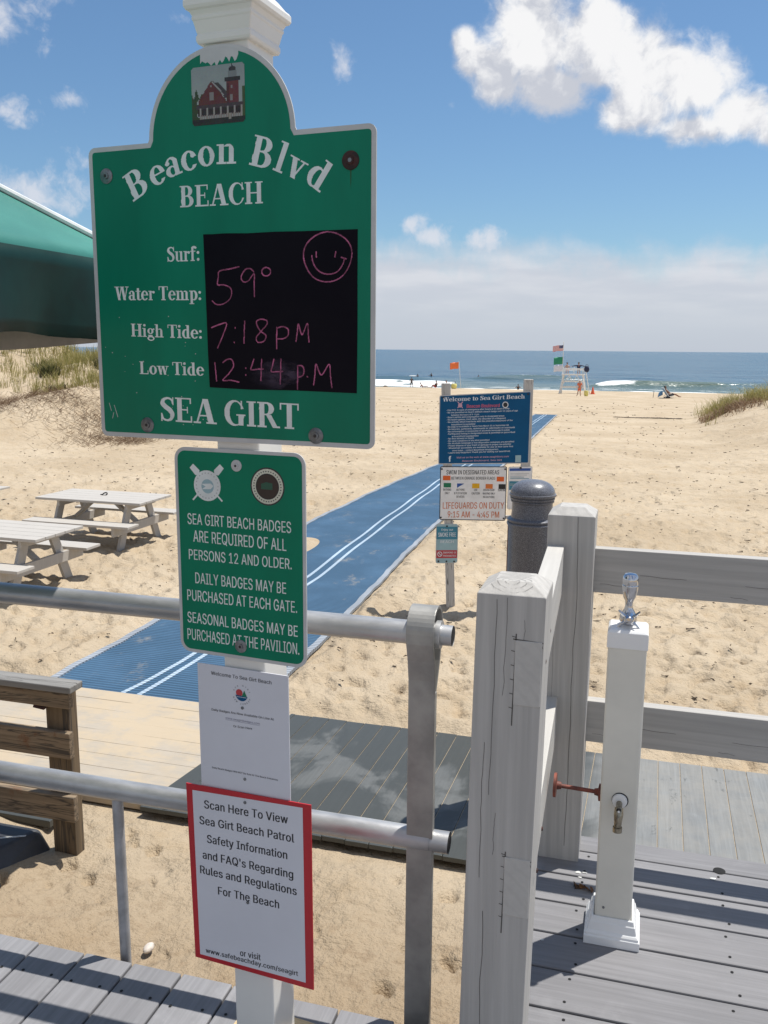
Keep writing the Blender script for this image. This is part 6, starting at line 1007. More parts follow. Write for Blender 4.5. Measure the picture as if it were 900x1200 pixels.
for x, a, b, wd, sd in ((-.268, .70, 1.14, .0011, 1), (-.249, .93, 1.145, .0008, 2), (-.281, .50, .82, .0011, 3), (-.264, .12, .42, .0013, 4), (-.215, .99, 1.10, .0007, 5), (-.254, .56, .66, .0008, 6)): fr.append((crack(x, a, b, .0016, sd), wd))
for z0, z1 in ((.915, 1.057), (.424, .560)):      # pencilled notch lines with ticks where the rails are let in
    fr.append(([(-.2265, z0 - .05), (-.2258, z1 + .012)], .0026)); fr.append(([(-.2265, z0), (-.1690, z0 - .002)], .0024)); fr.append(([(-.232, z1), (-.1690, z1 - .004)], .0026))
    for k in range(6): z = z0 - .01 + (z1 - z0 + .015) * k / 5; fr.append(([(-.2345, z + .001), (-.2255, z - .001)], .0017))
    for k in range(7): fr.append(([(-.186 + .0022 * k, z1 - .004), (-.184 + .0024 * k, z1 - .016 + .002 * (k % 3))], .0012))
top_ = []
for k in range(1, 8):
    rr2 = .011 * k; top_.append(([(-.240 + rr2 * math.cos(R(a)) * 1.15, 1.832 + rr2 * .95 * math.sin(R(a))) for a in range(0, 181, 12) if -.278 < -.240 + rr2 * math.cos(R(a)) * 1.15 < -.202 and 1.834 < 1.832 + rr2 * .95 * math.sin(R(a)) < 1.907], .0010))
top_ = [t_ for t_ in top_ if len(t_[0]) > 1]
np_ = fpost(-.312, -.168, 1.80, 1.944, 1.150, 1.173, dict(front=fr, top=top_, rings=-.243), lean=.016)
fr = [(crack(-.168, .05, 1.148, .0022, 11, 26), .0015), (crack(-.230, .55, 1.0, .001, 12), .0007)]
fpost(-.264, -.120, 2.764, 2.908, 1.150, 1.173, dict(front=fr))
fpost(2.10, 2.244, 2.764, 2.908, 1.150, 1.173)
for zt, zb_ in ((1.055, .912), (.560, .420)):
    mb = MB(); a, b_ = 1.7975 - fy, 2.800 - fy
    q_ = .016 * (1.15 - zb_) / 1.15; mb.hexa([(-.2255 - q_ - fx, a, zb_), (-.1690 - q_ - fx, a, zb_), (-.212 - fx, b_, zb_), (-.262 - fx, b_, zb_), (-.2255 - q_ - fx, a, zt), (-.1690 - q_ - fx, a, zt), (-.212 - fx, b_, zt), (-.262 - fx, b_, zt)]); mb.build('rail', 'paint_y', fe, bevel=.002)
for zt, zb_, o_ in ((1.036, .893, .055), (.526, .385, .058)):
    mb = MB(); mb.box(-.135 - fx, 2.15 - fx, 2.790 + o_ - fy, 2.832 + o_ - fy, zb_, zt); rl = mb.build('rail', 'paint_x', fe, bevel=.002)
    mk = MB()
    for x, z, L in ((-.10, zb_ + .03, .07), (.02, zb_ + .065, .14), (.29, zb_ + .018, .05), (.33, zb_ + .055, .19)): mk.ribbon([(x + L * k / 6, z + .0012 * math.sin(k * 1.4 + x * 9) - .004 * k / 6) for k in range(7)], .0010, lambda a, b: (a - fx, 2.790 + o_ - fy - .0006, b))
    mk.build('checks', 'check', rl)
mb = MB()
for x, y, z in ((-.1685, 2.06, 1.0), (-.169, 1.87, .99), (-.1685, 1.88, .49), (-.1685, 2.1, .47)): k = len(mb.v); mb.lathe([(.0001, 0), (.006, 0), (.005, .003), (.0001, .004)], (0, 0, 0), 10, 0, axis='x'); mb.v[k:] = [(p[0] + x - .045 * (y - 1.8) / 1.0 * 1.2 - fx, p[1] + y - fy, p[2] + z) for p in mb.v[k:]]
mb.build('bolt', 'rust', fe)

# ================================================================== TAP POST
tp = thing('tap_post', 'white vinyl tap post with a chrome drinking fountain head on its square cap', 'tap post', (0, 2.42, 0)); 
mb = MB(); mb.hexa([(-.051, -.0420, .02), (.050, -.0420, .02), (.050, .0590, .02), (-.051, .0590, .02), (-.0545, -.0420, .872), (.0465, -.0420, .872), (.0465, .0590, .872), (-.0545, .0590, .872)]); mb.build('post', 'vinyl_old', tp, bevel=.006, seg=3)
mb = MB(); mb.lathe([(.0512, .868), (.0532, .868), (.0535, .9), (.0528, .912), (.047, .918), (.012, .924), (.0005, .9245)], (-.004, .0085, 0), 4, sq=True); mb.build('cap', 'trimwhite', tp, bevel=.002)
mb = MB(); mb.lathe([(.0765, 0), (.0765, .024), (.0735, .027), (.0730, .032), (.070, .037), (.067, .040), (.066, .045), (.0625, .060), (.0605, .063), (.0570, .076), (.0522, .077), (.0515, .02)], (-.001, .0095, 0), 4, sq=True); mb.build('base_trim', 'trimwhite', tp, bevel=.0015)
fc = MB(); fc.lathe([(.0001, .920), (.020, .922), (.0235, .930), (.0225, .945), (.017, .956), (.012, .964), (.0105, .972), (.0105, .985), (.012, .989), (.0165, .998), (.0205, 1.014), (.0222, 1.028), (.0222, 1.031), (.0210, 1.033), (.0215, 1.036), (.0218, 1.046), (.0205, 1.055), (.0155, 1.0615), (.006, 1.064), (.0001, 1.0642)], (-.006, .012, 0), 28)
hd = fc.build('fountain_head', 'chrome', tp)
mb = MB(); mb.lathe([(.0001, .034), (.0085, .033), (.012, .029), (.0135, .018), (.016, .006), (.016, 0)], (-.004, -.004, .944), 18, 0, axis='y')
for sx, sz in ((-1, 1), (1, 1), (-1, -1), (1, -1)): mb.tube([(-.004, -.018, .944), (-.004 + sx * .017, -.019, .944 + sz * .013), (-.004 + sx * .0275, -.02, .944 + sz * .0235)], [.0042, .0036, .0026], 8)
mb.build('tap_handle', 'chrome', hd)
sg = MB(); sg.lathe([(.0001, .008), (.014, .008), (.0195, .0075), (.0205, .003), (.021, .0)], (-.0005, -.042, .4330), 24, 0, axis='y'); pl = sg.build('escutcheon', 'trimwhite', tp)
mb = MB(); mb.lathe([(.0001, 0), (.0225, 0), (.0225, .0015), (.0001, .0016)], (.0005, -.042, .4338), 22, 0, axis='y'); mb.build('hole_edge', 'hole', pl)
mb = MB(); mb.tube([(-.001, -.048, .428), (-.001, -.092, .428)], .0085, 14); mb.tube([(-.001, -.086, .434), (-.001, -.096, .420), (-.0015, -.101, .402), (-.002, -.102, .386)], [.011, .0125, .0105, .0095], 16); mb.tube([(-.002, -.102, .3865), (-.002, -.1025, .373)], .0125, 16); mb.tube([(-.002, -.1025, .3732), (-.002, -.1025, .3723)], .0102, 16, mi=1)
sgo = mb.build('hose_tap', ['brass', 'hole'], tp)
mb = MB(); mb.lathe([(.0001, .012), (.0036, .012), (.0036, .006), (.0066, .006), (.0066, .0)], (-.001, -.0945, .433), 14, 0, axis='y'); mb.lathe([(.0001, .0125), (.0032, .0124), (.0001, .0127)], (-.001, -.0945, .433), 10, 1, axis='y'); mb.build('key_stem', ['hole', 'trimwhite'], sgo)
mb = MB(); mb.tube([(-.176, -.03, .447), (-.052, -.012, .434)], .0058, 12); mb.lathe([(.0001, -.181), (.034, -.181), (.034, -.174), (.012, -.172), (.0095, -.160), (.0001, -.160)], (0, -.03, .447), 20, 0, axis='x'); mb.lathe([(.0001, -.0525), (.024, -.0525), (.024, -.0580), (.011, -.060), (.009, -.070), (.0001, -.070)], (0, -.012, .434), 20, 0, axis='x'); mb.build('brace_pipe', 'rod', tp)
mb = MB(); mb.lathe([(.0001, .0022), (.0034, .0018), (.0038, 0)], (-.0275, -.042, .103), 12, 0, axis='y'); mb.build('screw', 'washer', tp)

# ================================================================== SHOWER COLUMN
sx_, sy_ = -.612, 5.40
sh = thing('shower_column', 'dark speckled plastic beach shower column with a domed top and ring mouldings', 'beach shower', (sx_, sy_, gz(sx_, sy_) + .04)); bz = -sh.location.z
pr = [(.140, 0), (.140, .610 + bz - .02), (.150, .610 + bz), (.152, .618 + bz), (.149, .624 + bz), (.141, .626 + bz), (.141, .631 + bz), (.149, .634 + bz), (.149, .643 + bz), (.140, .648 + bz), (.126, .654 + bz), (.122, .70 + bz), (.122, .746 + bz)]
pr += [(.130, .750 + bz), (.1305, .757 + bz), (.125, .759 + bz), (.125, .763 + bz), (.1335, .766 + bz), (.1345, .775 + bz), (.1275, .777 + bz), (.1275, .782 + bz), (.139, .785 + bz), (.1415, .792 + bz), (.1405, .799 + bz), (.134, .801 + bz)]
pr += [(.134 * math.cos(R(a)) ** .8, .801 + bz + .082 * math.sin(R(a))) for a in range(6, 90, 7)] + [(.0002, .884 + bz)]
mb = MB(); mb.lathe([(max(a, .0002), b_) for a, b_ in pr], (0, 0, 0), 48); mb.build('column', 'speckle', sh)
mb = MB(); mb.tube([(0, .132, .55 + bz), (0, .165, .57 + bz), (0, .190, .56 + bz)], [.016, .014, .013], 14); mb.lathe([(.0001, .56 + bz - .002), (.020, .552 + bz), (.034, .530 + bz), (.034, .524 + bz), (.0001, .522 + bz)], (0, .196, 0), 20); mb.build('shower_head', 'chrome', sh)
mb = MB(); mb.box(-.1435, -.120, -.02, .03, .30 + bz, .605 + bz); mb.build('side_plate', 'rod', sh, bevel=.003)

# ================================================================== BEACH SIGN BEYOND THE RAILING
fs_ = thing('beach_sign', 'two post sign beyond the railing with a blue rules board above a swim board', 'sign', (-1.59, 9.95, gz(-1.62, 9.95)), R(15)); fs_.scale = (.945, 1, 1); z0_ = -fs_.location.z
for x, zt in ((-.57, 1.285), (.40, 1.335)):
    mb = MB(); mb.box(x - .052 + (.06 if x < 0 else 0) * 0, x + .052, .004, .104, -.35, zt + z0_); o = mb.build('post', 'grey_post', fs_, bevel=.004)
    if x < 0: mb.v = [(p[0] + (.13 if p[2] < 0 else 0), p[1], p[2]) for p in mb.v]; me_ = mb.mesh('post', M['grey_post']); o.data = me_
def plate(x0, x1, zb0, zb1, zt0, zt1, y, r, edge, face, rim, lab):
    poly = rrect(0, 1, 0, 1, .001); 
    w_ = x1 - x0; ol = []
    for px, pz in rrect(0, w_, 0, zt0 - zb0, r, 4):
        t_ = px / w_; f_ = pz / (zt0 - zb0); ol.append((x0 + px, (zb0 + (zb1 - zb0) * t_) * (1 - f_) + (zt0 + (zt1 - zt0) * t_) * f_ + z0_))
    mb = MB(); mb.prism(ol, y - .004, y); p = mb.build('sign_board', edge, fs_); p['label'] = lab
    inn = inset(ol, rim); mb = MB(); mb.add([(a, y - .0046, b_) for a, b_ in inn], [tuple(range(len(inn)))]); mb.build('face', face, p); return p
SB = lambda mb, t_, x0, x1, za, zb__, cp, y, bo=.01, mi=0: sans(mb, t_, x0, x1, za + z0_, zb__ + z0_, cp, y, bo + .008, mi)
p1 = plate(-.645, .430, .382, .402, 1.152, 1.208, 0., .02, 'white_sheet', M['navy_sign'], .010, 'blue rules board headed Welcome to Sea Girt Beach')
mb = MB(); serif(mb, 'Welcome to Sea Girt Beach', -.606, .357, 1.084 + z0_, 1.128 + z0_, .046, -.006)
lines = ['-Dial 911 in case of emergency after hours or in need of help', '-No one permitted on beach without a beach badge over 12 years of age', '    between the hours of 9-5 pm', '-Beach parties and congregation only in designated areas', '-No beach games, food sales, the direction of a lifeguard', '-No activity which interferes with the peaceful enjoyment of the', '    beachfront is permitted', '-No dogs on boardwalk or beach from March 15 to September 30', '-No bicycles, surfboards, skateboards or rollerblades on boardwalk', '-No consumption or possession of alcoholic beverage in public', '-Surfing and fishing in designated areas & permitted as prescribed', '    at beachfront headquarters', '-No fires allowed on beach', '-No open containers of any kind permitted', '-No alcoholic beverage or non disposable containers are permitted', '-Please dispose of your trash or garbage in proper receptacles', '-Wheelchair accessible are available for use on first come first', '    serve basis - contact Beachfront Headquarters', '-Leave only footprints! Thank you for visiting our beachfront']
for k, tx in enumerate(lines):
    f_ = k / (len(lines) - 1); zz = .980 + (.505 - .980) * f_; L = len(tx.strip()) / 66 * .80; x0 = -.560 + .024 * f_ + (.055 if tx.startswith(' ') else 0)
    SB(mb, tx.strip(), x0, x0 + L, zz, zz + .030 * L / .8, .0165, -.006, .006)
SB(mb, 'f', -.524, -.492, .412, .414, .062, -.006, .03)
mb.build('lettering', 'letter_far', p1)
mb = MB(); SB(mb, 'Beacon Boulevard', -.322, .063, 1.017, 1.030, .038, -.006, .014); mb.build('heading', 'redprint', p1)
mb = MB(); SB(mb, 'Visit us on the web at www.seagirtboro.com', -.430, .190, .452, .472, .019, -.006, .008); SB(mb, 'Beacon Boulevard, Sea Girt', -.36, .11, .415, .430, .019, -.006, .008); mb.build('footer_lettering', 'pinkprint', p1)
mb = MB(); disc(mb, .130, 1.055 + z0_, .036, -.006, 0); disc(mb, .130, 1.055 + z0_, .026, -.0066, 1); 
for s_ in (-1, 1): mb.beam((-.40 - .03 * s_, -.0062 - .0004 * s_, 1.015 + z0_), (-.40 + .03 * s_, -.0062 - .0004 * s_, 1.085 + z0_), .010, .001, 2, side=(1, 0, 0))
disc(mb, -.40, 1.045 + z0_, .024, -.0075, 2); mb.prism([(.268, .415 + z0_), (.335, .417 + z0_), (.335, .495 + z0_), (.268, .493 + z0_)], -.006, -.0055, 3)
mb.build('emblems', [M['letter_far'], 'ink', M['pinkprint'], M['tealpale']], p1)
p2 = plate(-.620, .175, -.252, -.256, .361, .367, -.002, .022, 'ink', M['white_print'], .010, 'white swim area board with small coloured flags')
mb = MB(); SB(mb, 'SWIM IN DESIGNATED AREAS', -.545, .081, .270, .276, .048, -.008, .004); SB(mb, 'BETWEEN ORANGE BORDER FLAGS', -.485, .036, .212, .216, .032, -.008, .004)
fx_ = [(-.575, -.487), (-.415, -.330), (-.235, -.148), (-.075, .010), (.080, .162)]
for (a, b_), ws in zip(fx_, (('BATHING', 'ONLY'), ('BATHING', '& FLOTATION', 'DEVICES'), ('USE', 'CAUTION'), ('ROUGH SURF', 'WADING ONLY', 'NO BATHING'), ('SURFING',))):
    for k, t_ in enumerate(ws): c_ = (a + b_) / 2; h_ = .0068 * len(t_); SB(mb, t_, c_ - h_, c_ + h_, .088 - .040 * k - .003, .088 - .040 * k - .003, .024, -.008, .006)
mb.build('lettering', 'ink', p2)
mb = MB(); SB(mb, 'LIFEGUARDS ON DUTY', -.580, .152, -.122, -.114, .072, -.008, .002); SB(mb, '9:15 AM - 4:45 PM', -.520, .097, -.222, -.219, .070, -.008, .002); mb.build('hours_lettering', 'orangeprint', p2)
def symbol(poly, m_): mb = MB(); mb.add([(a, -.008, z + z0_) for a, z in poly], [tuple(range(len(poly)))]); mb.build('flag_symbol', m_, p2)
sq_ = lambda a, b_, z1, z2, m_: symbol([(a, z1), (b_, z1), (b_, z2), (a, z2)], m_)
sq_(-.585, -.495, .203, .255, 'orange'); sq_(.055, .142, .196, .250, 'orange'); sq_(*fx_[0], .122, .172, 'flag_green'); symbol([(fx_[1][0], .118), (fx_[1][0], .168), (fx_[1][1], .168)], 'flag_blue'); sq_(*fx_[2], .115, .170, 'yellow'); sq_(*fx_[3], .112, .165, 'rough_orange'); sq_(*fx_[4], .110, .165, 'flag_black')
p3 = plate(.190, .475, -.122, -.118, .362, .372, -.001, .018, 'white_sheet', M['white_print'], .006, 'small pale notice with blue bands beside the right post')
mb = MB(); mb.prism([(.205, .315 + z0_), (.455, .320 + z0_), (.455, .350 + z0_), (.205, .345 + z0_)], -.0066, -.0060, 0); mb.prism([(.205, .10 + z0_), (.34, .10 + z0_), (.32, .20 + z0_), (.205, .20 + z0_)], -.0066, -.0060, 1)
for k, z in enumerate((.285, .268, .245, .228, .165, .15)): mb.prism([(.215, z + z0_), (.44 - .03 * (k % 3), z + z0_), (.44 - .03 * (k % 3), z + .006 + z0_), (.215, z + .006 + z0_)], -.0066, -.006, 1 if k in (2, 3) else 2)
disc(mb, .335, .350 + z0_, .014, -.008, 3); mb.build('printed_bands', [M['flag_blue'], M['teal'], M['alu'], 'ink'], p3)
p4 = plate(-.655, -.390, -.762, -.752, -.300, -.296, -.003, .025, 'white_sheet', M['tealpale'], .006, 'small smoke free notice low on the left post')
mb = MB(); mb.prism([(-.648, -.478 + z0_), (-.397, -.474 + z0_), (-.397, -.330 + z0_), (-.648, -.330 + z0_)], -.0086, -.008, 0); mb.prism([(-.648, -.700 + z0_), (-.397, -.694 + z0_), (-.397, -.602 + z0_), (-.648, -.606 + z0_)], -.0086, -.008, 1); mb.build('colour_bands', [M['teal'], M['redband']], p4)
mb = MB(); SB(mb, 'SMOKE FREE', -.628, -.415, -.448, -.444, .048, -.0095, .012); SB(mb, 'Enjoy our', -.590, -.45, -.378, -.376, .026, -.0095, .004); SB(mb, 'BEACH', -.60, -.44, -.520, -.518, .030, -.0095, .004); SB(mb, 'SMOKING IS', -.565, -.41, -.642, -.640, .020, -.0095, .006); SB(mb, 'PROHIBITED', -.565, -.41, -.680, -.678, .020, -.0095, .006)
c_ = (-.605, -.651 + z0_); disc(mb, c_[0], c_[1], .030, -.0095, 0, 24, .022); mb.ribbon([(c_[0] - .018, c_[1] + .018), (c_[0] + .018, c_[1] - .018)], .008, lambda a, b: (a, -.0098, b)); mb.build('lettering', 'letter_far', p4)
for pp, spots, y in ((p1, ((-.60, 1.13), (.392, 1.175)), -.005), (p2, ((-.60, .33), (-.60, -.225), (.152, .335), (.152, -.228)), -.007), (p4, ((-.525, -.325), (-.522, -.735), (-.62, -.735), (-.43, -.735)), -.0088)):
    mb = MB()
    for x, z in spots: mb.lathe([(.0001, .006), (.010, .005), (.011, 0)], (x, y, z + z0_), 12, 0, axis='y')
    mb.build('bolts', 'bolt', pp)
mb = MB(); mb.box(.165, .36, .006, .05, -.235 + z0_, -.20 + z0_); mb.box(-.50, .175, .0005, .03, -.22 + z0_, -.17 + z0_); mb.build('bracket', 'grey_post', fs_, bevel=.003)

# ================================================================== PICNIC TABLES
def picnic(x, y, rz, label):
    t_ = thing('picnic_table', label, 'picnic table', (x, y, gz(x, y) - .02), rz, 'white picnic tables on the sand')
    mb = MB(); L = .92
    for k in range(5): y0 = -.46 + k * .185; mb.box(-L + random.uniform(-.006, .006), L, y0 + .002, y0 + .181, .735, .772)
    mb.build('tabletop', 'table_x', t_, bevel=.005)
    for s in (-1, 1):
        mb = MB()
        y0 = s * .62
        for dy in ((-.01, .185),): mb.box(-L, L, min(s * .50, s * .80), max(s * .50, s * .80), .435, .472)
        mb.build('bench', 'table_x', t_, bevel=.005)
    for sx in (-1, 1):
        xx_ = sx * .60
        for s in (-1, 1): mb = MB(); mb.beam((xx_, s * .60, -.12), (xx_, s * .24, .735), .045, .14, side=(1, 0, 0)); mb.build('leg', 'table_leg', t_, bevel=.004)
        mb = MB(); mb.box(xx_ + .024, xx_ + .066, -.78, .78, .300, .434); mb.build('bench_support', 'table_leg', t_, bevel=.004)
        mb = MB(); mb.box(xx_ + .024, xx_ + .066, -.40, .40, .640, .734); mb.build('batten', 'table_leg', t_, bevel=.004)
        mb = MB(); mb.beam((xx_ - sx * .03, 0, .39), (xx_ - sx * .45, 0, .72), .09, .045, side=(0, 1, 0)); mb.build('brace', 'table_leg', t_, bevel=.004)
    return t_
pt = picnic(-8.03, 12.10, R(-1), 'white picnic table seen whole with a small ring on its top')
picnic(-7.63, 9.17, R(-1), 'nearer white picnic table cut off by the left edge above the pipe railing')
picnic(-12.42, 13.45, R(-1), 'far white picnic table of which only a bench end shows at the left edge')
mb = MB(); c = pt.location; mb.tube([(c.x - .02 + .035 * math.cos(a), c.y + .05 + .035 * math.sin(a), c.z + .785 + .02 * math.sin(a)) for a in np.linspace(0, 6.3, 18)], .010, 8); mb.tube([(c.x - .08, c.y + .02, c.z + .782), (c.x - .05, c.y + .03, c.z + .784)], .008, 8)
tag(mb.build('ring', 'hole'), 'small dark ring lying on top of the whole picnic table', 'ring')

# ================================================================== BROWN TIMBER RAILING AND STEP
br = thing('timber_railing', 'weathered brown timber railing end with a grey top board and rust stains', 'railing', (-3.02, 4.06, gz(-3.02, 4.06))); bx, by, bzz = br.location
mb = MB(); mb.box(-3.120 - bx, -2.972 - bx, 4.035 - by, 4.115 - by, -.3, -.205 - bzz); mb.build('post', 'brown_z', br, bevel=.005)
for k, (zt, zb_, xe) in enumerate(((-.212, -.312, -2.935), (-.455, -.610, -2.945), (-.838, -.990, -2.940))):
    mb = MB(); mb.hexa([(-6.2 - bx, 3.990 - by, zb_ - .0 - bzz), (xe - bx, 3.990 - by, zb_ - bzz), (xe - bx, 4.034 - by, zb_ - bzz), (-6.2 - bx, 4.034 - by, zb_ - bzz), (-6.2 - bx, 3.990 - by, zt - bzz), (xe - bx, 3.990 - by, zt - bzz), (xe - bx, 4.034 - by, zt - bzz), (-6.2 - bx, 4.034 - by, zt - bzz)]); mb.build('rail', 'brown_x', br, bevel=.006)
mb = MB(); mb.box(-6.2 - bx, -2.905 - bx, 3.965 - by, 4.085 - by, -.211 - bzz, -.172 - bzz); mb.build('cap_board', 'cap_grey', br, bevel=.006)
mb = MB(); mb.box(-5.9 - bx, -5.76 - bx, 4.035 - by, 4.115 - by, -.3, -.205 - bzz); mb.build('post', 'brown_z', br, bevel=.005)
mb = MB(); mb.tube([(-3.17 - bx, 4.0 - by, -.318 - bzz), (-3.12 - bx, 4.02 - by, -.335 - bzz), (-3.10 - bx, 4.03 - by, -.315 - bzz)], .012, 8); mb.build('rusty_hanger', 'rust', br)
stp = thing('step', 'low dark rubber step with a white line sitting on the sand at the left edge', 'step', (-3.6, 3.82, gz(-3.6, 3.82))); q = stp.location
mb = MB(); mb.hexa([(-5.2 - q.x, 3.50 - q.y, -.05), (-3.22 - q.x, 3.50 - q.y, -.05), (-3.14 - q.x, 4.06 - q.y, -.05), (-5.2 - q.x, 4.06 - q.y, -.05), (-5.2 - q.x, 3.56 - q.y, .10), (-3.36 - q.x, 3.56 - q.y, .10), (-3.21 - q.x, 4.04 - q.y, .10), (-5.2 - q.x, 4.04 - q.y, .10)]); mb.build('step_body', 'rubber', stp, bevel=.02)
mb = MB(); mb.hexa([(-4.0 - q.x, 3.57 - q.y, .1004), (-3.985 - q.x, 3.57 - q.y, .1004), (-3.235 - q.x, 3.94 - q.y, .1004), (-3.24 - q.x, 3.955 - q.y, .1004), (-4.0 - q.x, 3.57 - q.y, .1014), (-3.985 - q.x, 3.57 - q.y, .1014), (-3.235 - q.x, 3.94 - q.y, .1014), (-3.24 - q.x, 3.955 - q.y, .1014)]); mb.build('line', 'whitemark', stp)
mb = MB(); mb.box(-5.4, -3.30, 4.24, 4.50, z_at(4.4) - .05, z_at(4.4) - .004); tag(mb.build('board', 'board_ramp', bevel=.004), 'grey board lying flat behind the dark step', 'board')

# ================================================================== GREEN MARKET UMBRELLA
ub = thing('market_umbrella', 'square green market umbrella with white piping hanging over the deck at the left', 'umbrella', (-2.30, 1.22, 0)); 
cu = (-2.30, 1.22); hw = 1.0; ze, zt = 1.862, 2.512
def roof(x, y):     # slight sag between the ribs
    m_ = max(abs(x), abs(y)) / hw; return ze + (zt - ze) * (1 - m_) - .035 * math.sin(math.pi * min(1, m_)) * (1 - min(abs(x), abs(y)) / max(abs(x), abs(y), 1e-4))
mb = MB(); N = 32; vs = []
for j in range(N + 1):
    for i in range(N + 1): x = -hw + 2 * hw * i / N; y = -hw + 2 * hw * j / N; vs.append((x, y, roof(x, y)))
mb.add(vs, [(j * (N + 1) + i, j * (N + 1) + i + 1, (j + 1) * (N + 1) + i + 1, (j + 1) * (N + 1) + i) for j in range(N) for i in range(N)], 0, True)
cn = mb.build('canopy', 'canvas', ub); so_ = cn.modifiers.new('solid', 'SOLIDIFY'); so_.thickness = .003
def skirt(name, m_, pts, z0f, z1f, out=.012, th=.003):
    mb = MB(); vs = []; n_ = len(pts)
    for i, (x, y) in enumerate(pts):
        for k in range(7):
            f_ = k / 6; wv_ = out * math.sin(i * .55) * f_ + .006 * math.sin(i * 1.7 + 1) * f_; nx, ny = (x / hw if abs(x) > .99 * hw else 0), (y / hw if abs(y) > .99 * hw else 0)
            vs.append((x + nx * wv_, y + ny * wv_, z0f(i) + (z1f(i) - z0f(i)) * f_))
    mb.add(vs, [(i * 7 + k, i * 7 + k + 1, i * 7 + 8 + k, i * 7 + 7 + k) for i in range(n_ - 1) for k in range(6)], 0, True)
    o = mb.build(name, m_, ub); sd_ = o.modifiers.new('solid', 'SOLIDIFY'); sd_.thickness = th; return o
sq = [(hw, -hw + 2 * hw * k / 40) for k in range(41)] + [(hw - 2 * hw * k / 40, hw) for k in range(1, 41)] + [(-hw, hw - 2 * hw * k / 40) for k in range(1, 41)] + [(-hw + 2 * hw * k / 40, -hw) for k in range(1, 41)]
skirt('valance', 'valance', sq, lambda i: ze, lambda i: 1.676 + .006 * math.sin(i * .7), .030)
sq2 = [(x * .985, y * .985) for x, y in sq]
skirt('lining_flap', 'flap', sq2[40:81], lambda i: ze - .02, lambda i: 1.668 - .012 * (1 - math.cos(i * .30)) - .0006 * i, .02)
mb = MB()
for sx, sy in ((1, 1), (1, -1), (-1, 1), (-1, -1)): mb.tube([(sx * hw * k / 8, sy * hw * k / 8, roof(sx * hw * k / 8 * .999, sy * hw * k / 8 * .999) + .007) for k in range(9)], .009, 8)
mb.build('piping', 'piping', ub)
mb = MB(); mb.tube([(0, 0, 0.06), (0, 0, 2.50)], .024, 20); mb.build('pole', 'table_leg', ub)
mb = MB(); mb.lathe([(.26, 0), (.26, .04), (.08, .07), (.03, .16), (.026, .16), (.0001, .16)], (0, 0, 0), 32); mb.build('base', 'rubber', ub)
for sx, sy in ((1, 1), (1, -1), (-1, 1), (-1, -1)): mb = MB(); mb.tube([(.03 * sx, .03 * sy, 2.43), (.96 * sx, .96 * sy, 1.870)], .009, 8); mb.tube([(.03 * sx, .03 * sy, 1.93), (.45 * sx, .45 * sy, 2.165)], .008, 8); mb.build('rib', 'table_leg', ub)
mb = MB(); mb.lathe([(.0001, 2.50), (.03, 2.51), (.022, 2.55), (.03, 2.58), (.0001, 2.61)], (0, 0, 0), 16); mb.build('finial', 'table_leg', ub)

# small things lying about
mb = MB(); mb.ball((-2.12, 3.38, gz(-2.12, 3.38) + .012), .030, 0, 8, (.75, 1.25, .6)); tag(mb.build('shell', 'shell'), 'pale shell lying on the sand below the railing', 'shell')
mb = MB()
for k in range(7):
    x, y = -.093 + (k - 3) * .0085 + random.uniform(-.004, .004), 2.618 + random.uniform(-.008, .008); a = random.uniform(0, 3); L = random.uniform(.010, .017)
    mb.add([(x - L * math.cos(a), y - L * math.sin(a), .0015), (x - L * .4 * math.sin(a), y + L * .4 * math.cos(a), .010 + random.uniform(0, .008)), (x + L * math.cos(a), y + L * math.sin(a), .004), (x + L * .4 * math.sin(a), y - L * .4 * math.cos(a), .002)], [(0, 1, 2), (0, 2, 3)])
tag(mb.build('dead_leaf', 'leafb'), 'crumpled brown leaf on the deck beside the tap post', 'leaf')
mb = MB()
for x, y, r_ in ((-.115, 2.70, .012), (-.095, 2.705, .008), (-.108, 2.675, .006), (.30, 2.79, .011), (-.255, 2.02, .012), (-.19, 2.33, .006), (-.25, 2.13, .007), (-.26, 2.52, .012), (-.245, 2.515, .009)):
    mb.add([(x + r_ * random.uniform(.6, 1.2) * math.cos(a), y + r_ * random.uniform(.35, .8) * math.sin(a), .0012) for a in np.linspace(0, 5.6, 9)], [tuple(range(9))])
tag(mb.build('paint_flakes', 'whitemark', wn=False), 'scattered white paint flakes on the deck by the fence', 'flakes', kind='stuff')

# ================================================================== PEOPLE
def skin_mesh(pts, edges, root, name, m_, parent=None, sub=2):
    me = bpy.data.meshes.new(name); me.from_pydata([p[:3] for p in pts], edges, []); o = bpy.data.objects.new(name, me); col.objects.link(o)
    o.modifiers.new('skin', 'SKIN'); sv = me.skin_vertices[0].data
    for i, p in enumerate(pts): r_ = p[3]; sv[i].radius = r_ if isinstance(r_, tuple) else (r_, r_); sv[i].use_root = (i == root)
    o.modifiers.new('sub', 'SUBSURF').levels = sub; o.modifiers['sub'].render_levels = sub
    dg = bpy.context.evaluated_depsgraph_get(); m2 = bpy.data.meshes.new_from_object(o.evaluated_get(dg)); bpy.data.objects.remove(o); bpy.data.meshes.remove(me)
    m2.name = name; m2.materials.clear(); m2.materials.append(M[m_]); m2.shade_smooth()
    o = bpy.data.objects.new(name, m2); col.objects.link(o); o.parent = parent; return o
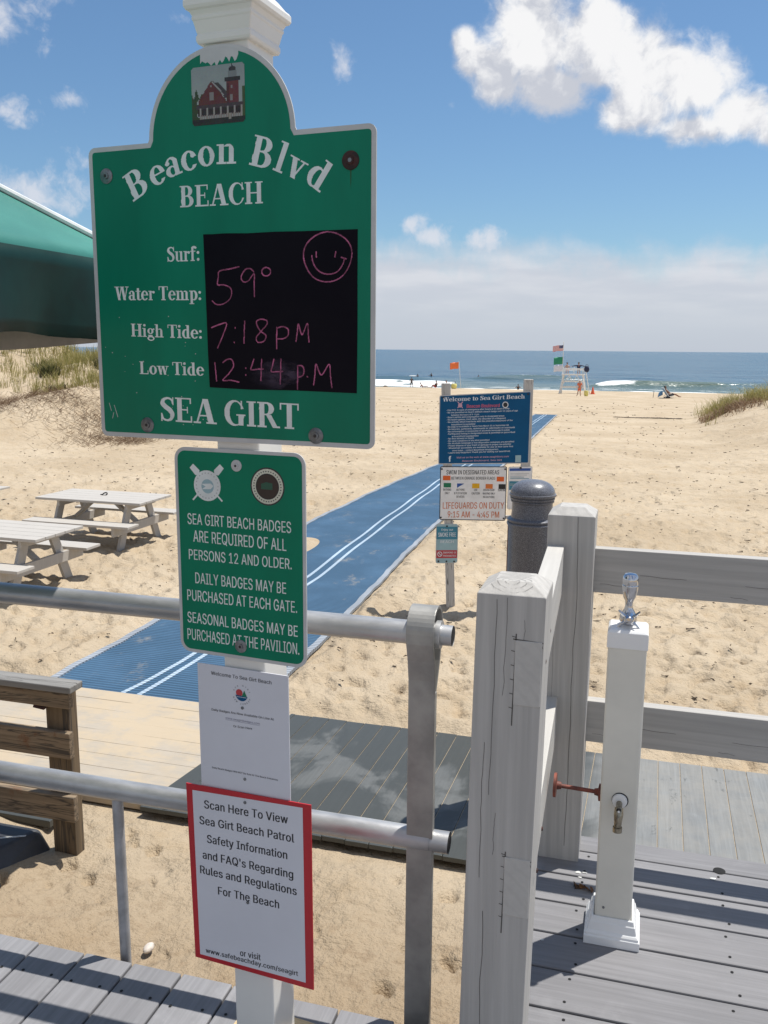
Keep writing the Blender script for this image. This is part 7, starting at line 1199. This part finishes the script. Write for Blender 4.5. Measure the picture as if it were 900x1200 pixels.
def person(label, loc, rz, J, skin='skin', hair='hair_dark', top=None, bottom=None, hat=None, scale=1., sleeves=False, legs_cloth=False):
    """J: joints pel, che, nek, hed, and per side sh, el, ha, hip, kn, an, toe (x mirrored unless given as L/R)"""
    t_ = thing('person', label, 'person', loc, rz, 'swimmers in the sea' if label.startswith('swimmer') else None); g = lambda k, s: Vector(J.get(k + ('L' if s < 0 else 'R'), (J[k][0] * s, J[k][1], J[k][2]) if k in J else None))
    pel, che, nek, hed = (Vector(J[k]) for k in ('pel', 'che', 'nek', 'hed')); hd_ = (hed - nek).normalized(); mid_ = (pel + che) / 2
    pts = [(*pel, (.135, .105)), (*mid_, (.125, .095)), (*che, (.15, .11)), (*nek, .055), (*(nek + (hed - nek) * .45), .062), (*hed, (.082, .095)), (*(hed + hd_ * .085), .068)]
    ed = [(0, 1), (1, 2), (2, 3), (3, 4), (4, 5), (5, 6)]
    for s in (-1, 1):
        k = len(pts); sh_, el_, ha, hip, kn, an, toe = (g(q, s) for q in ('sh', 'el', 'ha', 'hip', 'kn', 'an', 'toe'))
        hnd = ha + (ha - el_).normalized() * .10
        pts += [(*sh_, .060), (*el_, .040), (*ha, .030), (*((ha + hnd) / 2), (.040, .022)), (*hnd, .016), (*hip, .090), (*kn, .058), (*an, .040), (*toe, (.040, .026))]
        ed += [(2, k), (k, k + 1), (k + 1, k + 2), (k + 2, k + 3), (k + 3, k + 4), (0, k + 5), (k + 5, k + 6), (k + 6, k + 7), (k + 7, k + 8)]
    sc = lambda P_: [(p[0] * scale, p[1] * scale, p[2] * scale, tuple(q * scale for q in p[3]) if isinstance(p[3], tuple) else p[3] * scale) for p in P_]
    b_ = skin_mesh(sc(pts), ed, 0, 'body', skin, t_)
    fwd = Vector(J.get('face', (0, 1, 0))).normalized()
    mb = MB(); hc = hed + hd_ * .045 - fwd * .022; mb.ball(tuple(hc * scale), .108 * scale, 0, 10, (.92, 1.0, 1.0)); k_ = [i for i in range(len(mb.v))]
    # keep the hair off the face
    keep = [f for f in mb.f if sum(((Vector(mb.v[i]) / scale - hc).dot(fwd) < .045 or (Vector(mb.v[i]) / scale - hc).dot(hd_) > .055) and (Vector(mb.v[i]) / scale - hc).dot(hd_) > -.07 for i in f) == len(f)]
    mb.f = keep; mb.mi = [0] * len(keep); mb.sm = [True] * len(keep); mb.build('hair', hair, t_)
    mb = MB(); fc_ = hed + fwd * .088; sd_ = hd_.cross(fwd).normalized()
    mb.ball(tuple((fc_ + fwd * .008) * scale), .014 * scale, 0, 6, (1, 1, 1.5)); mb.build('nose', skin, t_)
    mb = MB()
    for s in (-1, 1): mb.ball(tuple((fc_ + sd_ * .032 * s + hd_ * .022 - fwd * .010) * scale), .011 * scale, 0, 6)
    mb.ball(tuple((fc_ - hd_ * .042 - fwd * .014) * scale), .016 * scale, 0, 6, (1.3, .6, .4)); mb.build('eyes_and_mouth', 'hair_dark', t_)
    if top:
        P_ = [(*(pel + (che - pel) * .15), (.145, .115)), (*mid_, (.138, .108)), (*che, (.165, .125)), (*(che + (nek - che) * .7), (.075, .072))]; E_ = [(0, 1), (1, 2), (2, 3)]
        for s in (-1, 1):
            sh_, el_, ha = g('sh', s), g('el', s), g('ha', s); k = len(P_); P_ += [(*sh_, .074), (*(sh_ + (el_ - sh_) * (.95 if sleeves else .6)), .056)]; E_ += [(2, k), (k, k + 1)]
            if sleeves: P_.append((*(el_ + (ha - el_) * .9), .044)); E_.append((k + 1, k + 2))
        skin_mesh(sc(P_), E_, 1, 'shirt', top, t_)
    if bottom:
        P_ = [(*pel, (.150, .120)), (*(pel + (che - pel) * .25), (.142, .112))]; E_ = [(0, 1)]
        for s in (-1, 1):
            hip, kn, an = g('hip', s), g('kn', s), g('an', s); k = len(P_); P_ += [(*hip, .105), (*(hip + (kn - hip) * .85), .088)]; E_ += [(0, k), (k, k + 1)]
            if legs_cloth: P_.append((*(kn + (an - kn) * .9), .062)); E_.append((k + 1, k + 2))
        skin_mesh(sc(P_), E_, 0, 'trousers' if legs_cloth else 'shorts', bottom, t_)
    if hat:
        mb = MB(); mb.lathe([(.19, .045), (.185, .055), (.115, .062), (.112, .12), (.08, .15), (.0001, .158)], (0, 0, 0), 20); mb.v = [tuple((hed + Vector(p)) * scale) for p in mb.v]; mb.build('hat', hat, t_)
    return t_
STAND = dict(pel=(0, 0, .93), che=(0, .01, 1.28), nek=(0, 0, 1.47), hed=(0, .02, 1.60), sh=(.19, 0, 1.38), el=(.27, -.03, 1.12), ha=(.25, .06, .90), hip=(.09, 0, .88), kn=(.11, .02, .48), an=(.12, -.01, .08), toe=(.13, .14, .03))
HIPS = dict(STAND, el=(.38, -.08, 1.14), ha=(.19, .03, 1.00), hip=(.10, 0, .88), kn=(.17, .03, .48), an=(.22, 0, .08), toe=(.25, .13, .03))
SIT = dict(pel=(0, 0, .12), che=(0, -.08, .47), nek=(0, -.06, .66), hed=(0, -.02, .79), sh=(.19, -.08, .56), el=(.26, .04, .34), ha=(.18, .26, .36), hip=(.09, .04, .13), kn=(.12, .40, .42), an=(.11, .62, .08), toe=(.12, .76, .04))
RECL = dict(pel=(0, 0, .25), che=(0, -.30, .50), nek=(0, -.42, .66), hed=(0, -.47, .80), sh=(.18, -.34, .58), el=(.27, -.10, .40), ha=(.24, .17, .42), hip=(.09, .06, .25), kn=(.11, .46, .33), an=(.12, .86, .10), toe=(.14, .98, .13))
BENCH = dict(pel=(0, 0, .10), che=(0, .02, .44), nek=(0, 0, .63), hed=(0, .03, .76), sh=(.19, 0, .54), el=(.27, .06, .28), ha=(.20, .24, .16), hip=(.09, .04, .10), kn=(.11, .44, .10), an=(.11, .46, -.32), toe=(.12, .60, -.36))
SWIM = dict(STAND, el=(.42, .10, 1.22), ha=(.55, .30, 1.18))

# lifeguard stand
lx, ly = -8.05, 108.0; lz = gz(lx, ly)
ls = thing('lifeguard_stand', 'tall white wooden lifeguard stand with open cross braced frame on the beach', 'lifeguard stand', (lx, ly, lz - .03))
PL = 2.18
for sx in (-1, 1):
    for sy, nm in ((-1, 'leg'), (1, 'leg')):
        mb = MB(); mb.beam((sx * 1.48, sy * .95, 0), (sx * 1.12, sy * .50, PL + .02), .12, .10); mb.build(nm, 'stand_white', ls)
    mb = MB(); mb.beam((sx * 1.50, -1.25, .05), (sx * 1.50, 1.25, .05), .12, .10); mb.build('skid', 'bare_timber', ls)
mb = MB(); mb.box(-1.30, 1.30, -.62, .62, PL, PL + .14); mb.build('platform', 'stand_white', ls)
for zz, hwid in ((.80, 1.32), (1.46, 1.22)):
    mb = MB()
    for sy in (-1, 1): mb.box(-hwid, hwid, sy * (1.0 - zz * .21) - .03, sy * (1.0 - zz * .21) + .03, zz - .07, zz + .07)
    mb.build('cross_beam', 'stand_white', ls)
mb = MB()
for sx in (-1, 1): mb.beam((sx * 1.30, -.78, .85), (sx * .42, -.56, PL), .08, .06); mb.beam((sx * .05, -.68, 1.46), (sx * .42, -.56, PL), .07, .06); mb.beam((sx * 1.34, -.84, .75), (sx * 1.00, -.7, 1.46), .07, .06)
mb.build('braces', 'stand_white', ls)
mb = MB(); mb.box(-1.2, 1.2, .05, .45, PL + .50, PL + .56); mb.box(-1.2, 1.2, -.08, -.03, PL + .62, PL + .80); 
for x in (-1.2, 0, 1.16): mb.box(x, x + .08, -.03, .05, PL + .14, PL + .95)
for x in (-1.1, 1.0): mb.box(x, x + .08, .33, .41, PL + .14, PL + .5)
mb.build('bench', 'stand_white', ls)
mb = MB()
for sy in (-.25, .25): mb.beam((1.95, sy, 0), (1.42, sy, PL + .42), .09, .06)
for k in range(7): z = .25 + k * .33; mb.box(1.95 - z * .205 - .03, 1.95 - z * .205 + .03, -.25, .25, z, z + .05)
mb.build('ladder', 'stand_white', ls)
# flags on the stand's pole
fp = thing('flagpole', 'white flagpole at the left of the lifeguard stand flying three flags', 'flagpole', (lx - 1.25, ly - .3, lz))
mb = MB(); mb.tube([(0, 0, 0), (0, 0, 5.95)], [.04, .028], 10); mb.ball((0, 0, 5.98), .05); mb.build('pole', 'stand_white', fp)
wavy = lambda x, y, z: (x, y + .10 * math.sin(x * 5.0 + z) * min(1, abs(x) * 2), z - .12 * abs(x) + .02 * math.sin(x * 7))
FA = np.zeros((26, 38, 3))
for j in range(26): FA[j, :] = (.62, .07, .08) if (j // 2) % 2 == 0 else (.78, .76, .76)
FA[:14, -15:] = (.02, .03, .13)
for j in range(1, 14, 3):
    for i in range(-14, -1, 3): FA[j, i] = (.7, .7, .75)
fo = picture(FA, -1.22, -.03, 4.98, 5.62, 0, 'flag', 'flagcol', fp, wavy); fo['label'] = 'small red white and blue striped flag at the top'
for lab, zt, zb_, L, m_, n_ in (('green flag', 4.28, 3.45, 1.02, 'flag_green_cloth', 12), ('white flag', 3.36, 2.62, .98, 'flag_white_cloth', 12)):
    mb = MB(); vs = [wavy(-.03 - L * i / n_, 0, zb_ + (zt - zb_) * j / 4) for j in range(5) for i in range(n_ + 1)]
    mb.add(vs, [(j * (n_ + 1) + i, j * (n_ + 1) + i + 1, (j + 1) * (n_ + 1) + i + 1, (j + 1) * (n_ + 1) + i) for j in range(4) for i in range(n_)], 0, True); o = mb.build('flag', m_, fp); o['label'] = lab
    s_ = o.modifiers.new('solid', 'SOLIDIFY'); s_.thickness = .006
# orange border flag
ox_, oy_ = -24.53, 122.08; of = thing('border_flag', 'plain orange flag on a thin white pole near the water', 'flag', (ox_, oy_, gz(ox_, oy_)))
mb = MB(); mb.tube([(.35, 0, 0), (0, 0, 3.65)], .035, 8); mb.build('pole', 'stand_white', of)
mb = MB(); n_ = 10; vs = [wavy(-.03 - 1.2 * i / n_, 0, 2.72 + .88 * j / 4) for j in range(5) for i in range(n_ + 1)]
mb.add(vs, [(j * (n_ + 1) + i, j * (n_ + 1) + i + 1, (j + 1) * (n_ + 1) + i + 1, (j + 1) * (n_ + 1) + i) for j in range(4) for i in range(n_)], 0, True); o = mb.build('flag', 'flag_orange', of); s_ = o.modifiers.new('solid', 'SOLIDIFY'); s_.thickness = .006

gp = lambda dx, dz=0, dy=.22: (lx + dx, ly + dy, lz + PL + .46 + dz)
person('lifeguard with bare back and dark hair on the left of the stand', gp(-.78, .02, .2), 0, BENCH, 'skin_pale', 'hair_dark', bottom='cloth_red', scale=1.08)
ARMS = dict(BENCH, el=(.50, -.05, .50), ha=(.74, -.08, .42))
person('lifeguard in a navy top with arms spread along the back of the stand', gp(.55, .05, .2), 0, ARMS, 'skin', 'hair_dark', top='cloth_navy', bottom='cloth_navy', sleeves=True, scale=1.08)
bgx = thing('bag', 'dark bag hanging at the right end of the lifeguard stand', 'bag', (lx + 1.50, ly - .1, lz + PL + .30))
mb = MB(); mb.ball((0, 0, .38), .36, 0, 12, (.85, .5, 1.05)); mb.build('bag_body', 'cloth_navy', bgx); mb = MB(); mb.tube([(-.2, 0, .62), (-.1, 0, .92), (.1, 0, .92), (.2, 0, .62)], .025, 8); mb.build('strap', 'cloth_black', bgx)
person('woman in orange wearing a white hat walking below the stand', (-6.62, 98.3, gz(-6.62, 98.3)), R(25), dict(STAND, kn=(.11, .1, .48), an=(.12, -.06, .09), toe=(.13, .08, .03), knL=(-.16, -.02, .48), anL=(-.30, -.14, .10), toeL=(-.33, -.02, .03), elL=(-.30, .0, 1.12)), 'skin', 'hair_brown', top='cloth_orange', bottom='cloth_orange', hat='cloth_white')
bb = thing('beach_bag', 'pale yellow beach bag on the sand beside the lifeguard stand', 'bag', (-5.95, 99.0, gz(-5.95, 99.0)))
mb = MB(); mb.lathe([(.16, 0), (.22, .15), (.23, .45), (.20, .60), (.19, .6), (.0001, .55)], (0, 0, 0), 16); mb.build('bag_body', 'cloth_yellow', bb); mb = MB(); mb.tube([(-.15, 0, .6), (-.1, 0, .85), (.1, 0, .85), (.15, 0, .6)], .02, 8); mb.build('handle', 'cloth_white', bb)
cn_ = thing('traffic_cone', 'small orange cone on the sand right of the lifeguard stand', 'cone', (-5.75, 108.0, gz(-5.75, 108.0)))
mb = MB(); mb.box(-.28, .28, -.28, .28, 0, .06); mb.build('base', 'cone', cn_); mb = MB(); mb.lathe([(.22, .06), (.05, .82), (.04, .84), (.0001, .84)], (0, 0, 0), 16); mb.build('cone_body', 'cone', cn_)

# sunbather, chair and bag
bx_, by_ = 2.55, 98.6; bz_ = gz(bx_, by_); face = R(-75)
bc = thing('beach_chair', 'low white framed beach chair facing right with a reclining sunbather', 'beach chair', (bx_, by_, bz_), face); bc.scale = (1.2, 1.2, 1.2)
mb = MB()
for s in (-1, 1): mb.tube([(s * .30, .35, .02), (s * .30, .28, .22), (s * .30, -.12, .17), (s * .30, -.62, .88)], .022, 8); mb.tube([(s * .30, -.42, .02), (s * .30, -.25, .36), (s * .30, .10, .40)], .020, 8)
mb.tube([(-.30, -.62, .88), (.30, -.62, .88)], .022, 8); mb.build('frame', 'stand_white', bc)
mb = MB(); mb.hexa([(-.29, .30, .19), (.29, .30, .19), (.29, -.12, .14), (-.29, -.12, .14), (-.29, .30, .21), (.29, .30, .21), (.29, -.12, .16), (-.29, -.12, .16)]); mb.hexa([(-.29, -.12, .14), (.29, -.12, .14), (.29, -.62, .84), (-.29, -.62, .84), (-.29, -.09, .16), (.29, -.09, .16), (.29, -.59, .86), (-.29, -.59, .86)]); mb.build('fabric', 'cloth_blue', bc)
person('tanned sunbather reclining in the low beach chair with legs stretched out', (bx_, by_, bz_ + .02), face, dict(RECL, che=(0, -.25, .56), nek=(0, -.34, .74), hed=(0, -.36, .88), sh=(.18, -.28, .64), el=(.27, -.06, .44)), 'skin_tan', 'hair_dark', bottom='cloth_black', scale=1.24)
tw = thing('towel', 'blue towel hanging on a stick beside the beach chair', 'towel', (1.5, 98.9, gz(1.5, 98.9)))
mb = MB(); mb.tube([(-.55, 0, 0), (-.5, 0, .75)], .03, 8); mb.build('stick', 'bare_timber', tw); mb = MB(); mb.hexa([(-.12, -.1, .05), (.22, -.12, .25), (.42, .1, .3), (-.05, .12, .08), (-.02, -.03, .55), (.30, -.05, .75), (.40, .05, .72), (.02, .05, .55)]); mb.build('cloth', 'cloth_blue', tw, bevel=.03)
mb = MB(); mb.ball((2.35, 98.25, bz_ + .09), .22, 0, 8, (1.5, .7, .5)); tag(mb.build('bag', 'cloth_black'), 'black bag lying in the shade under the beach chair', 'bag')

# people at the water's edge
person('boy in dark clothes standing with hands on hips at the edge of the water', (-31.9, 125.0, gz(-31.9, 125.0)), R(180), HIPS, 'skin_tan', 'hair_dark', top='cloth_black', bottom='cloth_black', scale=.82)
person('bather with dark hair lying propped up beside a white towel', (-29.75, 123.3, gz(-29.75, 123.3)), R(-70), dict(RECL, pel=(0, 0, .12), hip=(.09, .06, .12), kn=(.11, .46, .2), che=(0, -.28, .30), nek=(0, -.36, .45), hed=(0, -.38, .58), sh=(.18, -.3, .36), el=(.26, -.42, .14), ha=(.24, -.22, .05)), 'skin_tan', 'hair_dark', bottom='cloth_black')
t_ = thing('towel', 'white towel spread on the sand beside the lying bather', 'towel', (-28.9, 122.9, gz(-28.9, 122.9)), R(10)); mb = MB(); mb.box(-.8, .5, -.3, .3, .03, .14); mb.build('cloth', 'cloth_white', t_, bevel=.03)
person('bather sitting upright in dark red leaning on their hands', (-27.8, 122.6, gz(-27.8, 122.6)), R(70), SIT, 'skin_tan', 'hair_dark', top='cloth_black', bottom='cloth_red', scale=1.1)
person('bather sitting with a red top just above the beach rules sign', (-26.0, 120.9, gz(-26.0, 120.9)), R(160), SIT, 'skin', 'hair_brown', top='cloth_red', bottom='cloth_navy', scale=1.2)
yb = thing('beach_bag', 'bright yellow bag beside the foot of the orange flag', 'bag', (-25.0, 121.4, gz(-25.0, 121.4)), R(20))
mb = MB(); mb.lathe([(.30, 0), (.40, .2), (.40, .5), (.30, .66), (.0001, .60)], (0, 0, 0), 16); mb.build('bag_body', 'cloth_yellow', yb); mb = MB(); mb.tube([(-.28, 0, .62), (-.15, 0, .95), (.15, 0, .95), (.28, 0, .62)], .03, 8); mb.build('handle', 'cloth_black', yb)
mb = MB(); mb.ball((-35.5, 124.0, gz(-35.5, 124.0) + .05), .30, 0, 8, (1.2, .8, .55)); tag(mb.build('rock', 'stone'), 'dark stone on wet sand left of the standing boy', 'rock')
for k, (x, y, lab, sc_, ang) in enumerate(((-46.3, 186.5, 'swimmer beside a white board left of the other swimmers', 1.0, 60), (-45.2, 194.5, 'dark haired swimmer just right of the one with a board', 1.05, 150), (-33.2, 186.2, 'swimmer alone in the water straight above the start of the rules board', 1.0, 200), (-24.8, 190.5, 'swimmer low in the water above the right post of the rules board', .9, 170), (-19.8, 187.5, 'swimmer nearest the flagpole of the lifeguard stand', 1.1, 190))):
    person(lab, (x, y, SEA - (1.05 if k != 3 else 1.18) * sc_), R(ang), SWIM, 'skin_tan', 'hair_dark', top='cloth_black', scale=sc_)
sb = MB(); sb.ball((-47.6, 187.6, SEA + .18), .9, 0, 10, (1.0, .30, .16)); tag(sb.build('bodyboard', 'cloth_white'), 'white bodyboard floating beside the leftmost swimmer', 'bodyboard')
person('bather wading in the shallows behind the right post of the rules sign', (-17.6, 131.5, gz(-17.6, 131.5) - .9), R(180), SWIM, 'skin_tan', 'hair_dark', top='cloth_black', scale=1.0)
